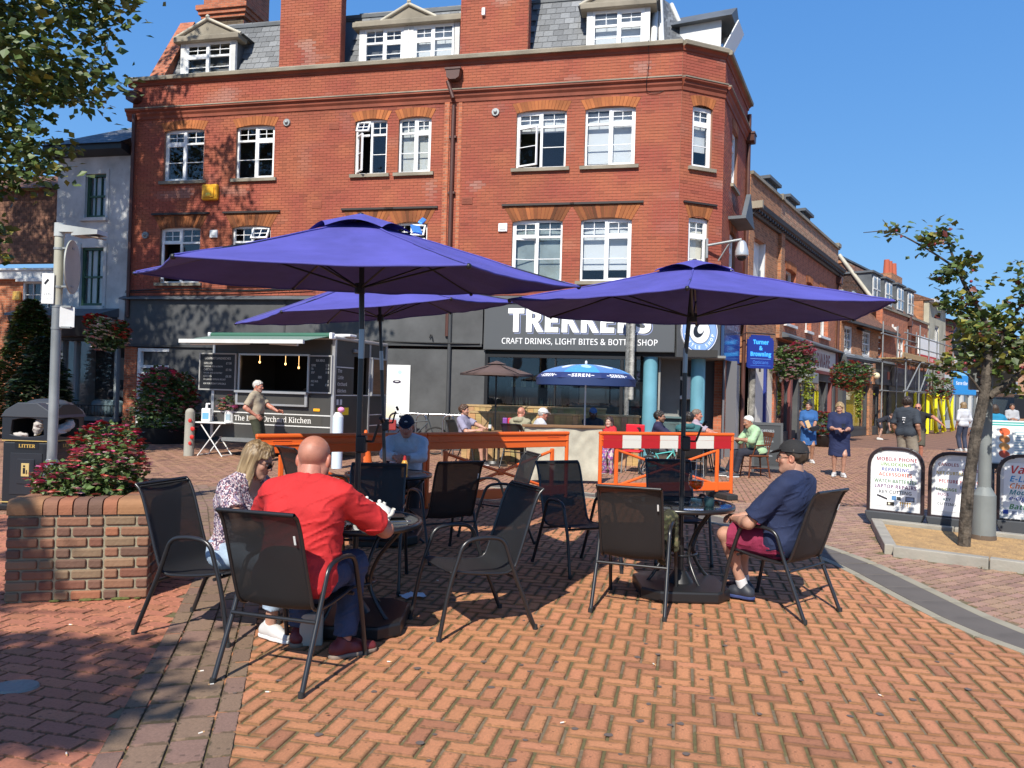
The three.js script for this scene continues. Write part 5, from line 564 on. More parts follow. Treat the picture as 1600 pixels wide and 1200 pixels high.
// prims: {a:Vector3,b:Vector3,r,s(end radius),cut:bool (flat end at b),cutA,k}
function capsules(prims, c, { grow = 0, k = .035, noise = 0, nf = 9, cuts = [] } = {}) {
  const lo = [1e9, 1e9, 1e9], hi = [-1e9, -1e9, -1e9], pad = grow + .05; for (const p of prims) for (const [v, r] of [[p.a, p.r], [p.b, p.s ?? p.r]]) ['x', 'y', 'z'].forEach((q, i) => { lo[i] = Math.min(lo[i], v[q] - r - pad); hi[i] = Math.max(hi[i], v[q] + r + pad); });
  return nets(lo, hi, c, (f, nx, ny, nz) => {
    for (const p of prims) {
      const kk = p.k ?? k, R = Math.max(p.r, p.s ?? p.r) + grow + kk + c * 1.5, dx = p.b.x - p.a.x, dy = p.b.y - p.a.y, dz = p.b.z - p.a.z, L2 = dx * dx + dy * dy + dz * dz || 1e-9, L = Math.sqrt(L2), r0 = p.r + grow, r1 = (p.s ?? p.r) + grow, fl = p.flat;
      const B = ['x', 'y', 'z'].map((q, i) => [Math.max(0, Math.floor((Math.min(p.a[q], p.b[q]) - R - lo[i]) / c)), Math.min([nx, ny, nz][i] - 1, Math.ceil((Math.max(p.a[q], p.b[q]) + R - lo[i]) / c))]);
      for (let z = B[2][0]; z <= B[2][1]; z++) for (let y = B[1][0]; y <= B[1][1]; y++) for (let x = B[0][0]; x <= B[0][1]; x++) {
        const px = lo[0] + x * c - p.a.x, py = lo[1] + y * c - p.a.y, pz = lo[2] + z * c - p.a.z, u = (px * dx + py * dy + pz * dz) / L2, t = u < 0 ? 0 : u > 1 ? 1 : u; let ex = px - t * dx, ey = py - t * dy, ez = pz - t * dz;
        let d; if (fl) { const w = ex * fl.x + ey * fl.y + ez * fl.z, m = p.fk - 1; ex += fl.x * w * m; ey += fl.y * w * m; ez += fl.z * w * m; d = (Math.hypot(ex, ey, ez) - (r0 + (r1 - r0) * t)) / Math.max(1, p.fk * .8); } else d = Math.hypot(ex, ey, ez) - (r0 + (r1 - r0) * t);
        if (p.cut) d = Math.max(d, (u - 1) * L); if (p.cutA) d = Math.max(d, -u * L);
        const i = x + nx * (y + ny * z), e = f[i]; f[i] = e > .9 ? d : smin(e, d, kk);
      }
    }
    if (noise || cuts.length) for (let z = 0, i = 0; z < nz; z++) for (let y = 0; y < ny; y++) for (let x = 0; x < nx; x++, i++) { if (Math.abs(f[i]) > .06) { if (cuts.length && f[i] < 0) { const P0 = [lo[0] + x * c, lo[1] + y * c, lo[2] + z * c]; for (const q of cuts) f[i] = Math.max(f[i], q(...P0)); } continue; } const X = lo[0] + x * c, Y = lo[1] + y * c, Z = lo[2] + z * c; if (noise) { const w1 = n3(X * 4, Y * 4, Z * 4) * 1.3, rg = 1 - Math.abs(n3(X * nf * .7 + w1, Y * nf * 2.1 + X * nf * .8 + w1, Z * nf * .7)) * 2; f[i] -= noise * (rg * rg * rg * .9 + .6 * n3(X * nf * .6, Y * nf * .8, Z * nf * .6) - .2); } for (const q of cuts) f[i] = Math.max(f[i], q(X, Y, Z)); }
  });
}
// head in its own frame: centre of the skull, face towards +z
const headCache = {};
const ell = (x, y, z, c, r) => { const a = (x - c[0]) / r[0], b = (y - c[1]) / r[1], d = (z - c[2]) / r[2], k0 = Math.hypot(a, b, d), k1 = Math.hypot(a / r[0], b / r[1], d / r[2]); return k0 < 1e-6 ? -Math.min(...r) : k0 * (k0 - 1) / k1; };
const seg = (x, y, z, a, b, r, s) => { const d = [b[0] - a[0], b[1] - a[1], b[2] - a[2]], p = [x - a[0], y - a[1], z - a[2]], t = clamp((p[0] * d[0] + p[1] * d[1] + p[2] * d[2]) / (d[0] * d[0] + d[1] * d[1] + d[2] * d[2]), 0, 1); return Math.hypot(p[0] - t * d[0], p[1] - t * d[1], p[2] - t * d[2]) - (r + (s - r) * t); };
const skull = (x, y, z) => smin(ell(x, y, z, [0, .036, -.014], [.077, .086, .099]), ell(x, y, z, [0, -.03, .02], [.064, .083, .074]), .03);
function headGeo(c, fem, fat) {
  const key = c + '_' + fem + fat; if (headCache[key]) return headCache[key].clone();
  const fill = (fn) => (f, nx, ny, nz) => { for (let k = 0, i = 0; k < nz; k++) for (let j = 0; j < ny; j++) for (let q = 0; q < nx; q++, i++) f[i] = fn(-.105 + q * c, -.145 + j * c, -.125 + k * c); };
  const g = nets([-.105, -.145, -.125], [.105, .14, .14], c, fill((x, y, z) => {
    const ax = Math.abs(x); let d = skull(x, y, z); d = smin(d, seg(ax, y, z, [.05, -.045, -.0], [.02, -.092, .062], fem ? .018 : .023 + fat * .006, fem ? .016 : .02 + fat * .006), .025); d = smin(d, seg(x, y, z, [-.012, -.093, .068], [.012, -.093, .068], .018, .018), .02); if (fat) d = smin(d, seg(ax, y, z, [.03, -.085, .0], [.0, -.1, .035], .035, .032), .03);
    d = smin(d, seg(ax, y, z, [.012, .026, .082], [.045, .022, .066], fem ? .009 : .012, .009), .014); d = smin(d, seg(ax, y, z, [.045, -.02, .058], [.03, -.03, .07], .018, .014), .02); // brows, cheeks
    const so = ell(ax, y, z, [.031, .004, .094], [.019, .011, .016]); d = -smin(-d, so, .012); d = smin(d, Math.hypot(ax - .031, y - .003, z - .072) - .0125, .003); // sockets, eyes
    d = smin(d, seg(x, y, z, [0, .012, .084], [0, -.024, .106], .007, .0105), .012); d = smin(d, Math.hypot(ax - .011, y + .029, z - .094) - .008, .008); // nose
    d = smin(d, seg(ax, y, z, [0, -.0525, .091], [.02, -.055, .081], .0055, .004), .005); d = smin(d, seg(ax, y, z, [0, -.061, .089], [.016, -.06, .082], .0065, .004), .006); // lips
    const ear = Math.max(ell(ax, y, z, [.079, -.002, -.008], [.013, .033, .021]), -ell(ax, y, z, [.09, .0, -.002], [.009, .02, .011])); d = smin(d, ear, .006);
    return d;
  })); headCache[key] = g; return g.clone();
}
function fieldGeo(lo, hi, c, fn) { return nets(lo, hi, c, (f, nx, ny, nz) => { for (let k = 0, i = 0; k < nz; k++) for (let j = 0; j < ny; j++) for (let q = 0; q < nx; q++, i++) f[i] = fn(lo[0] + q * c, lo[1] + j * c, lo[2] + k * c); }); }
const colour = (g, fn) => { const p = g.attributes.position, a = new Float32Array(p.count * 3); for (let i = 0; i < p.count; i++) { const c = fn(p.getX(i), p.getY(i), p.getZ(i)); a[i * 3] = c[0]; a[i * 3 + 1] = c[1]; a[i * 3 + 2] = c[2]; } g.setAttribute('color', new THREE.BufferAttribute(a, 3)); return g; };
const skinMat = mk([1, 1, 1], .46, { vertexColors: true, bumpMap: rep(T.fine, .07), bumpScale: .0007, map: rep(T.cloth, .35), sheen: .15, sheenRoughness: .5, sheenColor: C(1, .8, .7) });
const hairMat = mk([1, 1, 1], .5, { vertexColors: true });
const SK = { fair: [.58, .31, .215], ruddy: [.60, .25, .165], tan: [.46, .235, .145], pale: [.62, .37, .28], dark: [.10, .05, .032] };
const clothMat = {}; const cloth = (c, o = {}) => clothMat[c.join() + (o.key ?? '')] ??= mk(c, .85, { map: T.cloth, bumpMap: T.weave, bumpScale: .0006, sheen: .2, sheenColor: C(...c.map((v) => Math.min(1, v * 2))), ...o.mat });
const shoeMat = (c) => mk(c, .55, { map: T.cloudy });
function person(label, pos, ry, o) {
  const t = thing('person', label, 'person', pos, ry), k = (o.h ?? 1.75) / 1.75, c = o.cell ?? .018, skin = SK[o.skin ?? 'fair'], fat = o.fat ?? 0, fem = o.fem ? 1 : 0, near = c < .014;
  const sit = o.sit, P0 = V3(...(o.pelvis ?? (sit ? [0, .545, -.1] : [0, .94 * k, 0]))), qT = new THREE.Quaternion().setFromEuler(new THREE.Euler(o.lean ?? (sit ? -.12 : .02), o.turn ?? 0, o.side ?? 0, 'YXZ')), qH = new THREE.Quaternion().setFromEuler(new THREE.Euler(o.pitch ?? 0, o.yaw ?? 0, o.roll ?? 0, 'YXZ'));
  const T0 = (x, y, z) => V3(x * k, y * k, z * k).applyQuaternion(qT).add(P0), bend = o.bend ?? 0, qB = new THREE.Quaternion().setFromEuler(new THREE.Euler(bend, 0, 0)).premultiply(qT), mid = T0(0, .22, 0), T1 = (x, y, z) => V3(x * k, (y - .22) * k, z * k).applyQuaternion(qB).add(mid); // upper spine may bend further
  const w = (fem ? .9 : 1) * (1 + fat * .1), neck = T1(0, .5, -.005), headC = neck.clone().add(V3(0, .128 * k, .022 * k).applyQuaternion(qH)), hs = k * (o.head ?? 1) * (fem ? .97 : 1);
  const ik = (A, B, l1, l2, pole) => { const d = B.clone().sub(A), L = Math.min(d.length(), (l1 + l2) * .999); d.normalize(); const Bq = A.clone().addScaledVector(d, L), x = (l1 * l1 - l2 * l2 + L * L) / (2 * L), y = Math.sqrt(Math.max(0, l1 * l1 - x * x)), q = pole.clone().addScaledVector(d, -pole.dot(d)).normalize(); return [A.clone().addScaledVector(d, x).addScaledVector(q, y), Bq]; };
  const arms = [1, -1].map((s) => { const S = T1(s * .185 * w, .435, -.01), a = (s > 0 ? o.armL : o.armR) ?? {}, W = a.w ? V3(...a.w) : S.clone().add(V3(s * .05 * k, -.5 * k, .06 * k)); if (a.e) { const E = V3(...a.e); return { s, S, E, W, a }; } const [E, W2] = ik(S, W, .285 * k, .255 * k, V3(...(a.pole ?? [s * .5, -.4, -1]))); return { s, S, E, W: W2, a }; });
  const legs = [1, -1].map((s) => { const H = V3(s * .092 * k, -.02, 0).applyQuaternion(new THREE.Quaternion().setFromEuler(new THREE.Euler(0, o.hipTurn ?? 0, 0))).add(P0), a = (s > 0 ? o.legL : o.legR) ?? {}, A = a.a ? V3(...a.a) : sit ? V3(s * .12, .085, .36 * k) : V3(s * .1 * k, .085 * k, s * (o.stride ?? 0)); const [K, A2] = ik(H, A, .43 * k, .43 * k, V3(...(a.pole ?? [s * .12, sit ? .5 : 0, 1]))); return { s, H, K, A: A2, yaw: a.yaw ?? s * .18, toe: a.toe ?? 0 }; });
  const lerpV = (a, b, u) => a.clone().lerp(b, u), X = (v) => v * k;
  // --- primitive sets ---
  const belly = o.belly ?? fat * .5, core = [{ a: T0(-.085 * w, .0, -.005), b: T0(.085 * w, .0, -.005), r: X(.112 * w) }, { a: T0(-.055 * w, .14, .012 + belly * .05), b: T0(.055 * w, .14, .012 + belly * .05), r: X((.108 + .03 * belly) * w) }, { a: T0(-.05 * w, .22, .01 + belly * .04), b: T1(.05 * w, .25, .01 + belly * .04), r: X((.108 + .02 * belly) * w) }, { a: T1(-.08 * w, .33, .0), b: T1(.08 * w, .33, .0), r: X(.112 * (1 + fat * .06)) }, { a: T1(-.12 * w, .425, -.012), b: T1(.12 * w, .425, -.012), r: X(.078) }, { a: T1(-.05, .47, -.012), b: T1(.05, .47, -.012), r: X(.06) }];
  if (fem) for (const s of [1, -1]) core.push({ a: T1(s * .075, .31, .085), b: T1(s * .07, .29, .09), r: X(.062), k: .05 });
  const neckP = { a: T1(0, .45, -.012), b: headC.clone().add(V3(0, -.05, -.02).multiplyScalar(k).applyQuaternion(qH)), r: X(fem ? .05 : .06 + fat * .008), s: X(fem ? .047 : .057 + fat * .006) };
  const skinP = [...core, neckP]; for (const { S, E, W } of arms) skinP.push({ a: S, b: E, r: X(.05 * w), s: X(.041 * w) }, { a: E, b: lerpV(E, W, .3), r: X(.041 * w), s: X(.043 * w) }, { a: lerpV(E, W, .3), b: W, r: X(.042 * w), s: X(.027) });
  for (const { H, K, A } of legs) { const back = V3(0, 0, -1).addScaledVector(A.clone().sub(K).normalize(), .0); skinP.push({ a: H, b: K, r: X(.087 * w), s: X(.058) }, { a: K, b: A, r: X(.053), s: X(.036) }, { a: lerpV(K, A, .2).addScaledVector(back, X(.014)), b: lerpV(K, A, .45).addScaledVector(back, X(.012)), r: X(.05 * w), s: X(.044), k: .03 }); }
  const body = [colour(capsules(skinP, c, { k: .03 * k }), (x, y, z) => { const n = .94 + .1 * n3(x * 14, y * 14, z * 14); return [skin[0] * n, skin[1] * n * (1 + .04 * n3(x * 5, y * 5, z * 5)), skin[2] * n]; })];
  // --- head ---
  const hc = near ? .004 : c < .02 ? .006 : .0075, bald = o.hair === 'bald', hcol = o.hairCol ?? [.05, .03, .02], MH = new THREE.Matrix4().compose(headC, qH, V3(hs, hs, hs));
  body.push(colour(headGeo(hc, fem, fat > .5 ? 1 : 0), (x, y, z) => { const ax = Math.abs(x), n = .95 + .08 * n3(x * 50, y * 50, z * 50); let q = skin.map((v) => v * n); const eye = Math.hypot(ax - .031, y - .003, z - .072); if (eye < .0138 && z > .074) return Math.hypot(ax - .031, y - .002) < .0055 ? [.03, .02, .015] : [.6, .56, .52]; if (z > .06 && Math.abs(y - .022) < .006 && ax > .012 && ax < .05) return hcol.map((v, i) => v * .7 + q[i] * .3); if (Math.abs(y + .057) < .0085 && ax < .021 && z > .076) return [q[0] * .88, q[1] * .5, q[2] * .52]; if (z > .06 && y < .0 && y > -.05) q = [q[0] * 1.02, q[1] * .9, q[2] * .88]; if (ax > .07 && Math.abs(y) < .036) q = [q[0] * 1.05, q[1] * .82, q[2] * .78]; if (o.beard && y < -.03 && z > -.01 && !(Math.abs(y + .057) < .01 && ax < .02)) { const u = Math.min(1, (-.03 - y) * 40) * o.beard; q = q.map((v, i) => lerp(v, (o.beardCol ?? hcol)[i], u)); } if (bald && !fem) { const st = y < .05 && y > -.06 && z < .02 ? .16 : 0; q = q.map((v, i) => lerp(v, [.3, .2, .15][i], st)); } return q; }).applyMatrix4(MH));
  // --- hands ---
  for (const { s, E, W, a } of arms) {
    if (a.hide) continue; const d = a.d ? V3(...a.d).normalize() : W.clone().sub(E).normalize(), n = V3(...(a.n ?? [-s * .8, -.5, .2])); n.addScaledVector(d, -n.dot(d)).normalize(); const e = d.clone().cross(n).multiplyScalar(-s).normalize(), curl = a.curl ?? .5, pr = [], pt = (u, v, q) => W.clone().addScaledVector(d, X(u)).addScaledVector(e, X(v)).addScaledVector(n, X(q)), rad = near ? 1 : 1.12;
    for (const v of [-.026, -.009, .009, .026]) pr.push({ a: pt(-.005, v * .55, 0), b: pt(.085, v, 0), r: X(.014), s: X(.0115), k: .012 });
    [[.03, .068], [.01, .078], [-.01, .073], [-.029, .057]].forEach(([v, L], i) => { let p = pt(.086, v, .002), ang = curl * (.5 + .08 * i), cur = p; for (const f of [.45, .32, .23]) { const q = cur.clone().addScaledVector(d, X(L * f * Math.cos(ang))).addScaledVector(n, X(L * f * Math.sin(ang))).addScaledVector(e, X(v * .08)); pr.push({ a: cur, b: q, r: X(.0092 * rad), s: X(.0082 * rad), k: .004 }); cur = q; ang += curl * .75; } });
    const b0 = pt(.02, .022, .008), b1 = pt(.05, .05, .018), b2 = pt(.078, .058, .026 + curl * .012), b3 = pt(.1, .056, .034 + curl * .016); pr.push({ a: b0, b: b1, r: X(.014), s: X(.011), k: .01 }, { a: b1, b: b2, r: X(.0105), s: X(.0095), k: .005 }, { a: b2, b: b3, r: X(.0095), s: X(.008), k: .004 });
    body.push(colour(capsules(pr, near ? .0045 : .0065, { k: .005 }), (x, y, z) => { const q = .97 + .08 * n3(x * 60, y * 60, z * 60); return [skin[0] * q, skin[1] * q * .95, skin[2] * q * .95]; }));
  }
  P(t, 'body', skinMat, body);
  // --- clothes ---
  const up = V3(0, 1, 0).applyQuaternion(qT), plane = (p, n) => (x, y, z) => (x - p.x) * n.x + (y - p.y) * n.y + (z - p.z) * n.z;
  if (o.top) {
    const u = o.top, pr = core.map((p) => ({ ...p })), sl = u.sleeve ?? .72, grow = u.loose ?? .014;
    for (const { S, E, W } of arms) { const r0 = X(.053 * w), r1 = X(.05 * w); if (sl > 0) { if (sl <= 1) pr.push({ a: S, b: lerpV(S, E, sl), r: r0, s: r1 + .006, cut: true, k: .03 }); else pr.push({ a: S, b: E, r: r0, s: r1 * .92 }, { a: E, b: lerpV(E, W, sl - 1), r: r1 * .92, s: X(.036), cut: true }); } }
    pr.push({ a: T1(0, .46, -.012), b: T1(0, u.neckUp ?? .487, -.012), r: X(.062), s: X(.055), cut: true });
    if (u.skirt) { const dn = u.skirt; pr.push({ a: T0(-.06, -.02, 0), b: V3(-.065 * k, P0.y - dn, .0), r: X(.125 * w), s: X(.155 * w), cut: true, k: .06 }, { a: T0(.06, -.02, 0), b: V3(.065 * k, P0.y - dn, .0), r: X(.125 * w), s: X(.155 * w), cut: true, k: .06 }); }
    const cuts = []; if (!u.skirt) cuts.push(plane(T0(0, u.hem ?? -.07, 0), up.clone().negate())); if (u.vneck) cuts.push((x, y, z) => { const q = V3(x, y, z).sub(T1(0, .45, .07)).applyQuaternion(qB.clone().invert()); return .075 * k - Math.hypot(q.x, q.y * .75, q.z * .7); });
    P(t, u.name ?? 'shirt', cloth(u.col, u), capsules(pr, c, { grow, k: .04 * k, noise: u.fold ?? .0045, nf: 11, cuts }));
    if (u.collar) { const ring = [], n = 12, R = .066 + fat * .006, y0 = .482; for (let i = 0; i < n - 1; i++) for (const [dy, dr, r] of [[0, .012, .016], [.018, .006, .013], [.034, 0, .009]]) { const q = (j) => { const a = PI + .32 + (j / (n - 1)) * (2 * PI - .64) - PI, c = T1((R + dr) * Math.sin(a), y0 + dy + .012 * -Math.cos(a), -.006 + (R + dr) * 1.05 * Math.cos(a)); return c; }; ring.push({ a: q(i), b: q(i + 1), r: X(r), k: .014 }); } P(t, 'collar', cloth(u.col, u), capsules(ring, near ? .006 : .01, { k: .014 })); }
    if (u.hood) P(t, 'hood', cloth(u.col, u), capsules([{ a: T1(-.06, .47, -.09), b: T1(.06, .47, -.09), r: X(.055) }, { a: T1(-.09, .48, -.03), b: T1(-.05, .46, -.1), r: X(.035) }, { a: T1(.09, .48, -.03), b: T1(.05, .46, -.1), r: X(.035) }], c, { k: .04, noise: .006 }));
    if (u.print) { const q = P(t, 'print', u.print.mat, u.print.geo.clone(), true); q.position.copy(T1(...u.print.at)); q.quaternion.copy(qB).multiply(new THREE.Quaternion().setFromEuler(new THREE.Euler(0, u.print.ry ?? 0, 0))); }
  }
  if (o.legs) {
    const u = o.legs, L = u.len ?? 1.93, pr = [{ ...core[0] }, { a: T0(-.05 * w, .06, 0), b: T0(.05 * w, .06, 0), r: X(.112 * w) }]; for (const { H, K, A } of legs) { if (L <= 1) pr.push({ a: H, b: lerpV(H, K, L), r: X(.092 * w), s: X(u.wide ?? .082), cut: true }); else { const e = lerpV(K, A, L - 1); pr.push({ a: H, b: K, r: X(.09 * w), s: X(.064 + (u.flare ?? 0)) }, { a: K, b: e, r: X(.062 + (u.flare ?? 0)), s: X(.052 + (u.flare ?? 0)), cut: true }); } }
    P(t, u.name ?? 'trousers', cloth(u.col, u), capsules(pr, c, { grow: u.loose ?? .012, k: .03 * k, noise: u.fold ?? .005, nf: 12, cuts: [((pl) => (x, y, z) => z - P0.z > .07 * k ? -1 : pl(x, y, z))(plane(T0(0, o.top && !o.top.skirt ? (o.top.hem ?? -.07) + .06 : .1, 0), up))] }));
  }
  if (o.shoes) for (const { s, K, A, yaw, toe } of legs) {
    const f = V3(Math.sin(yaw), 0, Math.cos(yaw)), q = A.clone(), ft = (u, v, h) => q.clone().add(V3(f.x * u + f.z * v, h - toe * u * 0, f.z * u - f.x * v).multiplyScalar(k)).setY(Math.max(.0, q.y - .085 * k + h * k - (toe ? toe * (u - .1) : 0)));
    const pr = [{ a: ft(-.05, 0, .045), b: ft(.06, 0, .05), r: X(.042), s: X(.04) }, { a: ft(.06, 0, .046), b: ft(.165, s * .008, .033), r: X(.042), s: X(.032) }, { a: ft(-.03, 0, .06), b: ft(0, 0, .1), r: X(.04), s: X(.042), cut: true }]; const sh = sub(t, 'shoe'); P(sh, 'upper', shoeMat(o.shoes.col), capsules(pr, near ? .007 : .012, { k: .03, cuts: [(x, y) => .012 * k - (y - (q.y - .085 * k)) - (toe ? 1 : 0)] }));
    P(sh, 'sole', mk(o.shoes.sole ?? [.7, .7, .68], .7), capsules([{ a: ft(-.05, 0, .018), b: ft(.06, 0, .018), r: X(.045), s: X(.044) }, { a: ft(.06, 0, .018), b: ft(.168, s * .008, .018), r: X(.046), s: X(.034) }], near ? .007 : .011, { k: .02, cuts: [(x, y) => (y - (q.y - .085 * k)) - .026 * k, (x, y) => -(y - (q.y - .085 * k)) + .001] }));
    if (o.shoes.sock) P(t, 'sock', mk(o.shoes.sock, .9), capsules([{ a: lerpV(A, K, -.05), b: lerpV(A, K, .16), r: X(.043), s: X(.043), cut: true }], near ? .008 : .012, {}));
  }
  // --- hair and headgear in the head frame ---
  const strand = (cc, v) => (x, y, z) => { const q = 1 + v * n3(x * 120, y * 18, z * 120); return cc.map((e) => e * q); };
  const addH = (name, mat, g, keep = true) => P(t, name, mat, [g].flat().map((q) => q.applyMatrix4(MH)), keep);
  const hcell = near ? .005 : .008;
  if (o.hair === 'short' || o.hair === 'thick') { const gr = o.hair === 'thick' ? .022 : .011, pl = o.hairline ?? 0; addH('hair', hairMat, colour(fieldGeo([-.125, -.125, -.15], [.125, .165, .14], hcell, (x, y, z) => { const d = ell(x, y, z, [0, .036, -.014], [.077 + gr, .086 + gr, .099 + gr]) + .008 * n3(x * 45, y * 30, z * 45) * (gr / .012); return Math.max(d, -.72 * (y - pl) + .69 * z + .004 * n3(x * 60, 1, z * 60), -.08 - y, Math.abs(x) > .062 && z > -.03 ? .018 - y : -1); }), strand(hcol, .35))); }
  if (o.hair === 'long' || o.hair === 'bob' || o.hair === 'bun') {
    const len = o.hair === 'long' ? -.19 : o.hair === 'bob' ? -.1 : -.03, sl = (x, y, z) => { const ax = Math.abs(x); let d = Math.max(ell(x, y, z, [0, .04, -.012], [.093, .1, .112]), -.72 * (y - .012) + .69 * (z - .014 - .02 * Math.max(0, x * 8)), -.02 - y); if (len < -.04) { d = smin(d, Math.max(seg(ax, y, z, [.07, .04, -.012], [.082, len, .016], .028, .026), -(y - len)), .02); d = smin(d, Math.max(ell(x, y, z, [0, -.03, -.058], [.096, .17, .058]), -(y - len - .01)), .03); } else { d = smin(d, Math.max(ell(x, y, z, [0, .0, -.04], [.08, .07, .07]), z + .02), .02); if (o.hair === 'bun') d = smin(d, Math.hypot(x, y - .125, z + .06) - .042, .012); } d = smin(d, Math.max(seg(ax, y, z, [.005, .118, .05], [.066, .055, .068], .02, .014), -(y - .03)), .015); return d + .005 * n3(x * 90, y * 10, z * 90); };
    addH('hair', hairMat, colour(fieldGeo([-.13, -.24, -.16], [.13, .19, .13], hcell, sl), (x, y, z) => { const s = n3(x * 130, y * 9, z * 130), r = clamp((.1 - y) * 5, 0, 1); return hcol.map((v, i) => lerp(v * .75, (o.hairTip ?? hcol)[i], r * .6 + .3 * s) * (1 + .25 * s)); }));
  }
  if (o.cap) { const g = [], d = new THREE.SphereGeometry(1, 26, 14, 0, 6.3, 0, 1.52); d.applyMatrix4(mat4(0, .045, -.014, -.06, 0, 0, [.09, .098, .111])); g.push(d, tor(.0905, .006, 0, .05, -.012, PI / 2 - .06, 0, 0, 6, 28).applyMatrix4(mat4(0, 0, 0, 0, 0, 0, [1, 1, 1.2]))); const br = new THREE.Shape(); br.moveTo(-.078, 0); br.quadraticCurveTo(-.08, .085, 0, .098); br.quadraticCurveTo(.08, .085, .078, 0); br.quadraticCurveTo(0, .06, -.078, 0); const b = new THREE.ExtrudeGeometry(br, { depth: .004, bevelEnabled: true, bevelSize: .002, bevelThickness: .0015, bevelSegments: 1, curveSegments: 10 }); const bp = b.attributes.position; for (let i = 0; i < bp.count; i++) bp.setZ(i, bp.getZ(i) - 3.2 * bp.getX(i) * bp.getX(i)); b.computeVertexNormals(); b.applyMatrix4(mat4(0, .055, .062, PI / 2 + .22)); addH('cap', cloth(o.cap.col, { key: 'cap' }), g, false); addH('cap_peak', cloth(o.cap.peak ?? o.cap.col, { key: 'cap' }), b, false); addH('cap_button', cloth(o.cap.dot ?? o.cap.col, { key: 'capb' }), sph(.009, 0, .143, -.014, 1, .5, 1, 8, 6), false); if (o.cap.logo) addH('cap_badge', mk(o.cap.logo, .6), sph(.02, 0, .088, .082, 1, .7, .25, 10, 6), false); }
  if (o.glasses) { const dk = o.glasses.dark, g = []; for (const s of [1, -1]) { g.push(at(new THREE.TorusGeometry(.0235, .0022, 6, 22), s * .034, .002, .099, 0, s * .25, 0, [1.12, .85, 1])); g.push(bar([s * .06, .006, .09], [s * .079, .008, .0], .0018, 5), bar([s * .079, .008, 0], [s * .078, -.006, -.02], .0018, 5)); } g.push(bar([-.011, .004, .104], [.011, .004, .104], .002, 5)); addH('glasses', mk(o.glasses.col ?? [.015, .01, .01], .3), g, false); if (dk) addH('sunglass_lens', mk([.012, .008, .007], .06), [1, -1].map((s) => at(sph(.0238, 0, 0, 0, 1.12, .88, .14, 16, 8), s * .034, .002, .0985, 0, s * .25)), false); }
  if (o.mask) addH('face_mask', mk([.45, .55, .62], .8), fieldGeo([-.09, -.125, .0], [.09, .02, .135], hcell, (x, y, z) => Math.max(Math.min(ell(x, y, z, [0, -.035, .024], [.073, .082, .096]), 1), -.02 + Math.abs(y + .045) - .03, .02 - z)), false);
  return { t, T1, T0, headC, arms, legs, k };
}
// ---------- cafe furniture ----------
const sling = mk([.017, .017, .0185], .58, { map: T.cloudy, bumpMap: T.weave, bumpScale: .0008, transparent: true, opacity: .965, side: THREE.DoubleSide });
function makeChair(label, pos, ry) {
  const t = thing('sling_chair', label, 'chair', pos, ry, 'black sling chairs of the cafe');
  for (const s of [1, -1]) { const x = s * .262; P(t, 'arm_frame', M.blackmetal, pipe([[x * 1.02, 0, .33], [x, .34, .265], [x, .625, .17], [x, .645, .02], [x, .625, -.12], [x, .40, -.2], [x * 1.03, 0, -.37]].map((p, i) => p), .0145, .09, 9)); PS(t, 'foot_cap', M.rubber, [cyl(.0175, .0165, .03, x * 1.02, .014, .33, 10), cyl(.0175, .0165, .03, x * 1.03, .014, -.37, 10)]); }
  const side = [[.25, .425], [.235, .432], [.1, .412], [-.08, .395], [-.17, .395], [-.215, .42], [-.25, .5], [-.31, .68], [-.37, .86], [-.405, .925], [-.43, .945]];
  for (const s of [1, -1]) P(t, 'seat_rail', M.blackmetal, tube(side.map(([z, y]) => [s * .232, y - .004, z]), .0105, 30, 7));
  P(t, 'crossbar', M.blackmetal, [bar([-.262, .345, -.235], [.262, .345, -.235], .011)]); P(t, 'crossbar', M.blackmetal, bar([-.25, .395, .2], [.25, .395, .2], .011)); P(t, 'top_rail', M.blackmetal, bar([-.232, .94, -.428], [.232, .94, -.428], .0115));
  const c = new THREE.CatmullRomCurve3(side.map(([z, y]) => V3(0, y, z))), n = 30, m = 8, pos2 = [], uv = [], ix = []; for (let i = 0; i <= n; i++) { const p = c.getPointAt(i / n); for (let j = 0; j <= m; j++) { const u = j / m * 2 - 1, sag = .016 * (1 - u * u), tan = c.getTangentAt(i / n); pos2.push(u * .226, p.y - sag * Math.abs(tan.z), p.z - sag * Math.abs(tan.y)); uv.push(u * .226, i / n * 1.05); } } for (let i = 0; i < n; i++) for (let j = 0; j < m; j++) { const a = i * (m + 1) + j; ix.push(a, a + 1, a + m + 1, a + 1, a + m + 2, a + m + 1); } const g = new THREE.BufferGeometry(); g.setAttribute('position', new THREE.Float32BufferAttribute(pos2, 3)); g.setAttribute('uv', new THREE.Float32BufferAttribute(uv, 2)); g.setIndex(ix); g.computeVertexNormals(); P(t, 'sling', sling, g, true);
  P(t, 'hem', M.rubber, bar([-.225, .927, -.402], [.225, .927, -.402], .006)); P(t, 'care_label', M.white, box(.012, .05, .002, -.205, .8, -.372, -.3)); return t;
}
const dirY = (x, z) => Math.atan2(x, z);
const ch0 = makeChair('black sling chair the man in the red polo shirt sits on', [-1.19, 0, -4.4], dirY(.29, -.957));
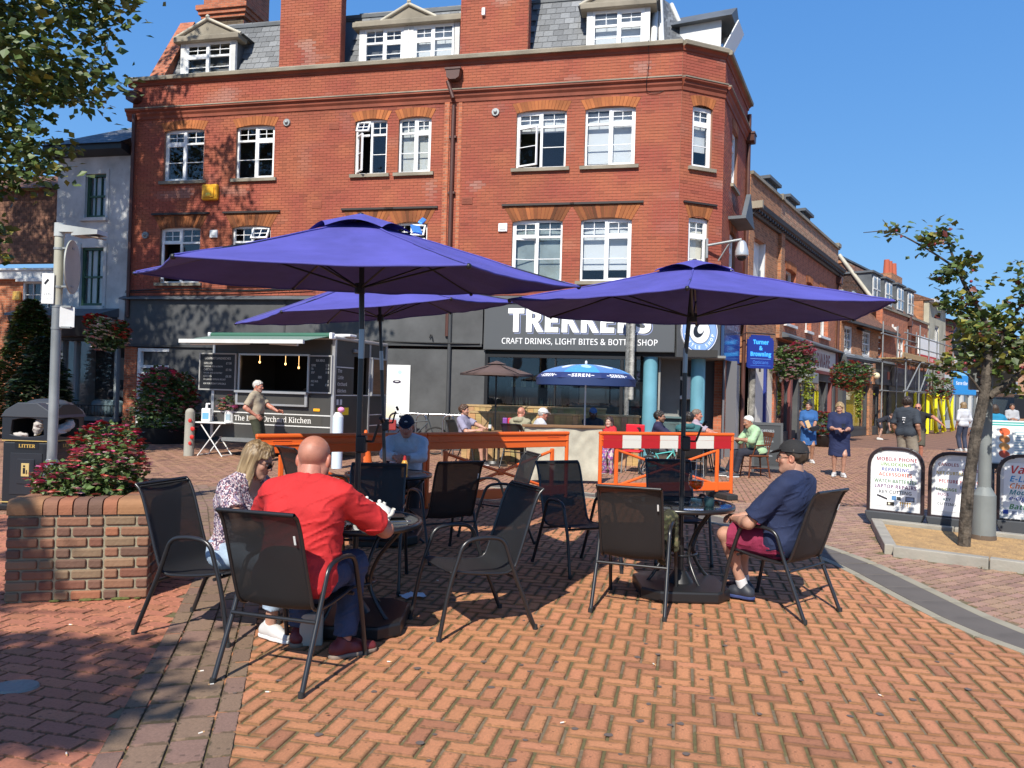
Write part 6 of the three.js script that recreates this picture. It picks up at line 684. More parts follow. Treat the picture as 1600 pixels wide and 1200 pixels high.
const CH = [['black sling chair the woman in the floral blouse sits on, beside the planter', -1.92, -5.04, .957, .29], ['black sling chair the man in the navy polo shirt sits on', 2.10, -5.97, -.663, -.748], ['empty black sling chair turned side on in the middle, half sunlit', -.25, -5.3, -.889, .458], ['empty black sling chair with its back to us and a camouflage jacket on its arm', 1.0, -5.93, .33, -.944], ['empty black sling chair facing us, crossed by a diagonal shadow edge before the barrier', .645, -7.09, .44, .9], ['shaded black sling chair facing left just behind the half sunlit empty one', -.15, -8.3, -.95, .3], ['shaded black sling chair with its back to us, right of the rear umbrella pole', -.66, -7.5, -.5, -.87], ['black sling chair facing us across the table with the teapots', -1.12, -6.3, .05, 1], ['black sling chair facing us behind the table with the orange drink', 1.66, -7.6, .03, 1], ['black sling chair the man in the white shirt and cap sits on', -1.28, -9.05, .06, 1], ['black sling chair seen between the heads of the woman and the bald man', -2.1, -8.55, .75, -.66]];
for (const [l, x, z, a, b] of CH) copy(ch0, l, [x, 0, z], dirY(a, b));
function makeTable(label, pos, ry) {
  const t = thing('bistro_table', label, 'table', pos, ry, 'round black bistro tables'), h = .71;
  P(t, 'tabletop', mk([.01, .011, .012], .06, { clearcoat: 1, clearcoatRoughness: .03 }), lathe([[.02, h - .004], [.43, h - .004], [.43, h + .002], [.02, h + .002], [.02, h - .004]], 48)); P(t, 'rim', M.blackmetal, lathe([[.425, h - .03], [.452, h - .03], [.458, h - .012], [.452, h + .006], [.43, h + .007], [.425, h - .03]], 48));
  for (let i = 0; i < 4; i++) { const a = i * PI / 2 + .5, c = Math.cos(a), s = Math.sin(a); P(t, 'leg', M.blackmetal, tube([[.39 * c, h - .03, .39 * s], [.2 * c, .46, .2 * s], [.15 * c, .3, .15 * s], [.24 * c, .14, .24 * s], [.40 * c, .0, .40 * s]], .0135, 22, 8)); }
  P(t, 'ring', M.blackmetal, tor(.152, .011, 0, .3, 0, PI / 2)); return t;
}
const tb0 = makeTable('round black table with two white teapots where the couple sits', [-1.04, 0, -5.2], 0);
copy(tb0, 'shaded round black table in front of the man in the white shirt', [-1.27, 0, -8.1], .4); copy(tb0, 'round black table with the orange drink beside the man in navy', [1.43, 0, -6.45], .9);
// hexagonal market parasols
T.canvas = tex(256, 1.3, (u, v) => { const a = fbm(u, v, 4, 71, 4), b = fbm(u * 3 % 1, v, 9, 33, 3); return clamp(.78 + .4 * (a - .35) + .12 * (b - .5), .4, 1.1); });
const canopyMat = mk([.092, .085, .39], .8, { bumpMap: T.weave, bumpScale: .0006, map: T.canvas, side: THREE.DoubleSide });
function parasol(label, base, o) { // o: R, rim, rise, rot, tilt [x,z] of the head, joint height, lean of the whole
  const t = thing('parasol', label, 'parasol', base, 0); t.rotation.z = o.roll ?? 0; const { R, rim, rise } = o, off = o.off ?? [0, 0], joint = 1.95, top = V3(off[0], rim + rise, off[1]);
  P(t, 'pole', M.blackmetal, [bar([0, .1, 0], [0, joint, 0], .0195, 14), bar([0, joint - .02, 0], [off[0], rim + rise - .03, off[1]], .0185, 14)]); P(t, 'tilt_joint', mk([.3, .3, .32], .3, { metalness: 1 }), cyl(.021, .021, .2, 0, joint - .05, 0, 14)); P(t, 'crank', M.black, [rbox(.07, .12, .08, .02, 1.22, 0, .015), bar([.05, 1.24, 0], [.1, 1.24, .02], .008), bar([.1, 1.24, .02], [.14, 1.36, .04], .009), cyl(.014, .014, .07, .16, 1.39, .05, 8, 1.2)]);
  const q = new THREE.Quaternion().setFromEuler(new THREE.Euler(o.tilt[0], 0, o.tilt[1])), TR = (x, y, z) => V3(x, y, z).applyQuaternion(q).add(V3(off[0], rim, off[1])), n = 6, S = 14, RW = 14, r0 = .1, pts = [], ix = [], uv = [];
  const tip = (i) => { const a = o.rot + i * PI / 3; return [Math.cos(a), Math.sin(a)]; };
  for (let s = 0; s < n; s++) { const A = tip(s), B = tip(s + 1), b0 = pts.length / 3; for (let i = 0; i <= RW; i++) for (let j = 0; j <= S; j++) { const u = i / RW, v = j / S, r = r0 / R + (1 - r0 / R) * u, e = 4 * v * (1 - v), cut = 1 - .03 * e * u * u, x = lerp(A[0], B[0], v) * R * r * cut, z = lerp(A[1], B[1], v) * R * r * cut, y = rise * (1 - r) - .02 * e * u - .012 * Math.sin(u * PI) + (.005 * n3(x * 6 + s, z * 6, 1) + .004 * n3(v * 9 + s * 3, u * 2.2, 6) * u), p = TR(x, y, z); pts.push(p.x, p.y, p.z); uv.push(u * 1.5, v * 1.5); } for (let i = 0; i < RW; i++) for (let j = 0; j < S; j++) { const a = b0 + i * (S + 1) + j; ix.push(a, a + 1, a + S + 1, a + 1, a + S + 2, a + S + 1); } }
  const g = new THREE.BufferGeometry(); g.setAttribute('position', new THREE.Float32BufferAttribute(pts, 3)); g.setAttribute('uv', new THREE.Float32BufferAttribute(uv, 2)); g.setIndex(ix); g.computeVertexNormals(); P(t, 'canopy', o.mat ?? canopyMat, g, true); for (let s2 = 0; s2 < n; s2++) { const A = tip(s2), B = tip(s2 + 1), sp = [], hp = []; for (let i = 0; i <= RW; i++) { const k = ((s2 * (RW + 1)) + i) * (S + 1) * 3; sp.push([pts[k], pts[k + 1] + .003, pts[k + 2]]); } for (let j = 0; j <= S; j++) { const k = ((s2 * (RW + 1) + RW) * (S + 1) + j) * 3; hp.push([pts[k], pts[k + 1], pts[k + 2]]); } P(t, 'seam', o.mat ?? canopyMat, tube(sp, .006, 24, 6)); P(t, 'hem', o.mat ?? canopyMat, tube(hp, .007, 24, 6)); }
  // vent cap with scalloped flaps
  const vp = [], vi = [], vu = []; for (let s = 0; s < n; s++) { const A = tip(s), B = tip(s + 1), b0 = vp.length / 3; for (let i = 0; i <= 4; i++) for (let j = 0; j <= 8; j++) { const u = i / 4, v = j / 8, e = 4 * v * (1 - v), r = .36 * u * (1 - .1 * e), p = TR(lerp(A[0], B[0], v) * r, rise * (1 - r / R) + .045 - .035 * u + .04 * e * u, lerp(A[1], B[1], v) * r); vp.push(p.x, p.y, p.z); vu.push(u, v); } for (let i = 0; i < 4; i++) for (let j = 0; j < 8; j++) { const a = b0 + i * 9 + j; vi.push(a, a + 1, a + 9, a + 1, a + 10, a + 9); } } const vg = new THREE.BufferGeometry(); vg.setAttribute('position', new THREE.Float32BufferAttribute(vp, 3)); vg.setAttribute('uv', new THREE.Float32BufferAttribute(vu, 2)); vg.setIndex(vi); vg.computeVertexNormals(); P(t, 'vent_flap', o.mat ?? canopyMat, vg, true);
  const pv = (p) => [p.x, p.y, p.z], H = TR(0, rise - .03, 0), RN = TR(0, -.06, 0); P(t, 'hub', M.black, [sph(.04, ...pv(H)), cyl(.035, .035, .07, ...pv(RN), 12), sph(.022, ...pv(TR(0, rise + .035, 0)), 1, .7, 1)]);
  for (let s = 0; s < n; s++) { const A = tip(s), e = TR(A[0] * R * .995, -.004, A[1] * R * .995), m = TR(A[0] * R * .52, rise * .48 - .018, A[1] * R * .52); P(t, 'rib', M.black, tube([pv(H), pv(m), pv(e)], .008, 10, 6)); P(t, 'strut', M.black, bar(pv(RN), [m.x, m.y - .01, m.z], .007, 6)); P(t, 'tip_cap', M.black, sph(.016, ...pv(e))); }
  P(t, 'base', M.black, [ext([[-.34, -.22], [-.22, -.34], [.22, -.34], [.34, -.22], [.34, .22], [.22, .34], [-.22, .34], [-.34, .22]], .055, 0, .0, 0, -PI / 2, 0, 0, { bevelEnabled: true, bevelSize: .012, bevelThickness: .018, bevelSegments: 2 }).translate(0, .018, 0), cyl(.12, .05, .1, 0, .13, 0, 16), cyl(.028, .028, .3, 0, .3, 0, 14)]); return t;
}
parasol('large purple hexagonal parasol over the couple, nearest and furthest left', [-1.03, 0, -5.22], { R: 1.5, rim: 2.335, rise: .40, rot: -.05, tilt: [.07, 0], off: [-.02, .02] });
parasol('purple parasol behind, leaning left over the man in the white shirt', [-1.27, 0, -8.1], { R: 1.5, rim: 2.41, rise: .40, rot: -.08, tilt: [.06, .05], roll: .06 });
parasol('purple hexagonal parasol over the table with the orange drink, on the right', [1.42, 0, -6.32], { R: 1.56, rim: 2.31, rise: .37, rot: -.27, tilt: [.02, 0], off: [.04, .06] });
{ // foil clip on the near canopy
  const t = thing('foil_scrap', 'small shiny blue foil scrap stuck on the nearest purple parasol', 'foil scrap', [-.60, 2.56, -4.6]); P(t, 'foil', mk([.1, .3, .75], .25, { metalness: .4 }), [rbox(.06, .1, .015, 0, 0, 0, .006, -1, .3, .3), rbox(.03, .05, .01, .03, .06, -.03, .004, -.6, .2, -.5)]); }
// things on the tables
const crockery = mk([.8, .78, .72], .18, { clearcoat: .6 });
function teapot(label, pos, ry) { const t = thing('teapot', label, 'teapot', pos, ry, null); P(t, 'pot', crockery, lathe([[0, 0], [.045, 0], [.072, .022], [.08, .05], [.07, .085], [.045, .1], [.04, .102]], 28)); const l = P(t, 'lid', crockery, [lathe([[.043, .1], [.04, .108], [.02, .118], [0, .12]], 24)]); P(l, 'knob', crockery, sph(.012, 0, .127, 0)); P(t, 'spout', crockery, tube([[.07, .04, 0], [.105, .06, 0], [.12, .095, 0]], .012, 10, 8)); P(t, 'handle', crockery, tube([[-.07, .085, 0], [-.115, .085, 0], [-.12, .045, 0], [-.075, .03, 0]], .007, 14, 8)); return t; }
const tp = teapot('white china teapot further from the man in the red shirt', [-.965, .717, -5.23], .5); tp.scale.setScalar(1.08); copy(tp, 'white china teapot nearest the elbow of the man in the red shirt', [-.855, .717, -5.09], -.6);
{ const c = thing('teacup', 'small white cup on the glass table beside the teapots', 'cup', [-.83, .717, -4.95]); P(c, 'cup', crockery, lathe([[0, 0], [.025, 0], [.035, .02], [.042, .055], [.039, .055], [.03, .02], [0, .008]], 24)); P(c, 'handle', crockery, tor(.016, .004, .048, .03, 0));
  const s = thing('teaspoon', 'shiny teaspoon lying on the glass table right of the teapots', 'teaspoon', [-.72, .72, -5.1], .4); P(s, 'spoon', M.steel, [bar([-.06, .003, 0], [.05, .003, 0], .003, 6), sph(.016, .062, .004, 0, 1.3, .25, .85)]);
  const p = thing('menu_card', 'dark folded card lying on the far side of the teapot table', 'card', [-.82, .722, -5.33], .3); P(p, 'card', M.black, rbox(.2, .006, .15, 0, 0, 0, .002));
  const g = thing('wine_glass', 'large stemmed glass of orange drink with a straw on the right table', 'glass', [1.55, .714, -6.38]); g.scale.setScalar(1.15); P(g, 'bowl', M.glass, lathe([[.004, .1], [.035, .112], [.052, .14], [.055, .175], [.05, .215], [.046, .225]], 28)); P(g, 'stem', M.glass, [lathe([[.035, .0], [.034, .003], [.006, .008], [.004, .1]], 20)]); P(g, 'drink', mk([.85, .22, .02], .1, { transmission: .6, thickness: .03, attenuationColor: C(.9, .25, .03), attenuationDistance: .04, ior: 1.33 }), lathe([[0, .104], [.032, .115], [.049, .141], [.052, .172], [0, .172]], 26)); P(g, 'straw', M.white, bar([-.01, .12, 0], [.004, .32, -.01], .003, 6)); P(g, 'ice', M.white, [sph(.014, .015, .17, .015, 1, .7, 1), sph(.013, -.02, .17, .0, 1, .7, 1)]);
  const b = thing('tealight_holder', 'small dark teal glass candle holder on the right table', 'candle holder', [1.64, .714, -6.3]); P(b, 'holder', mk([.05, .12, .14], .2, { transmission: .3, thickness: .01 }), lathe([[0, 0], [.04, 0], [.045, .07], [.041, .07], [.037, .006], [0, .006]], 22));
  const q = thing('sauce_bottle', 'red topped orange drink glass on the shaded rear table', 'drink', [-1.12, .714, -8.2]); P(q, 'bottle', mk([.6, .3, .05], .3), lathe([[0, 0], [.035, 0], [.035, .1], [.02, .13], [0, .13]], 16)); P(q, 'cap', mk([.4, .02, .02], .4), cyl(.02, .012, .05, 0, .155, 0, 12));
  // camouflage jacket over the chair arm
  const cam = mk([1, 1, 1], .9, { side: THREE.DoubleSide, map: tex(128, .3, (u, v) => { const a = fbm(u, v, 5, 3, 3), d = fbm(u, v, 6, 88, 3); return a > .52 ? [.03, .03, .015] : d > .5 ? [.10, .095, .045] : a < .42 ? [.17, .13, .07] : [.05, .06, .025]; }), bumpMap: T.fold, bumpScale: .02 });
  const j = thing('camouflage_jacket', 'camouflage jacket hanging over the right arm of the empty chair', 'jacket', [1.25, 0, -5.96], dirY(.33, -.944)); P(j, 'cloth', cam, capsules([{ a: V3(0, .68, .1), b: V3(0, .66, -.06), r: .03 }, { a: V3(.02, .66, .06), b: V3(.03, .36, .1), r: .038, s: .03 }, { a: V3(.02, .66, -.05), b: V3(.04, .33, -.03), r: .04, s: .032 }, { a: V3(-.03, .66, .02), b: V3(-.05, .42, .03), r: .034, s: .03 }, { a: V3(.03, .4, .1), b: V3(.02, .2, .13), r: .026, s: .02 }], .012, { k: .05, noise: .012, nf: 14 })); }
// ---------- planter, lamp posts, litter bin ----------
{
  seed(61); const t = thing('brick_planter', 'square raised planter of old red bricks with rounded brick coping', 'planter', [-3.285, 0, -6.27], .25); const W = .95, D = 1.42, hw = W / 2, hd = D / 2, mats = [[.24, .10, .065], [.3, .14, .085], [.22, .11, .075], [.33, .2, .12], [.27, .18, .11], [.38, .15, .08], [.18, .10, .07], [.3, .15, .09]].map((c) => mk(c, .9, { map: T.grime, bumpMap: T.bump, bumpScale: .004 })), bm = mats;
  P(t, 'core', bumpy([.34, .30, .21], .95, .006), bx(-hw + .012, hw - .012, 0, .62, -hd + .012, hd - .012));
  const course = (y, r, ax, len, place) => { let x = -len / 2, i = r; while (x < len / 2 - .02) { const L = Math.min(i % 2 ? .215 : .105, len / 2 - x), m = P(t, 'brick', bm[Math.floor(rnd() * bm.length)], rbox(L - .014, .063, .1, 0, 0, 0, .013)); place(m, x + L / 2, y + rr(-.002, .002)); m.rotation.z += rr(-.008, .008); x += L; i++; } };
  for (let r = 0; r < 8; r++) { const y = .04 + r * .0765; course(y, r, 0, W, (m, a, b) => m.position.set(a, b, hd - .046 + rr(-.003, .003))); course(y, r + 1, 0, W, (m, a, b) => m.position.set(a, b, -hd + .046)); course(y, r, 1, D - .2, (m, a, b) => { m.position.set(hd * 0 + hw - .046 + rr(-.003, .003), b, a); m.rotation.y = PI / 2; }); course(y, r + 1, 1, D - .2, (m, a, b) => { m.position.set(-hw + .046, b, a); m.rotation.y = PI / 2; }); }
  const bull = (L) => { const s = new THREE.Shape(); s.moveTo(-.11, 0); s.lineTo(.115, 0); s.lineTo(.115, .05); s.quadraticCurveTo(.112, .105, .05, .108); s.lineTo(-.11, .108); return new THREE.ExtrudeGeometry(s, { depth: L - .01, bevelEnabled: false, curveSegments: 5 }).applyMatrix4(new THREE.Matrix4().makeBasis(V3(0, 0, 1), V3(0, 1, 0), V3(-1, 0, 0)).setPosition(L / 2, 0, 0)); };
  const cop = (L, x, z, ry, big) => { const m = P(t, 'coping_brick', big ? mk([.4, .2, .095], .85, { map: T.grime, bumpMap: T.bump, bumpScale: .003 }) : bm[Math.floor(rnd() * bm.length)], bull(L)); m.position.set(x, .625, z); m.rotation.y = ry; };
  for (const [len, ax] of [[W, 0], [D, 1]]) for (const s of [1, -1]) { const ry = ax ? (s > 0 ? PI / 2 : -PI / 2) : (s > 0 ? 0 : PI), off = (ax ? hw : hd) - .11, inner = len - .46, n = Math.round(inner / .105); for (let i = 0; i < n; i++) { const a = -inner / 2 + (i + .5) * inner / n; cop(inner / n, ax ? s * off : a, ax ? a : s * off, ry); } if (!ax) for (const e of [-1, 1]) cop(.235, e * (len / 2 - .115), s * off, ry, 1); else for (const e of [-1, 1]) cop(.02, s * off, e * (len / 2 - .24), ry); }
  P(t, 'moss', mk([.1, .11, .03], 1, { bumpMap: T.bump, bumpScale: .01 }), [rbox(.2, .008, .5, hw - .13, .735, -.25, .003), ...Array.from({ length: 9 }, () => sph(rr(.015, .035), rr(-.5, .5), .008, hd + .01, 1.6, .4, .5, 8, 5))]); P(t, 'soil', M.soil, bx(-hw + .2, hw - .2, .6, .7, -hd + .2, hd - .2));
  const f = thing('bedding_flowers', 'mound of red and pink begonias growing in the brick planter', 'flowers', [-3.36, .72, -6.3], .25); flowerMass(f, [[0, .05, .22, .4, .18, .4, 1200, 80, [PINK, PALE, CORAL]], [.02, .3, -.2, .29, .24, .3, 900, 170, [RED, RED, HOT]], [.1, .17, .18, .3, .22, .28, 700, 120, [PINK, CORAL, PALE]], [-.2, .1, .3, .2, .17, .2, 400, 60, [HOT, PINK]]], { leaf: .042, flower: .046, elong: 1.1, green: [.075, .13, .025] });
  const L = []; for (let i = 0; i < 160; i++) { const a = rr(0, 6.28); L.push({ p: [rr(-.1, .1), rr(.1, .2), rr(-.2, .1)], s: .02, ry: a, rx: rr(-1.4, -.6), rz: 0, c: [.2, .22, .12] }); } P(f, 'grass_blades', M.leaf, leaves(L, .1, 8), true);
}
{
  const t = thing('lamp_post', 'slim cream and grey lamp post with a CCTV notice and lamp arm, left', 'lamp post', [-5.24, .483, -8.8]); t.scale.setScalar(.698); P(t, 'column', M.galv, [cyl(.076, .073, 2.75, 0, 1.45, 0, 20), cyl(.12, .12, .9, 0, -.25, 0, 20), cyl(.12, .078, .1, 0, .25, 0, 20)]); P(t, 'upper_column', bumpy([.5, .48, .38], .5, .0006), cyl(.072, .07, 1.2, 0, 3.42, 0, 20)); for (const y of [3.75, 3.12, 2.8, 2.44]) P(t, 'band', M.galv, cyl(.08, .08, .035, 0, y, 0, 20));
  const pg = bumpy([.5, .52, .5], .4, .0006); P(t, 'cap', pg, [cyl(.082, .08, .22, 0, 4.06, 0, 20), ext([[0, -.06], [.5, -.04], [.5, .03], [0, .07]], .15, .02, 4.08, -.075, 0, -.15, -.06)]); P(t, 'lamp_head', pg, ext([[.42, .05], [.78, .03], [.78, -.04], [.32, -.1], [.32, -.06], [.42, -.02]], .26, .02, 4.07, -.13, 0, -.15, -.08)); P(t, 'diffuser', mk([.25, .2, .15], .4), box(.42, .02, .2, .56, 3.95, .08, 0, -.15, -.17));
  P(t, 'round_sign', bumpy([.42, .43, .38], .5, .0006), cyl(.44, .44, .02, .2, 3.46, -.05, 36, PI / 2, 0, PI / 2 - .26)); for (const y of [3.76, 3.13, 2.8, 2.46]) P(t, 'bracket', M.galv, bx(.04, .24, y - .015, y + .015, -.04, .03));
  const pr = print(.19, .47, 190, 470, (g, w, h) => { g.fillStyle = '#efefed'; g.fillRect(0, 0, w, h); g.save(); g.translate(78, 120); g.rotate(-.9); g.fillStyle = '#15151a'; g.fillRect(-56, -20, 100, 40); g.restore(); g.strokeStyle = '#15151a'; g.lineWidth = 5; g.beginPath(); g.moveTo(95, 150); g.lineTo(115, 205); g.lineTo(160, 205); g.stroke(); g.fillRect(152, 190, 8, 30); g.fillStyle = '#30343c'; g.font = 'bold 46px sans-serif'; g.fillText('CCTV', w / 2, 330); g.font = 'bold 22px sans-serif'; g.fillText('IN OPERATION', w / 2, 395, 165); }); P(t, 'notice_board', M.white, rbox(.2, .5, .012, -.1, 3.08, .1, .004)); const q = P(t, 'notice_print', pr.mat, pr.geo, true); q.position.set(-.1, 3.08, .108); P(t, 'side_sign', M.white, rbox(.22, .33, .012, .17, 2.63, .0, .004, 0, .3));
  // litter bin
  const b = thing('litter_bin', 'black double litter bin with gold lettering behind the planter', 'litter bin', [-5.82, 0, -9.6], -.06), W = .62, D = .62; const body = [[-W / 2, -D / 2], [W / 2, -D / 2], [W / 2, D / 2], [-W / 2, D / 2]]; P(b, 'body', mk([.014, .016, .02], .4), [rbox(W, .82, D, 0, .43, 0, .03)]); P(b, 'plinth', M.black, rbox(W + .04, .08, D + .04, 0, .04, 0, .02));
  P(b, 'gold_band', mk([.5, .36, .12], .4), [bx(-W / 2 - .006, W / 2 + .006, .845, .858, -D / 2 - .006, D / 2 + .006), bx(-W / 2 - .006, W / 2 + .006, .1, .112, -D / 2 - .006, D / 2 + .006)]);
  const hood = shape([[-W / 2, 0], [W / 2, 0], [W / 2, .28], [W / 2 - .04, .34], [.12, .43], [-.12, .43], [-W / 2 + .04, .34], [-W / 2, .28]]); { const p = new THREE.Path(); p.moveTo(-.22, .06); p.quadraticCurveTo(0, .0, .22, .06); p.lineTo(.2, .24); p.quadraticCurveTo(0, .3, -.2, .24); p.closePath(); hood.holes.push(p); } P(b, 'hood', mk([.018, .02, .026], .35), [new THREE.ExtrudeGeometry(hood, { depth: .03, bevelEnabled: true, bevelSize: .008, bevelThickness: .008, bevelSegments: 2 }).translate(0, .86, D / 2 - .03), at(new THREE.ExtrudeGeometry(hood, { depth: .03, bevelEnabled: false }), W / 2 - .03, .86, 0, 0, PI / 2), at(new THREE.ExtrudeGeometry(shape([[-D / 2, 0], [D / 2, 0], [D / 2, .28], [-D / 2, .28]]), { depth: .03, bevelEnabled: false }), -W / 2, .86, 0, 0, PI / 2), bx(-W / 2, W / 2, .86, 1.16, -D / 2, -D / 2 + .03)]); P(b, 'lid', mk([.05, .055, .065], .45), [at(new THREE.ExtrudeGeometry(shape([[-W / 2 - .01, 1.14], [-W / 2 + .04, 1.21], [-.12, 1.3], [.12, 1.3], [W / 2 - .04, 1.21], [W / 2 + .01, 1.14]]), { depth: D + .02, bevelEnabled: true, bevelSize: .01, bevelThickness: .01 }), 0, 0, -D / 2 - .01), at(new THREE.SphereGeometry(.2, 20, 8, 0, 6.3, 0, 1.57), .04, 1.29, 0, 0, 0, 0, [1.3, .35, 1])]);
  const l = print(.3, .08, 300, 80, (g, w, h) => { g.fillStyle = '#0d0f13'; g.fillRect(0, 0, w, h); g.font = 'bold 56px serif'; g.fillStyle = '#c8a24c'; g.fillText('LITTER', w / 2, h / 2 + 2); }); for (const face of [0, 1]) { const F = mat4(0, 0, 0, 0, face * PI / 2), q = (g) => g.applyMatrix4(F); P(b, 'lettering', l.mat, q(at(l.geo.clone(), 0, .79, D / 2 + .004)), true); P(b, 'panel', mk([.02, .022, .028], .4), [rbox(.4, .5, .012, 0, .45, D / 2 + .003, .004), rbox(.22, .3, .012, 0, .48, D / 2 + .012, .004)].map(q)); P(b, 'emblem', mk([.5, .37, .15], .4), q(rbox(.1, .16, .01, 0, .5, D / 2 + .018, .006))); P(b, 'emblem_figure', M.black, [sph(.014, -.01, .545, D / 2 + .024, 1, 1, .3), rbox(.03, .07, .006, -.01, .49, D / 2 + .024, .003), rbox(.012, .05, .006, .022, .475, D / 2 + .024, .002)].map(q)); }
  P(b, 'rubbish', mk([.6, .55, .5], .8, { map: T.cloth }), [capsules([{ a: V3(.06, .95, .22), b: V3(.1, 1.08, .24), r: .05 }, { a: V3(.22, .95, .1), b: V3(.25, 1.04, -.1), r: .06 }, { a: V3(-.18, .92, .27), b: V3(-.02, .92, .3), r: .03 }], .014, { noise: .02, nf: 16, k: .04 })]);
  const r = thing('lamp_post', 'grey galvanised lamp post with thick base at the end of the kerbed bed', 'lamp post', [5.53, 0, -8.95]); P(r, 'column', bumpy([.22, .24, .235], .6, .0006, T.grime), [cyl(.068, .064, 1.95, 0, 1.6, 0, 18)]); P(r, 'base', bumpy([.22, .24, .235], .6, .0006, T.grime), [cyl(.128, .125, .56, 0, .28, 0, 8), cyl(.125, .068, .1, 0, .61, 0, 8)]); P(r, 'rust_collar', bumpy([.14, .1, .07], .9, .003), cyl(.14, .13, .1, 0, .05, 0, 12)); P(r, 'sign_plate', M.galv, [rbox(.56, .3, .03, .12, 1.93, -.09, .02), rbox(.64, .04, .06, .1, 2.1, -.09, .01)]); P(r, 'round_sign', bumpy([.4, .45, .46], .45, .0006), cyl(.34, .34, .015, -.02, 2.34, -.1, 36, PI / 2)); P(r, 'band', M.galv, [cyl(.075, .075, .04, 0, 1.8, 0, 16), cyl(.075, .075, .04, 0, 2.2, 0, 16)]);
  const v = thing('sign_post', 'thin weathered white post standing in front of the bar window', 'post', [2.86, 0, -19.1]); P(v, 'pole', bumpy([.35, .35, .33], .5, .001, T.bark), [cyl(.06, .06, 4.0, 0, 2.0, 0, 12)]); P(v, 'pole_sleeve', bumpy([.6, .58, .52], .5, .001, T.bark), cyl(.065, .065, 2.2, .1, 2.6, .02, 12)); P(v, 'arrow_plate', M.galv, ext([[-.22, 0], [0, .28], [.22, 0], [.22, -.12], [0, -.4], [-.22, -.12]], .02, 0, 3.78, .06));
}
// ---------- the people ----------
seed(71);
const floral = tex(128, .16, (u, v) => { const a = pn(u * 22, v * 22, 22, 3), b = pn(u * 34, v * 34, 34, 8), c = pn(u * 14, v * 14, 14, 12); return a > .62 ? [.07, .05, .09] : b > .64 ? [.3, .12, .14] : c > .7 ? [.24, .2, .3] : [.62, .55, .56]; });
const jeansT = tex(256, .5, (u, v) => { const a = fbm(u, v, 4, 5, 4), b = pn(u * 120, v * 120, 120, 2); return .7 + .6 * (a - .35) + .15 * (b - .5); });
const bluT = { map: jeansT, bumpMap: T.fold, bumpScale: .006 }, NC = .0105;
// foreground couple
person('bald man in a red polo shirt and jeans leaning on the table, seen from behind', [-1.17, 0, -4.36], dirY(.2, -.98), { cell: NC, h: 1.84, sit: 1, skin: 'ruddy', fat: .8, belly: .6, head: 1.1, hair: 'bald', pelvis: [0, .54, -.06], lean: .2, bend: .12, turn: -.06, pitch: .3, yaw: .12, armR: { e: [-.38, .76, .32], w: [-.2, .755, .62], n: [0, -1, 0], curl: .4, d: [.8, 0, .6] }, armL: { e: [.4, .8, .3], w: [.12, .77, .6], n: [0, -1, 0], curl: .5, d: [-.8, 0, .5] }, legR: { a: [-.16, .085, .28], yaw: -.7 }, legL: { a: [.2, .085, .42], yaw: .2 }, top: { col: [.62, .022, .024], collar: 1, sleeve: .82, hem: -.1, loose: .022, fold: .011, mat: { bumpMap: T.fold, bumpScale: .008 } }, legs: { col: [.035, .06, .13], key: 'j', mat: bluT, loose: .016, fold: .008 }, shoes: { col: [.16, .02, .022], sole: [.22, .17, .13] } });
person('blonde woman in a floral blouse, pale jeans and sunglasses, sitting beside the bald man', [-1.72, 0, -5.02], dirY(.97, .24), { cell: NC, h: 1.68, fem: 1, sit: 1, skin: 'fair', hair: 'long', hairCol: [.24, .155, .075], hairTip: [.46, .34, .19], pelvis: [0, .53, -.08], lean: .12, bend: .2, turn: -.1, pitch: .34, yaw: .22, fat: .35, armR: { e: [-.27, .72, .14], w: [-.06, .72, .34], curl: .7, d: [.7, .1, .6] }, armL: { e: [.26, .74, .22], w: [.05, .76, .4], curl: .7, d: [-.6, .2, .5] }, legR: { a: [-.08, .085, .26], yaw: -.35 }, legL: { a: [.16, .085, .42], yaw: .3 }, top: { name: 'blouse', col: [1, 1, 1], key: 'fl', mat: { map: floral, sheen: 0 }, sleeve: .55, hem: .02, vneck: 1, fold: .006, loose: .016 }, legs: { col: [.42, .54, .68], key: 'lj', mat: { map: jeansT, sheen: 0 }, len: 1.72, fold: .006 }, shoes: { col: [.72, .70, .68], sole: [.8, .8, .78] }, glasses: { dark: 1, col: [.06, .015, .01] } });
person('man in a navy polo shirt, black cap and maroon shorts, sitting on the right', [2.065, 0, -6.0], dirY(-.72, -.69), { cell: NC, h: 1.78, sit: 1, skin: 'fair', fat: .55, belly: .5, hair: 'short', hairCol: [.045, .03, .02], pelvis: [0, .525, -.09], lean: -.22, bend: .14, pitch: .03, yaw: .3, armL: { e: [.29, .66, .06], w: [.1, .64, .27], curl: .6, d: [-.7, 0, .5], n: [0, -1, .1] }, armR: { e: [-.28, .68, .1], w: [-.06, .65, .3], curl: .6, d: [.7, 0, .5], n: [0, -1, .1] }, legL: { a: [.03, .1, .22], yaw: .1 }, legR: { a: [-.14, .09, .3], yaw: -.2 }, top: { col: [.016, .028, .085], collar: 1, sleeve: .86, hem: -.1, fold: .007, loose: .02 }, legs: { name: 'shorts', col: [.30, .022, .075], len: .86, wide: .1, fold: .008, loose: .018 }, shoes: { col: [.03, .035, .05], sole: [.03, .05, .16], sock: [.55, .55, .56] }, cap: { col: [.02, .02, .023] , dot: [.3, .06, .03] }, glasses: { col: [.03, .02, .02] } });
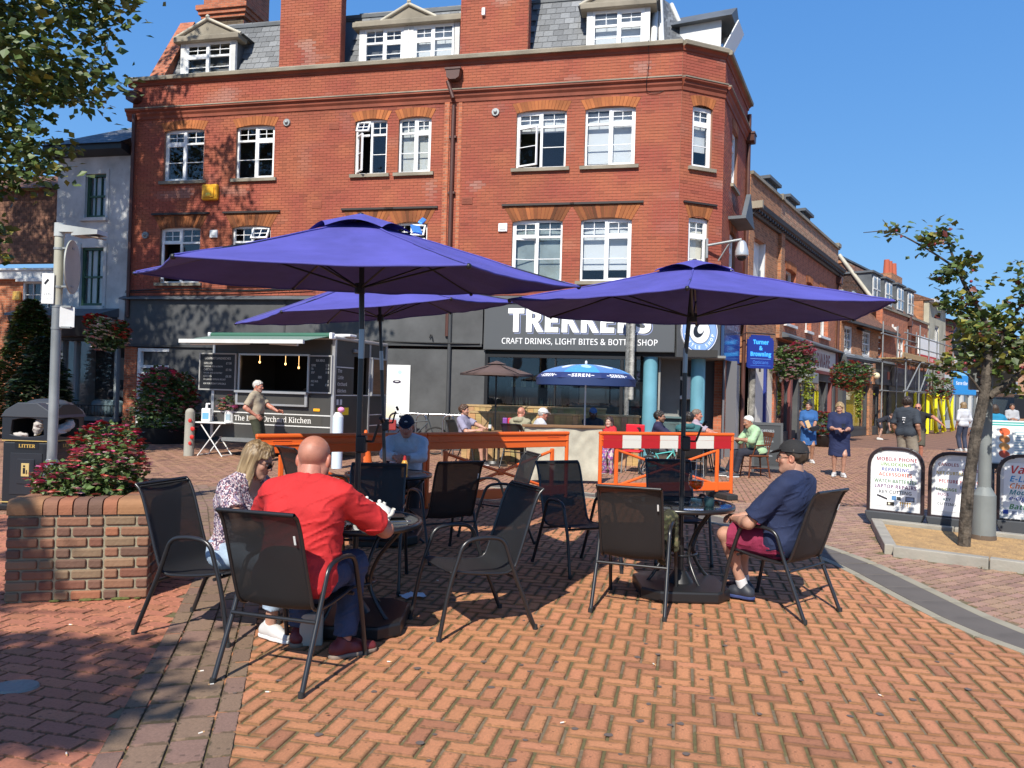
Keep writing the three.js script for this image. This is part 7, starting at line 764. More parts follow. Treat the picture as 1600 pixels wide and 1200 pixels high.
person('man in a pale shirt and navy cap sitting in the shade behind the rear table', [-1.22, 0, -9.0], dirY(.06, 1), { cell: .013, h: 1.76, sit: 1, skin: 'ruddy', hair: 'short', hairCol: [.2, .17, .14], lean: .08, bend: .1, pitch: .28, fat: .3, armL: { w: [.04, .83, .4], curl: 1, pole: [.9, -.5, -.3] }, armR: { w: [-.08, .84, .42], curl: 1, pole: [-.9, -.5, -.3] }, top: { name: 'shirt', col: [.56, .6, .68], sleeve: 1.9, collar: 1, hem: -.1, fold: .008 }, legs: { col: [.03, .03, .035] }, shoes: { col: [.02, .02, .02] }, cap: { col: [.012, .018, .045], logo: [.5, .5, .5] } });
// people further back
const S = (label, x, z, f, o) => person(label, [x, 0, z], dirY(...f), { cell: .017, ...o });
S('grey haired man in a beige T-shirt standing at the food van counter', -5.3, -16.0, [.96, .05], { h: 1.76, skin: 'ruddy', hair: 'short', hairCol: [.5, .47, .43], lean: -.03, pitch: .12, beard: .35, beardCol: [.5, .45, .4], fat: .3, armR: { w: [-.2, .98, .06], curl: .5 }, armL: { w: [.14, 1.06, .4], curl: .7, d: [-.1, .05, 1] }, top: { col: [.42, .35, .25], sleeve: .82, hem: -.1 }, legs: { col: [.05, .055, .03] }, shoes: { col: [.05, .04, .03] } });
S('man with brown hair in a lilac grey T-shirt sitting by the shop window frame', -.9, -16.9, [.93, .36], { sit: 1, skin: 'fair', hair: 'thick', hairCol: [.07, .035, .02], beard: .5, yaw: .15, armR: { e: [-.3, .72, .05], w: [-.26, .76, .28] }, armL: { w: [.1, .76, .4], curl: .8 }, top: { col: [.34, .32, .44], sleeve: .85, hem: -.1 }, legs: { name: 'shorts', col: [.04, .04, .06], len: .9 }, shoes: { col: [.03, .03, .04] } });
S('bald man in a khaki jacket sitting with his back to us behind the barrier', .22, -16.4, [.5, -.87], { sit: 1, skin: 'ruddy', hair: 'bald', lean: .1, pitch: .25, armR: { w: [-.1, .76, .4] }, armL: { w: [.1, .76, .4] }, fat: .3, top: { name: 'jacket', col: [.36, .33, .22], sleeve: 1.9, hem: -.12, hood: 1, fold: .009 }, legs: { col: [.05, .05, .05] }, shoes: { col: [.03, .03, .03] } });
S('man in a white baseball cap and white top sitting side on behind the barrier', .62, -16.0, [.9, -.2], { sit: 1, skin: 'ruddy', hair: 'short', hairCol: [.4, .38, .35], lean: .22, pitch: .2, armR: { w: [-.05, .76, .4] }, armL: { w: [.1, .76, .4] }, fat: .4, top: { col: [.7, .7, .72], sleeve: .9, hem: -.1 }, legs: { col: [.06, .06, .08] }, shoes: { col: [.1, .1, .1] }, cap: { col: [.72, .7, .68] } });
S('bearded man in a blue cap and dark jacket sitting in the shade by the window', 1.86, -17.4, [0, 1], { sit: 1, skin: 'dark', hair: 'short', beard: .9, beardCol: [.015, .01, .01], lean: .05, pitch: .15, armR: { w: [-.1, .8, .4] }, armL: { w: [.1, .8, .4] }, top: { name: 'jacket', col: [.018, .02, .035], sleeve: 1.9, hem: -.1 }, legs: { col: [.03, .03, .04] }, shoes: { col: [.02, .02, .02] }, cap: { col: [.05, .12, .32] } });
S('child in a red jumper and patterned leggings standing by the small bicycle', 2.0, -15.6, [-.5, .85], { h: 1.17, head: 1.3, fem: 1, skin: 'pale', hair: 'bob', hairCol: [.06, .03, .02], armR: { w: [-.16, .7, .2] }, armL: { w: [.14, .72, .22] }, top: { name: 'jumper', col: [.55, .02, .03], sleeve: 1.9, hem: -.1 }, legs: { name: 'leggings', col: [.8, .75, .8], key: 'pt', mat: { map: tex(64, .25, (u, v) => { const a = pn(u * 8, v * 8, 8, 3), b = pn(u * 10, v * 10, 10, 5); return a > .6 ? [.4, .1, .3] : b > .6 ? [.1, .12, .4] : [.7, .6, .5]; }) } }, shoes: { col: [.3, .1, .2] } });
S('dark haired man with glasses in a navy top sitting right of the red child', 3.14, -15.9, [.95, .3], { sit: 1, skin: 'tan', hair: 'thick', hairCol: [.02, .014, .01], beard: .6, glasses: {}, lean: .05, armR: { w: [-.1, .76, .38] }, armL: { w: [.12, .76, .38] }, top: { col: [.025, .022, .065], sleeve: 1.3, hem: -.1 }, legs: { name: 'shorts', col: [.12, .12, .14], len: .9 }, shoes: { col: [.6, .6, .6] } });
S('man in a teal hooded top sitting with his back to us behind the striped barrier', 3.56, -15.4, [.15, -1], { sit: 1, skin: 'tan', hair: 'thick', hairCol: [.02, .015, .012], lean: .15, fat: .4, armR: { w: [-.1, .76, .4] }, armL: { w: [.1, .76, .4] }, top: { name: 'hooded_top', col: [.03, .13, .14], sleeve: 1.9, hem: -.12, hood: 1, fold: .009 }, legs: { col: [.03, .03, .04] }, shoes: { col: [.3, .3, .3] } });
S('man with cropped grey hair in a lilac T-shirt sitting in front of the blue column', 4.2, -17.0, [.9, .3], { sit: 1, skin: 'ruddy', hair: 'short', hairCol: [.16, .12, .09], lean: .0, fat: .4, h: 1.85, armR: { w: [-.1, .76, .4] }, armL: { w: [.12, .76, .4] }, top: { col: [.45, .36, .42], sleeve: .85, hem: -.1 }, legs: { col: [.06, .06, .08] }, shoes: { col: [.1, .1, .1] } });
S('white haired man in a pale green jumper sitting on a wooden chair', 4.98, -15.75, [-.98, .12], { sit: 1, skin: 'tan', hair: 'short', hairCol: [.68, .66, .6], hairline: .02, lean: .18, bend: .3, pitch: .3, fat: .6, belly: .5, armR: { w: [-.1, .8, .42], curl: .7 }, armL: { e: [.26, .76, .16], w: [.1, .78, .42], curl: .7 }, top: { name: 'jumper', col: [.42, .62, .36], sleeve: 1.2, hem: -.05, loose: .022, fold: .008 }, legs: { col: [.022, .024, .04] }, shoes: { col: [.07, .07, .08] }, legL: { a: [.1, .085, .42] }, legR: { a: [-.1, .085, .5] } });
S('woman in a plain blue dress with tied up hair, hands held in front', 7.67, -19.8, [-.25, .95], { h: 1.62, fem: 1, skin: 'tan', hair: 'bun', hairCol: [.025, .015, .012], yaw: -.5, fat: .4, armR: { w: [-.12, .92, .26], curl: .9, d: [.7, 0, .4] }, armL: { w: [.08, .9, .28], curl: .9, d: [-.7, 0, .4] }, top: { name: 'dress', col: [.03, .12, .33], sleeve: .8, skirt: .4, fold: .006 }, shoes: { col: [.65, .63, .6] } });
S('blonde woman in a navy dress standing looking at a phone in the street', 7.0, -16.35, [-.35, .93], { h: 1.64, fem: 1, skin: 'fair', hair: 'bob', hairCol: [.4, .27, .13], hairTip: [.62, .46, .24], pitch: .3, yaw: -.25, fat: .7, belly: .7, armR: { w: [-.1, 1.02, .3], curl: .9, d: [.7, .1, .5] }, armL: { w: [.1, 1.0, .3], curl: .9, d: [-.7, .1, .5] }, top: { name: 'dress', col: [.012, .02, .075], sleeve: 1.15, skirt: .44, loose: .026, fold: .007 }, shoes: { col: [.6, .58, .56] }, legL: { a: [.08, .085, .03] }, legR: { a: [-.09, .085, -.02] } });
S('dark haired man in a charcoal T-shirt and face mask walking away, stone shorts', 8.7, -16.9, [.72, -.5], { h: 1.8, skin: 'tan', hair: 'thick', hairCol: [.03, .018, .012], mask: 1, yaw: .35, fat: .4, armR: { w: [-.27, .9, .05], curl: .6 }, armL: { w: [.26, .9, .08], curl: .6 }, top: { col: [.035, .045, .06], sleeve: .95, hem: -.12, loose: .022, fold: .008, print: { ...print(.1, .16, 60, 96, (g, w, h) => { g.clearRect(0, 0, w, h); g.fillStyle = '#e6e6e6'; g.fillRect(8, 6, 42, 14); g.fillRect(10, 34, 14, 12); g.fillRect(30, 36, 16, 10); g.fillRect(20, 66, 18, 14); }, { transparent: true }), at: [-.02, .25, -.152], ry: PI } }, legs: { name: 'shorts', col: [.3, .26, .2], len: .95, wide: .095, loose: .02 }, shoes: { col: [.1, .1, .1] } });
S('man in a black T-shirt and dark glasses with both arms raised across his chest', 10.8, -20.4, [-.6, .8], { h: 1.66, skin: 'ruddy', hair: 'bald', glasses: { dark: 1 }, fat: .3, armR: { e: [-.36, 1.2, .12], w: [-.08, 1.16, .26], curl: .2, d: [1, .1, .1] }, armL: { e: [.38, 1.26, .1], w: [.58, 1.1, .2], curl: .2 }, top: { col: [.012, .012, .014], sleeve: .8, hem: -.12 }, legs: { name: 'shorts', col: [.1, .09, .065], len: .98, wide: .095 }, shoes: { col: [.3, .2, .12] } });
S('child in dark clothes bending forward outside the shop beneath the scaffolding', 15.9, -33.2, [.9, .3], { h: 1.5, cell: .02, skin: 'pale', hair: 'thick', hairCol: [.08, .04, .025], lean: 1.15, pitch: 1.0, armR: { w: [-.1, .45, .42] }, armL: { w: [.1, .42, .45] }, top: { col: [.02, .022, .035], sleeve: .8, hem: -.1 }, legs: { name: 'shorts', col: [.05, .05, .07], len: .8 }, shoes: { col: [.7, .7, .68] } });
S('woman in a bright teal jumper and black trousers seen from behind near the signs', 11.45, -18.2, [.2, -.97], { h: 1.68, fem: 1, skin: 'tan', hair: 'bob', hairCol: [.06, .035, .02], fat: .6, armR: { e: [-.36, 1.02, .05], w: [-.3, .85, .22] }, armL: { e: [.34, 1.05, -.02], w: [.42, .95, .22] }, top: { name: 'jumper', col: [.015, .24, .42], sleeve: 1.9, hem: -.14, loose: .024 }, legs: { col: [.02, .018, .018], loose: .02 }, shoes: { col: [.02, .02, .02] } });
S('distant man in a grey hooded top at the far right of the street', 20.2, -31, [-.3, .95], { cell: .022, skin: 'tan', hair: 'thick', hairCol: [.05, .03, .02], armR: { w: [-.1, 1.1, .28] }, armL: { w: [.1, 1.08, .28] }, top: { name: 'hooded_top', col: [.45, .46, .48], sleeve: 1.9, hem: -.12, hood: 1 }, legs: { col: [.03, .03, .04] }, shoes: { col: [.1, .1, .1] } });
S('pale dressed distant walker seen between the young tree and the lamp post', 15.6, -26.5, [-.1, -1], { cell: .022, fem: 1, skin: 'fair', hair: 'bob', hairCol: [.3, .2, .1], top: { col: [.62, .64, .68], sleeve: 1.3, hem: -.12 }, legs: { col: [.04, .05, .09] }, shoes: { col: [.5, .5, .5] } });
S('dim figure of a cook standing inside the dark food van hatch', -4.55, -17.75, [.2, 1], { cell: .022, h: 1.9, skin: 'tan', hair: 'short', beard: .6, top: { col: [.03, .03, .035], sleeve: .8, hem: -.1 }, legs: { col: [.02, .02, .02] }, shoes: { col: [.02, .02, .02] } });
{ const p = thing('smartphone', 'dark smartphone in the hands of the woman in the navy dress', 'phone', [6.93, 1.1, -16.0], -.3); P(p, 'phone', M.black, rbox(.075, .012, .15, 0, 0, 0, .004, .5)); const e = thing('envelope', 'small tan packet in the hands of the woman in blue', 'packet', [7.52, 1.0, -19.45], -.2); P(e, 'packet', mk([.55, .38, .2], .8), rbox(.1, .2, .03, 0, 0, 0, .01, 0, 0, .4)); const h = thing('handbag', 'small dark purse held by the woman in the blue dress', 'purse', [7.68, .9, -19.42], .1); P(h, 'purse', M.black, rbox(.22, .12, .06, 0, 0, 0, .02, 0, 0, .2)); }
// ---------- food van ----------
{
  seed(81); const VP = [-6.77, 0, -17.4], VA = -.318, t = thing('food_van', 'dark grey food trailer with open serving hatch lettered The Little Orchard Kitchen', 'food van', VP, VA), body = bumpy([.062, .06, .055], .5, .0006), alu = mk([.5, .5, .5], .4, { metalness: .6 }), L = 3.12, D = 2.3;
  P(t, 'side_panel', body, [bx(0, .72, .42, 2.62, -.06, 0), bx(2.48, L, .42, 2.62, -.06, 0), bx(.72, 2.48, .42, 1.5, -.06, 0), bx(.72, 2.48, 2.27, 2.62, -.06, 0)]); PS(t, 'end_panel', body, [bx(L - .06, L, .42, 2.62, -.82, -.06), bx(L - .06, L, .42, 1.42, -2.3, -.82), bx(L - .06, L, 2.3, 2.62, -2.3, -.82), bx(L - .06, L, 1.42, 2.3, -2.3, -1.5)]); P(t, 'end_panel', body, bx(0, .06, .42, 2.62, -2.3, -.06)); P(t, 'back_panel', body, bx(0, L, .42, 2.62, -2.36, -2.3)); P(t, 'roof', alu, rbox(L + .08, .08, D + .12, L / 2, 2.66, -D / 2, .03)); P(t, 'floor', M.darkroom, bx(.06, L - .06, .42, .5, -2.3, -.06)); P(t, 'inner_lining', mk([.012, .011, .01], .9), [bx(.08, L - .08, .5, 2.6, -2.29, -2.2), bx(.5, 2.6, .5, 1.45, -.9, -.2)]);
  PS(t, 'corner_trim', alu, [bx(-.02, .05, .4, 2.64, -.05, .02), bx(L - .05, L + .02, .4, 2.64, -.05, .02), bx(L - .02, L + .02, .4, 2.64, -2.38, -2.3), bx(L - .0, L + .018, .42, 2.62, -1.56, -1.5)]); PS(t, 'trim_line', mk([.62, .62, .6], .5), [bx(.05, L - .05, .97, .995, 0, .012), bx(.05, L - .05, .72, .745, 0, .012), bx(L, L + .012, 2.03, 2.05, -.8, -.05), bx(L, L + .012, 1.42, 1.44, -2.3, -.05), bx(L, L + .012, .97, .99, -2.3, -1.56), bx(L, L + .012, .72, .74, -2.3, -1.56)]);
  P(t, 'hatch_frame', alu, [bx(.68, .73, 1.46, 2.3, 0, .03), bx(2.47, 2.52, 1.46, 2.3, 0, .03), bx(.73, 2.47, 2.26, 2.3, 0, .03)]); P(t, 'hatch_flap', body, bx(.74, 2.46, 1.2, 1.43, .05, .07)); P(t, 'flap_frame', alu, [bx(.68, 2.52, 1.43, 1.48, -.02, .14), bx(.68, .74, 1.16, 1.43, .04, .09), bx(2.46, 2.52, 1.16, 1.43, .04, .09), bx(.74, 2.46, 1.16, 1.2, .04, .09)]); P(t, 'skirt', M.greydark, bx(.1, L - .1, .3, .42, -2.2, -.1)); P(t, 'step', M.galv, bx(.4, 1.4, .34, .42, 0, .16));
  for (const x of [1.2, 2.0]) P(t, 'wheel', M.rubber, [cyl(.3, .3, .2, x, .3, -.2, 22, PI / 2), cyl(.15, .15, .21, x, .3, -.2, 14, PI / 2)]); P(t, 'marker_lamp', mk([.9, .4, .02], .3), rbox(.16, .06, .02, 2.72, 1.1, .01, .008)); P(t, 'number_plate', mk([.8, .55, .02], .4), bx(L, L + .012, 1.0, 1.16, -.62, -.14)); P(t, 'roof_lamp', M.upvc, rbox(.5, .06, .3, L - .1, 2.74, -.5, .02)); P(t, 'hatch_lamp', M.galv, rbox(.06, .08, .3, L + .03, 2.42, -.9, .02));
  P(t, 'inner_shelf', mk([.3, .18, .09], .7), [bx(L - .3, L - .1, 1.4, 1.45, -1.5, -.82), bx(.3, 2.8, 1.3, 1.34, -2.2, -1.9)]); P(t, 'shutter', mk([.26, .14, .06], .7, { map: T.wood }), bx(L + .01, L + .05, 1.45, 2.28, -2.28, -1.62)); P(t, 'shutter_frame', alu, [bx(L, L + .06, 1.42, 1.46, -2.3, -1.56), bx(L, L + .06, 2.28, 2.32, -2.3, -1.56), bx(L, L + .06, 1.46, 2.28, -1.62, -1.58)]);
  const board = (x0, x1, y0, y1, draw, nm) => { const p = print(x1 - x0 - .08, y1 - y0 - .08, 330, 260, draw), b = P(t, 'menu_board', mk([.02, .02, .022], .7), bx(x0 + .03, x1 - .03, y0 + .03, y1 - .03, .04, .06)); P(b, 'frame', mk([.35, .35, .34], .5), [bx(x0, x0 + .03, y0, y1, .03, .075), bx(x1 - .03, x1, y0, y1, .03, .075), bx(x0 + .03, x1 - .03, y1 - .03, y1, .03, .075), bx(x0 + .03, x1 - .03, y0, y0 + .03, .03, .075)]); P(b, 'chalk_text', p.mat, at(p.geo, (x0 + x1) / 2, (y0 + y1) / 2, .064), true); };
  const chalk = (g, w, h, rows) => { g.fillStyle = '#16171a'; g.fillRect(0, 0, w, h); g.fillStyle = '#d9d9d4'; rows.forEach(([s, x, y, z, al]) => { g.font = z + 'px sans-serif'; g.textAlign = al ?? 'left'; g.fillText(s, x, y); }); };
  board(-.34, .66, 1.46, 2.3, (g, w, h) => chalk(g, w, h, [['GOURMET SANDWICHES', 165, 28, 23, 'center'], ['GRILLED', 30, 66, 22], ['£7.00', 300, 66, 22, 'right'], ['CHEDDAR, LEEK & ONION', 30, 90, 16], ['CHICKEN', 30, 116, 22], ['£7.50', 300, 116, 22, 'right'], ['BACON, BRIE & CHUTNEY', 30, 140, 16], ['GREENS', 30, 166, 22], ['£6.50', 300, 166, 22, 'right'], ['HOUMOUS, PEPPER & ROCKET', 30, 190, 16], ['ASK FOR TODAY\u2019S SPECIALS', 30, 222, 18]])); board(2.52, 3.1, 1.46, 2.28, (g, w, h) => chalk(g, w, h, [['REAL MEALS', 165, 26, 26, 'center'], ['COFFEE', 20, 64, 22], ['£2.50', 310, 62, 22, 'right'], ['TEA', 20, 90, 22], ['£1.80', 310, 88, 22, 'right'], ['SOUP', 20, 118, 22], ['£4.50', 310, 116, 22, 'right'], ['SIDES', 165, 152, 24, 'center'], ['FRIES, SALAD', 20, 182, 20], ['£2', 310, 182, 22, 'right'], ['CAKE', 20, 210, 20], ['£2.50', 310, 210, 22, 'right']]));
  const lt = print(2.5, .2, 1250, 100, (g, w, h) => { g.fillStyle = '#46443f'; g.fillRect(0, 0, w, h); g.fillStyle = '#f2f0ea'; g.font = '78px serif'; g.fillText('The Little Orchard Kitchen', w / 2, h / 2, 1220); }); P(t, 'lettering', lt.mat, at(lt.geo, 1.6, .86, .008), true);
  const ls = print(.62, .62, 310, 310, (g, w, h) => { g.fillStyle = '#3d3b37'; g.fillRect(0, 0, w, h); g.fillStyle = '#e2e0da'; g.font = '50px serif'; g.textAlign = 'left'; ['The', 'Little', 'Orchard', 'Kitchen'].forEach((s, i) => g.fillText(s, 20, 45 + i * 72)); }); P(t, 'lettering', ls.mat, at(ls.geo, L + .008, 1.74, -.4, 0, PI / 2), true); PS(t, 'badge', mk([.6, .6, .6], .5), [bx(L, L + .008, 1.22, 1.34, -.2, -.12), bx(L, L + .008, 1.22, 1.34, -.34, -.26)]);
  { const a = P(t, 'awning_cassette', mk([.04, .13, .085], .5), [bar([.0, 2.7, .1], [3.08, 2.7, .1], .06, 12)]); PS(a, 'end_cap', M.upvc, [rbox(.07, .14, .14, -.02, 2.69, .1, .02), rbox(.07, .14, .14, 3.1, 2.69, .1, .02)]); P(t, 'awning_sheet', mk([.12, .2, .16], .8, { transmission: .1, thickness: 0, side: THREE.DoubleSide }), box(3.0, .008, 1.06, 1.53, 2.6, .58, .17)); P(t, 'awning_bar', M.white, bx(.0, 3.06, 2.46, 2.54, 1.06, 1.12)); PS(t, 'awning_arm', M.white, [bar([.2, 2.44, 1.0], [1.3, 2.5, .45], .025), bar([2.86, 2.44, 1.0], [1.8, 2.5, .45], .025)]); }
  [[.86, 2.13], [1.55, 2.1], [1.9, 2.02], [2.28, 2.02], [2.38, 2.1]].forEach(([x, y]) => { P(t, 'pendant_bulb', mk([1, .6, .25], .4, { emissive: C(1, .55, .2), emissiveIntensity: 3 }), [sph(.022, x, y, -.5, 1, 1.3, 1, 10, 8), bar([x, 2.6, -.5], [x, y + .03, -.5], .004, 5)]); const l = new THREE.PointLight(new THREE.Color(1, .6, .28), .04, 6); l.position.set(x, y - .05, -.42); l.castShadow = true; t.add(l); });
  // folding table, sanitiser, flowers beside the van
  const f = thing('folding_table', 'small white folding table beside the food van holding a bottle and flowers', 'table', [-6.6, 0, -17.2], -.2); P(f, 'top', mk([.7, .7, .68], .5), rbox(.78, .03, .5, 0, .74, 0, .01)); for (const z of [-.2, .2]) for (const s of [1, -1]) P(f, 'leg', mk([.72, .72, .7], .5), bar([s * .3, 0, z], [-s * .26, .73, z], .014)); PS(f, 'stretcher', mk([.72, .72, .7], .5), [bar([.3, .02, -.2], [.3, .02, .2], .01), bar([-.3, .02, -.2], [-.3, .02, .2], .01)]);
  const s = thing('hand_sanitiser', 'white pump bottle with a blue label on the white folding table', 'bottle', [-6.79, .755, -17.14]); P(s, 'bottle', M.upvc, rbox(.2, .3, .13, 0, .15, 0, .03)); P(s, 'pump', M.upvc, [cyl(.03, .025, .1, 0, .35, 0, 10), rbox(.1, .03, .03, .03, .4, 0, .01)]); P(s, 'label', mk([.15, .4, .7], .5), bx(-.07, .07, .06, .2, .066, .069));
  const v = thing('flower_tin', 'white tin of pink and orange lilies on the white folding table', 'flowers', [-6.32, .755, -17.26]); P(v, 'tin', M.white, [cyl(.11, .11, .26, 0, .13, 0, 20)]); P(v, 'tin_print', mk([.3, .4, .45], .5), bx(-.05, .05, .05, .18, .105, .112)); flowerMass(v, [[0, .42, 0, .26, .18, .2, 130, 30, [[.6, .12, .3], [.8, .35, .08], [.7, .3, .3]]]], { leaf: .07, flower: .09 });
  const b = thing('stone_bollard', 'pale bollard with red poppies on it at the left end of the van', 'bollard', [-7.1, 0, -17.0]); P(b, 'post', bumpy([.42, .4, .34], .85, .003), [cyl(.11, .1, .95, 0, .47, 0, 16), sph(.1, 0, .95, 0, 1, 1, 1, 14, 8)]); PS(b, 'poppy', mk([.5, .015, .012], .6), [[.03, .78], [.09, .42], [.04, .28], [.1, .6]].map(([x, y]) => sph(.05, x, y, .09, 1, 1, .3, 10, 6)));
  const w = thing('white_bollard', 'slim pale blue and white post with a pink flower on top before the van', 'bollard', [-3.42, 0, -15.2]); P(w, 'post', mk([.6, .7, .78], .5), cyl(.105, .105, 1.02, 0, .51, 0, 18)); P(w, 'cap', M.white, [cyl(.105, .06, .09, 0, 1.065, 0, 18)]); P(w, 'flower', mk([.75, .25, .45], .6), [sph(.07, .06, 1.16, .02, 1, .8, 1, 10, 8)]);
  const bn = thing('banner_stand', 'tall white pull up banner standing against the dark grey wall', 'banner', [-3.15, 0, -20.85], -.2); const bp = print(.78, 2.0, 300, 770, (g, W, H) => { g.fillStyle = '#eef0ee'; g.fillRect(0, 0, W, H); const q = g.createLinearGradient(0, 300, 0, 560); q.addColorStop(0, '#eef0ee'); q.addColorStop(1, '#e3d9b8'); g.fillStyle = q; g.fillRect(0, 260, 150, 290); g.fillStyle = '#b9d3dc'; g.beginPath(); g.arc(190, 70, 22, 0, 7); g.fill(); g.fillStyle = '#3b3346'; g.beginPath(); g.ellipse(160, 170, 46, 18, 0, 0, 7); g.fill(); g.fillStyle = '#eef0ee'; g.fillRect(140, 160, 40, 9); g.fillStyle = '#b8bfc9'; g.fillRect(0, 548, W, 222); g.fillStyle = '#4a4a66'; g.beginPath(); g.ellipse(70, 630, 50, 22, 0, 0, 7); g.fill(); g.fillRect(200, 600, 84, 60); }); P(bn, 'sheet', M.white, bx(-.4, .4, .22, 2.26, -.014, 0)); P(bn, 'print', bp.mat, at(bp.geo, 0, 1.24, .004), true); P(bn, 'foot', M.black, rbox(.9, .2, .2, 0, .1, 0, .02));
}
// ---------- street works barriers ----------
const orange = mk([.72, .12, .015], .42), redM = mk([.42, .012, .016], .4), whiteR = mk([.62, .6, .54], .45);
function barrier(label, a, b, striped) {
  const L = Math.hypot(b[0] - a[0], b[1] - a[1]), t = thing('safety_barrier', label, 'barrier', [a[0], 0, a[1]], Math.atan2(-(b[1] - a[1]), b[0] - a[0]), striped ? null : 'plain orange plastic barriers'), H = 1.04, hb = .19; if (striped) delete t.userData.group;
  P(t, 'end_post', orange, [rbox(.055, H - .06, .05, .03, H / 2 + .02, 0, .02)]); P(t, 'end_post', orange, rbox(.055, H - .06, .05, L - .03, H / 2 + .02, 0, .02)); P(t, 'upright', orange, rbox(.06, .7, .045, .3, .45, 0, .015)); P(t, 'upright', orange, rbox(.06, .7, .045, L - .3, .45, 0, .015));
  P(t, 'top_beam', orange, [rbox(L, .05, .075, L / 2, H - .02, 0, .02), rbox(L - .04, hb, .03, L / 2, H - hb / 2 - .03, 0, .008), rbox(L - .04, .02, .06, L / 2, H - .12, 0, .008), ...[.3, L - .3].flatMap((x) => [0, 1, 2].map((k) => box(.22, .009, .008, x, H - .075 - k * .028, .018)))]);
  P(t, 'brace', orange, [bar([.32, .22, 0], [L - .32, .76, 0], .022, 6), bar([.32, .76, 0], [L - .32, .22, 0], .022, 6), rbox(.1, .1, .03, L / 2, .49, 0, .02)]); P(t, 'lower_rail', orange, rbox(L, .14, .04, L / 2, .19, 0, .015)); for (const x of [.2, L - .2]) P(t, 'foot', M.rubber, rbox(.2, .09, .62, x, .045, 0, .02));
  if (striped) { const n = 7; for (let i = 0; i < n; i++) P(t, 'reflective_panel', i % 2 ? whiteR : redM, rbox((L - .12) / n - .004, .2, .012, .06 + (i + .5) * (L - .12) / n, H - .15, .024, .004)); } return t;
}
barrier('orange barrier left, mostly shaded, behind the man in the white shirt', [-2.9, -8.75], [-1.1, -10.0]); barrier('orange barrier with a sunlit right end, left of the cream sheeting', [-1.1, -10.02], [.86, -11.38]); barrier('orange barrier with red and white reflective board, on the right', [1.34, -11.64], [3.6, -12.4], 1);
{
  const w = thing('windbreak', 'cream canvas cafe windbreak with a dark top rail behind the barriers', 'windbreak', [.25, 0, -13.6], .12), g = new THREE.PlaneGeometry(1.4, .95, 30, 20), p = g.attributes.position; for (let i = 0; i < p.count; i++) p.setZ(i, .035 * n3(p.getX(i) * 2.6, p.getY(i) * 3, 2) + .015 * n3(p.getX(i) * 9, p.getY(i) * 6, 5)); g.computeVertexNormals(); P(w, 'canvas', bumpy([.56, .53, .42], .9, .002, T.cloth, { side: THREE.DoubleSide }), at(g, .7, .53, 0)); P(w, 'rail', M.wood, [rbox(1.5, .05, .06, .7, 1.02, 0, .01)]); PS(w, 'post', M.iron, [bar([.02, 0, -.03], [.02, 1.03, -.03], .02), bar([1.4, 0, -.03], [1.4, 1.03, -.03], .02)]);
  const pb = (label, x, z, L, H, ry) => { const t = thing('planter_box', label, 'planter box', [x, 0, z], ry); const n = Math.round(L / .14); for (let i = 0; i < n; i++) P(t, 'slat', mk([.58, .39, .17].map((v) => v * rr(.85, 1.12)), .7, { map: T.wood }), box(L / n - .008, H, .03, -L / 2 + (i + .5) * L / n, H / 2, .25)); P(t, 'frame', M.palewood, [box(L, H - .02, .46, 0, H / 2 - .01, -.01), box(L + .04, .04, .56, 0, H + .02, 0)]); return t; };
  pb('long pale timber slatted box in front of the bar window', 1.0, -17.9, 3.9, 1.1, -.05); pb('taller pale timber box behind the white capped man', .55, -18.4, 3.4, 1.24, -.1);
  // chairs and tables for the people behind the barriers
  const seats = [[-.98, -17.0, .93, .36], [.2, -16.35, .5, -.87], [.56, -16.0, .9, -.2], [1.86, -17.45, 0, 1], [3.08, -15.9, .95, .3], [3.56, -15.32, .15, -1], [4.14, -17.0, .9, .3]], sl = ['the man in the lilac grey T-shirt', 'the bald man in khaki', 'the white capped man', 'the man in the blue cap', 'the dark haired man with glasses', 'the man in the teal hooded top', 'the man in the lilac T-shirt']; seats.forEach(([x, z, a, b], i) => copy(ch0, 'black sling chair under ' + sl[i] + ' beyond the barriers', [x, 0, z], dirY(a, b)));
  const pt = (label, x, z, r) => { const t = thing('cafe_table', label, 'table', [x, 0, z]); P(t, 'top', M.wood, cyl(r, r, .035, 0, .73, 0, 28)); P(t, 'pedestal', M.iron, [cyl(.03, .03, .7, 0, .36, 0, 10), cyl(.22, .18, .03, 0, .015, 0, 20)]); return t; }; pt('dark cafe table in front of the man in lilac grey by the window frame', -.25, -16.7, .4); pt('dark cafe table between the khaki and white dressed men', .85, -16.9, .4); pt('dark cafe table before the man in the green jumper', 4.05, -15.9, .42);
  const be = thing('beer_glass', 'pint glass of beer standing on the table by the green jumper', 'glass', [4.2, .75, -15.75]); P(be, 'glass', mk([.6, .3, .05], .1, { transmission: .5, thickness: .02 }), cyl(.033, .04, .12, 0, .06, 0, 16)); P(be, 'head', M.white, cyl(.04, .041, .025, 0, .132, 0, 16));
  const sb = thing('menu_holder', 'bright red and purple menu stand on the cafe table by the window', 'menu holder', [-.05, .75, -16.5]); P(sb, 'red_side', mk([.6, .02, .05], .5), rbox(.14, .3, .1, .05, .15, 0, .02)); P(sb, 'purple_side', mk([.2, .06, .3], .5), rbox(.1, .3, .09, -.08, .15, .0, .02)); const bt = thing('wine_bottle', 'dark wine bottle on the cafe table beside the lilac grey T-shirt', 'bottle', [-.45, .75, -16.6]); P(bt, 'bottle', mk([.02, .03, .02], .15), lathe([[0, 0], [.037, 0], [.037, .17], [.014, .22], [.014, .29], [0, .29]], 16)); P(bt, 'label', M.white, cyl(.038, .038, .08, 0, .1, 0, 16));
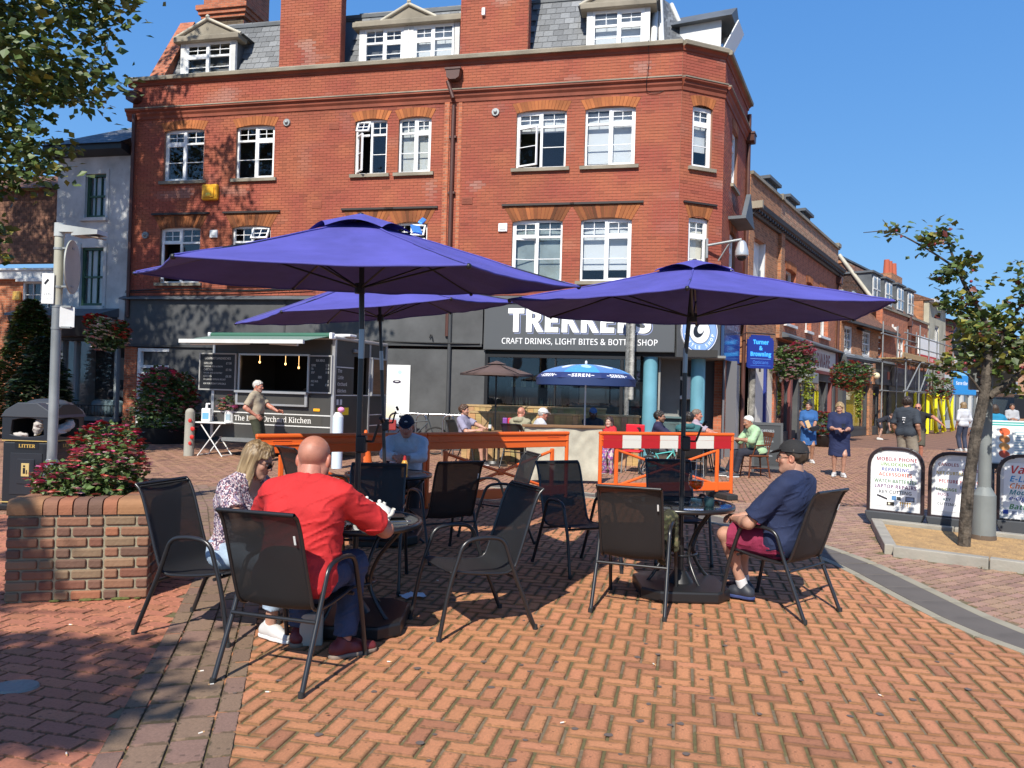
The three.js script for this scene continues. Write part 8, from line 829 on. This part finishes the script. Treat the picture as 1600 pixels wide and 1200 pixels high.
  const rc = thing('red_chair', 'small red plastic chair beside the child in red', 'chair', [2.55, 0, -16.0], -.4); P(rc, 'seat', mk([.6, .015, .03], .4), rbox(.4, .04, .4, 0, .45, 0, .02)); P(rc, 'backrest', mk([.6, .015, .03], .4), rbox(.4, .5, .04, 0, .75, -.18, .1)); for (const [x, z] of [[.17, .17], [-.17, .17], [.17, -.17], [-.17, -.17]]) P(rc, 'leg', M.galv, bar([x, .44, z], [x * 1.1, 0, z * 1.1], .013));
  // child's bicycle
  const k = thing('bicycle', 'small child bicycle with a pale wheel parked behind the striped barrier', 'bicycle', [2.72, 0, -15.1], .2); for (const x of [0, .62]) { const wl = sub(k, 'wheel'); P(wl, 'tyre', M.rubber, tor(.2, .022, x, .222, 0)); P(wl, 'rim', M.steel, tor(.178, .008, x, .222, 0)); P(wl, 'spoke', M.steel, Array.from({ length: 12 }, (_, i) => bar([x, .222, 0], [x + .175 * Math.cos(i * .5236), .222 + .175 * Math.sin(i * .5236), 0], .002, 4))); } P(k, 'frame', mk([.1, .45, .42], .35), [bar([0, .222, 0], [-.02, .3, .0], .01), bar([.62, .222, 0], [.5, .58, 0], .014), bar([.5, .5, 0], [.28, .25, 0], .014), bar([.28, .25, 0], [.14, .5, 0], .013), bar([.14, .46, 0], [.5, .52, 0], .013), bar([0, .222, 0], [.14, .42, 0], .01), bar([0, .222, 0], [.28, .25, 0], .01)]); P(k, 'saddle', M.black, rbox(.2, .05, .1, .11, .54, 0, .02)); P(k, 'handlebar', M.steel, [bar([.5, .58, 0], [.49, .66, 0], .012), bar([.47, .68, -.2], [.47, .68, .2], .011)]); P(k, 'stand', M.iron, bar([.2, .2, .03], [.12, 0, .14], .008)); P(k, 'basket', mk([.6, .6, .62], .6), rbox(.16, .14, .2, .62, .58, 0, .02));
  const cn = thing('traffic_cone', 'orange traffic cone half hidden behind the left barrier', 'traffic cone', [-3.05, 0, -16.2]); P(cn, 'cone', orange, lathe([[.0, .72], [.03, .72], [.15, .04], [.14, .04], [.02, .7]], 20)); P(cn, 'base', M.rubber, rbox(.42, .04, .42, 0, .02, 0, .01)); P(cn, 'band', whiteR, lathe([[.075, .46], [.105, .3], [.108, .3], [.078, .46], [.075, .46]], 20));
  const ra = thing('bicycle_rack', 'steel tube bicycle rack against the grey wall behind the barrier', 'bicycle rack', [-2.55, 0, -19.2], -.1); for (let i = 0; i < 3; i++) P(ra, 'hoop', M.steel, pipe([[i * .7 - .5, 0, i * .1], [i * .7 - .5, 1.0, i * .1], [i * .7 + .45, 1.0, i * .1], [i * .7 + .45, 0, i * .1]], .024, .18));
  const bk = thing('bicycle', 'dark bicycle locked to the steel rack by the grey wall', 'bicycle', [-2.9, 0, -18.9], .1); for (const x of [0, 1.05]) { const wl = sub(bk, 'wheel'); P(wl, 'tyre', M.rubber, tor(.33, .02, x, .35, 0)); P(wl, 'spoke', M.steel, Array.from({ length: 14 }, (_, i) => bar([x, .35, 0], [x + .32 * Math.cos(i * .449), .35 + .32 * Math.sin(i * .449), 0], .002, 4))); } P(bk, 'frame', mk([.04, .05, .06], .35), [bar([0, .35, 0], [.38, .33, 0], .012), bar([.38, .33, 0], [.28, .85, 0], .016), bar([.38, .33, 0], [.85, .78, 0], .018), bar([.3, .78, 0], [.85, .84, 0], .016), bar([0, .35, 0], [.3, .78, 0], .011), bar([1.05, .35, 0], [.85, .9, 0], .014)]); P(bk, 'saddle', M.black, rbox(.26, .06, .14, .27, .93, 0, .025)); P(bk, 'handlebar', M.black, [bar([.85, .9, 0], [.86, 1.0, 0], .014), bar([.86, 1.02, -.3], [.86, 1.02, .3], .013)]); P(bk, 'pannier', mk([.3, .03, .03], .7), rbox(.28, .26, .16, -.05, .72, .12, .03));
  // parasols at the bar
  { const t = thing('parasol', 'small square brown parasol in front of the bar window, left', 'parasol', [-.35, 0, -17.0], .3); const m = mk([.13, .085, .075], .8, { side: THREE.DoubleSide, map: T.cloth }); P(t, 'canopy', m, at(new THREE.CylinderGeometry(.03, .82, .24, 4, 6, true), 0, 2.12, 0, 0, PI / 4 + .35, 0)); P(t, 'vent_flap', m, at(new THREE.CylinderGeometry(.02, .22, .07, 4, 1, true), 0, 2.25, 0, 0, PI / 4 + .35, 0)); P(t, 'valance', m, at(new THREE.CylinderGeometry(.82, .82, .05, 4, 1, true), 0, 1.98, 0, 0, PI / 4 + .35, 0)); P(t, 'pole', M.black, cyl(.02, .02, 2.26, 0, 1.13, 0, 10)); P(t, 'rib', M.black, [0, 1, 2, 3].map((i) => { const a = i * PI / 2 + .35 + PI / 2; return bar([0, 2.22, 0], [.8 * Math.sin(a), 2.0, .8 * Math.cos(a)], .01, 5); })); P(t, 'base', M.black, cyl(.3, .26, .09, 0, .045, 0, 20));
    const u = thing('parasol', 'round blue and white brewery parasol on a white pole before the bar', 'parasol', [1.62, 0, -16.9], .2), n = 8, R = 1.12, cols = [[.02, .035, .12], [.02, .22, .55], [.02, .035, .12], [.45, .6, .75]]; for (let i = 0; i < n; i++) { const a = i * PI / 4, b = a + PI / 4, mm = mk(cols[i % 4 === 3 ? 1 : i % 2 ? 1 : 0], .6, { side: THREE.DoubleSide, transmission: .15, thickness: 0 }), pos = [], uv = [], ix = []; for (let r = 0; r <= 8; r++) for (let s = 0; s <= 6; s++) { const f = r / 8, v = lerp(a, b, s / 6), q = R * Math.sin(f * 1.35) / Math.sin(1.35) * (1 - .03 * f * 4 * (s / 6) * (1 - s / 6)); pos.push(q * Math.sin(v), 2.26 - .32 * (1 - Math.cos(f * 1.35)) / (1 - Math.cos(1.35)), q * Math.cos(v)); uv.push(s / 6, 1 - f); } for (let r = 0; r < 8; r++) for (let s = 0; s < 6; s++) { const q = r * 7 + s; ix.push(q, q + 7, q + 1, q + 1, q + 7, q + 8); } const g = new THREE.BufferGeometry(); g.setAttribute('position', new THREE.Float32BufferAttribute(pos, 3)); g.setAttribute('uv', new THREE.Float32BufferAttribute(uv, 2)); g.setIndex(ix); g.computeVertexNormals();
      const pr = print(1, 1, 256, 256, (c, w, h) => { c.fillStyle = i % 2 ? '#3f9ae0' : '#4a7fbe'; c.fillRect(0, 0, w, h); c.fillStyle = i % 2 ? '#a9d4f6' : '#d9e8f6'; c.beginPath(); c.ellipse(150, 90, 70, 38, .4, 0, 7); c.fill(); c.fillStyle = '#1c2f66'; c.fillRect(0, 196, w, 60); c.fillStyle = '#fff'; c.font = 'bold 44px sans-serif'; c.fillText('~SIREN~', w / 2, 228, 190); }); mm.map = pr.mat.map; mm.color.setRGB(1, 1, 1); P(u, 'canopy_panel', mm, g, true); P(u, 'valance', mk([.025, .05, .15], .6, { side: THREE.DoubleSide }), at(new THREE.CylinderGeometry(R * .985, R * .97, .16, 6, 1, true, a, PI / 4), 0, 1.87, 0)); } P(u, 'pole', M.white, [cyl(.018, .018, 2.26, 0, 1.13, 0, 10), sph(.03, 0, 2.29, 0, 1, 1.8, 1)]); P(u, 'base', M.black, cyl(.3, .26, .1, 0, .05, 0, 20)); }
  // wooden chair and chalkboard
  const c = thing('wooden_chair', 'brown wooden spindle back chair under the man in the green jumper', 'chair', [5.02, 0, -15.75], dirY(-.98, .12)); P(c, 'seat', M.chairwood, rbox(.42, .04, .42, 0, .45, 0, .02)); for (const [x, z] of [[.17, .17], [-.17, .17], [.17, -.18], [-.17, -.18]]) P(c, 'leg', M.chairwood, bar([x, .44, z], [x * 1.25, 0, z * 1.3], .02, 8, .014)); PS(c, 'stretcher', M.chairwood, [bar([.19, .2, .2], [.19, .2, -.21], .011), bar([-.19, .2, .2], [-.19, .2, -.21], .011), bar([-.19, .2, 0], [.19, .2, 0], .011)]); for (let i = 0; i < 5; i++) P(c, 'spindle', M.chairwood, bar([-.16 + i * .08, .46, -.19], [-.19 + i * .095, .86, -.27], .011)); P(c, 'top_rail', M.chairwood, rbox(.46, .1, .03, 0, .88, -.275, .015, -.2)); PS(c, 'arm', M.chairwood, [bar([.2, .68, -.22], [.24, .66, .1], .016), bar([.24, .66, .1], [.19, .45, .14], .012), bar([-.2, .68, -.22], [-.24, .66, .1], .016), bar([-.24, .66, .1], [-.19, .45, .14], .012)]);
  const cb = thing('chalkboard', 'black A frame chalkboard standing behind the wooden chair', 'chalkboard', [5.62, 0, -16.8], -.3); const ct = print(.5, .82, 200, 328, (g, w, h) => { g.fillStyle = '#26292c'; g.fillRect(0, 0, w, h); g.fillStyle = '#aeb4b6'; g.font = '30px serif'; g.fillText('DRINKS', w / 2, 34); g.font = '22px serif'; ['2 for 1', 'Ales £4', 'Lagers', 'Gin £6', 'from 3pm', '~'].forEach((s, i) => g.fillText(s, w / 2 + (i % 2 ? 12 : -8), 84 + i * 42)); }); const bd = sub(cb, 'board'); bd.rotation.x = -.14; P(bd, 'panel', mk([.03, .033, .036], .7), bx(-.27, .27, .14, 1.04, -.012, .004)); P(bd, 'frame', M.greydark, [bx(-.32, -.27, 0, 1.1, -.02, .016), bx(.27, .32, 0, 1.1, -.02, .016), bx(-.27, .27, 1.04, 1.1, -.02, .016), bx(-.27, .27, .08, .14, -.02, .016)]); P(bd, 'chalk_text', ct.mat, at(ct.geo, 0, .59, .008), true); PS(cb, 'rear_leg', M.greydark, [bar([-.3, 1.08, -.15], [-.3, 0, -.52], .02), bar([.3, 1.08, -.15], [.3, 0, -.52], .02)]);
}
// ---------- pavement signs on the right ----------
function swingSign(label, pos, ry, w, h, draw, rot = 0) {
  const t = thing('pavement_sign', label, 'sign', pos, ry), s = (x0, x1, y0, y1, r) => { const q = new THREE.Shape(); q.moveTo(x0, y0); q.lineTo(x1, y0); q.lineTo(x1, y1 - r); q.quadraticCurveTo(x1, y1, x1 - r, y1); q.lineTo(x0 + r, y1); q.quadraticCurveTo(x0, y1, x0, y1 - r); q.closePath(); return q; };
  const fr = s(-w / 2, w / 2, .14, h, .27), ho = s(-w / 2 + .026, w / 2 - .026, .19, h - .026, .245); fr.holes.push(ho); P(t, 'frame', mk([.03, .018, .02], .35), new THREE.ExtrudeGeometry(fr, { depth: .035, bevelEnabled: true, bevelSize: .008, bevelThickness: .008, bevelSegments: 2, curveSegments: 10 }).translate(0, 0, -.018)); P(t, 'panel', mk([.7, .7, .7], .35), new THREE.ExtrudeGeometry(s(-w / 2 + .026, w / 2 - .026, .19, h - .026, .245), { depth: .012, bevelEnabled: false, curveSegments: 10 }).translate(0, 0, -.008));
  const p = print(w - .14, h - .36, 640, Math.round(640 * (h - .36) / (w - .13)), (g, W, H) => { g.fillStyle = '#f4f4f4'; g.fillRect(0, 0, W, H); draw(g, W, H); }); P(t, 'print', p.mat, at(p.geo, 0, .2 + (h - .25) / 2 - .0, .008), true); P(t, 'base', mk([.05, .054, .06], .6), new THREE.ExtrudeGeometry((() => { const q = new THREE.Shape(); q.moveTo(-w / 2, .17); q.lineTo(w / 2, .17); q.quadraticCurveTo(w / 2 - .02, .02, w / 2 - .16, 0); q.lineTo(-w / 2 + .16, 0); q.quadraticCurveTo(-w / 2 + .02, .02, -w / 2, .17); return q; })(), { depth: .2, bevelEnabled: true, bevelSize: .01, bevelThickness: .01, bevelSegments: 1 }).translate(0, 0, -.1)); PS(t, 'clip', M.iron, [rbox(.03, .05, .06, -w * .27, h - .03, 0, .006), rbox(.03, .05, .06, w * .27, h - .03, 0, .006)]); return t;
}
const lines = (g, W, L) => { for (const [s, x, y, z, c, f, mw] of L) { g.fillStyle = c; g.font = (f ?? 'bold ') + z + 'px sans-serif'; g.fillText(s, x * W, y, mw ?? W * .96); } };
swingSign('rounded pavement sign reading MOBILE PHONE UNLOCKING, leftmost of the row', [5.02, 0, -10.0], -.62, .66, 1.02, (g, W, H) => { lines(g, W, [['MOBILE PHONE', .52, 60, 80, '#8e1a30'], ['UNLOCKING', .5, 140, 76, '#5f9030'], ['REPAIRING', .5, 220, 76, '#2d3a8e'], ['ACCESSORIES', .5, 300, 76, '#c04a28'], ['WATCH BATTERIES', .5, 405, 78, '#2f6a3a'], ['LAPTOP REPAIRS', .5, 490, 78, '#5b1f5c'], ['KEY CUTTING', .5, 575, 76, '#444c50']]); g.fillStyle = '#2c2c33'; g.save(); g.translate(130, 665); g.rotate(.35); g.fillRect(-80, -18, 160, 30); g.restore(); g.fillStyle = '#5b87b4'; g.fillRect(270, 630, 70, 70); g.fillStyle = '#33383f'; g.fillRect(345, 640, 60, 56); g.fillRect(470, 630, 130, 76); g.fillStyle = '#8d9bb5'; g.fillRect(482, 640, 106, 52); g.fillStyle = '#3a342c'; g.fillRect(200, 730, 110, 60); g.fillStyle = '#e9e0c8'; g.fillRect(222, 742, 30, 30); g.fillStyle = '#c9a04e'; for (let i = 0; i < 5; i++) { g.beginPath(); g.arc(400 + i * 34, 730, 14, 0, 7); g.fill(); g.fillRect(395 + i * 34, 740, 9, 50); } });
swingSign('rounded pavement sign reading CANDLES and GARDENING, second of the row behind the tree trunk', [5.62, 0, -9.6], -.66, .68, 1.0, (g, W, H) => lines(g, W, [['CANDLES', .27, 60, 62, '#8e3a44'], ['GARDENING', .76, 130, 58, '#7c2b5c', 'bold ', 270], ['NET CURTAINS', .36, 185, 62, '#c2a84a'], ['PICTURE FRAMES', .48, 305, 64, '#a8323c'], ['BATTERIES', .72, 385, 60, '#5f7ac0', 'bold ', 270], ['LUGGAGE', .24, 425, 60, '#7f9a4c'], ['RUGS', .17, 500, 58, '#6c2f5c'], ['LARGE', .76, 505, 58, '#3d4a8e'], ['KEY', .25, 570, 58, '#2f5a5c'], ['PLASTIC', .78, 570, 58, '#5a4a8e'], ['CUTTING', .25, 640, 58, '#5d6668'], ['RANGE', .76, 640, 58, '#5a4a8e']]));
swingSign('pavement sign advertising vape and e-liquids with bottles, right of the lamp post', [6.45, 0, -9.5], -.5, .72, 1.0, (g, W, H) => { g.textAlign = 'left'; const q = (s, y, z, c) => { g.font = 'italic bold ' + z + 'px sans-serif'; g.fillStyle = c; g.fillText(s, 60, y, 560); }; q('Vape', 90, 150, '#cf2f33'); q('E-Liquids', 215, 110, '#2f8fd0'); q('Chargers', 310, 100, '#e07a3c'); q('Mods', 395, 90, '#1f7f8c'); q('e-cigarettes', 475, 84, '#2b3f9c'); q('Batteries', 590, 96, '#3f8f4c'); g.fillStyle = '#2b4fb0'; g.fillRect(0, 640, 60, 220); g.fillStyle = '#8a93a8'; g.fillRect(100, 650, 60, 210); g.fillStyle = '#d9503c'; g.fillRect(200, 720, 110, 140); g.fillStyle = '#9aa0a4'; g.fillRect(370, 720, 90, 140); g.fillStyle = '#222'; g.fillRect(240, 680, 36, 40); g.fillRect(398, 680, 32, 40); g.textAlign = 'center'; });
{ const t = thing('menu_stand', 'white and teal menu board with food pictures, at the right edge', 'sign', [6.98, 0, -10.6], -.3), p = print(.62, .56, 310, 280, (g, w, h) => { g.fillStyle = '#f2efe6'; g.fillRect(0, 0, w, h); g.fillStyle = '#4fa8a0'; g.fillRect(0, 0, w, 26); g.fillStyle = '#e8f4f2'; g.fillRect(0, 10, w, 5); const c = ['#e0673c', '#d98a4c', '#e6a05a', '#c8553c']; for (let i = 0; i < 4; i++) { g.fillStyle = c[i]; g.beginPath(); g.ellipse(80, 66 + i * 52, 34, 26, .3, 0, 7); g.fill(); } g.fillStyle = '#8fb0b8'; for (let i = 0; i < 12; i++) g.fillRect(140, 48 + i * 18, 150, 6); g.fillStyle = '#333'; g.fillRect(60, 262, 50, 12); }); P(t, 'board', M.white, rbox(.66, .6, .03, 0, 1.1, 0, .01)); P(t, 'print', p.mat, at(p.geo, 0, 1.1, .018), true); P(t, 'frame', M.black, [bx(-.36, .36, .74, .8, -.04, .04), bar([-.28, .76, 0], [-.32, 0, .2], .02), bar([.28, .76, 0], [.32, 0, .2], .02), bar([0, .76, -.03], [0, 0, -.3], .02)]); }
// ---------- camera on the corner, litter on the ground ----------
{ const t = thing('surveillance_camera', 'silver dome surveillance camera on a bracket from the brick corner', 'camera', [5.72, 5.35, -19.4]); P(t, 'dome', mk([.55, .56, .56], .35, { metalness: .5 }), [lathe([[0, .26], [.05, .25], [.1, .2], [.16, 0], [.17, -.12], [.15, -.16], [0, -.16]], 24)]); P(t, 'lens_dome', M.black, sph(.12, 0, -.17, 0, 1, .8, 1)); P(t, 'bracket', M.galv, [bar([-.02, .28, 0], [-.85, .12, -.1], .035), bar([-.3, .2, -.05], [-.55, -.25, -.15], .018), rbox(.06, .5, .14, -.86, .05, -.15, .01)]);
  const nap = thing('paper_napkin', 'crumpled white napkin on the paving under the teapot table', 'napkin', [-.72, .004, -5.95], .4), g = new THREE.PlaneGeometry(.19, .13, 12, 10); g.rotateX(-PI / 2); const p = g.attributes.position; for (let i = 0; i < p.count; i++) p.setY(i, .012 + .012 * n3(p.getX(i) * 30, p.getZ(i) * 30, 3)); g.computeVertexNormals(); P(nap, 'paper', mk([.7, .72, .75], .8, { side: THREE.DoubleSide }), g);
  const d = thing('drain_cover', 'small worn oval metal cover set in the red bricks, bottom left', 'drain cover', [-2.53, .002, -4.0], .1); P(d, 'plate', bumpy([.3, .3, .28], .6, .004, T.grime), at(new THREE.CylinderGeometry(.11, .115, .012, 24), 0, .001, 0, 0, 0, 0, [1, 1, .75]));
  const stand = thing('parasol_weight', 'small pale box and stand under the table by the man in red', 'box', [-.95, 0, -4.95], .2); P(stand, 'box', mk([.4, .38, .33], .7), rbox(.14, .2, .1, -.28, .1, .1, .01)); 
  seed(95); const q = thing('cigarette_butt', 'small pale cigarette butt lying on the paving', 'cigarette butt', [-1.55, .0055, -4.1], .5, 'cigarette butts scattered on the paving'); P(q, 'paper', mk([.75, .7, .62], .8), cyl(.0036, .0036, .02, 0, 0, 0, 7, 0, 0, PI / 2)); P(q, 'filter', mk([.6, .35, .15], .8), cyl(.0037, .0037, .009, -.0145, 0, 0, 7, 0, 0, PI / 2));
  for (let i = 0; i < 22; i++) { const z = -rr(3.2, 6.5), x = i < 16 ? xL(z) + rr(-.9, .9) : rr(-1, 3); copy(q, q.userData.label, [x, .0055, z], rr(0, 6)); }
  const L = []; for (let i = 0; i < 150; i++) { const k = rr(.6, 1.2), z = -rr(3.4, 12), x = i < 70 ? rr(4.2, 6) : rr(-4.5, 4); L.push({ p: [x, .012, i < 70 ? -8.0 + (x - 4.1) * .7 + rr(-.05, .25) : z], s: rr(.008, .02), rx: rr(-.3, .3), rz: rr(-.3, .3), c: [.22 * k, .13 * k, .05 * k] }); } const fl = P(null, 'fallen_leaves', M.leaf, leaves(L), true); tag(fl, 'tiny dry leaves and crumbs scattered over the paving', 'fallen leaves'); fl.userData.kind = 'stuff';
}
renderer.render(scene, camera);
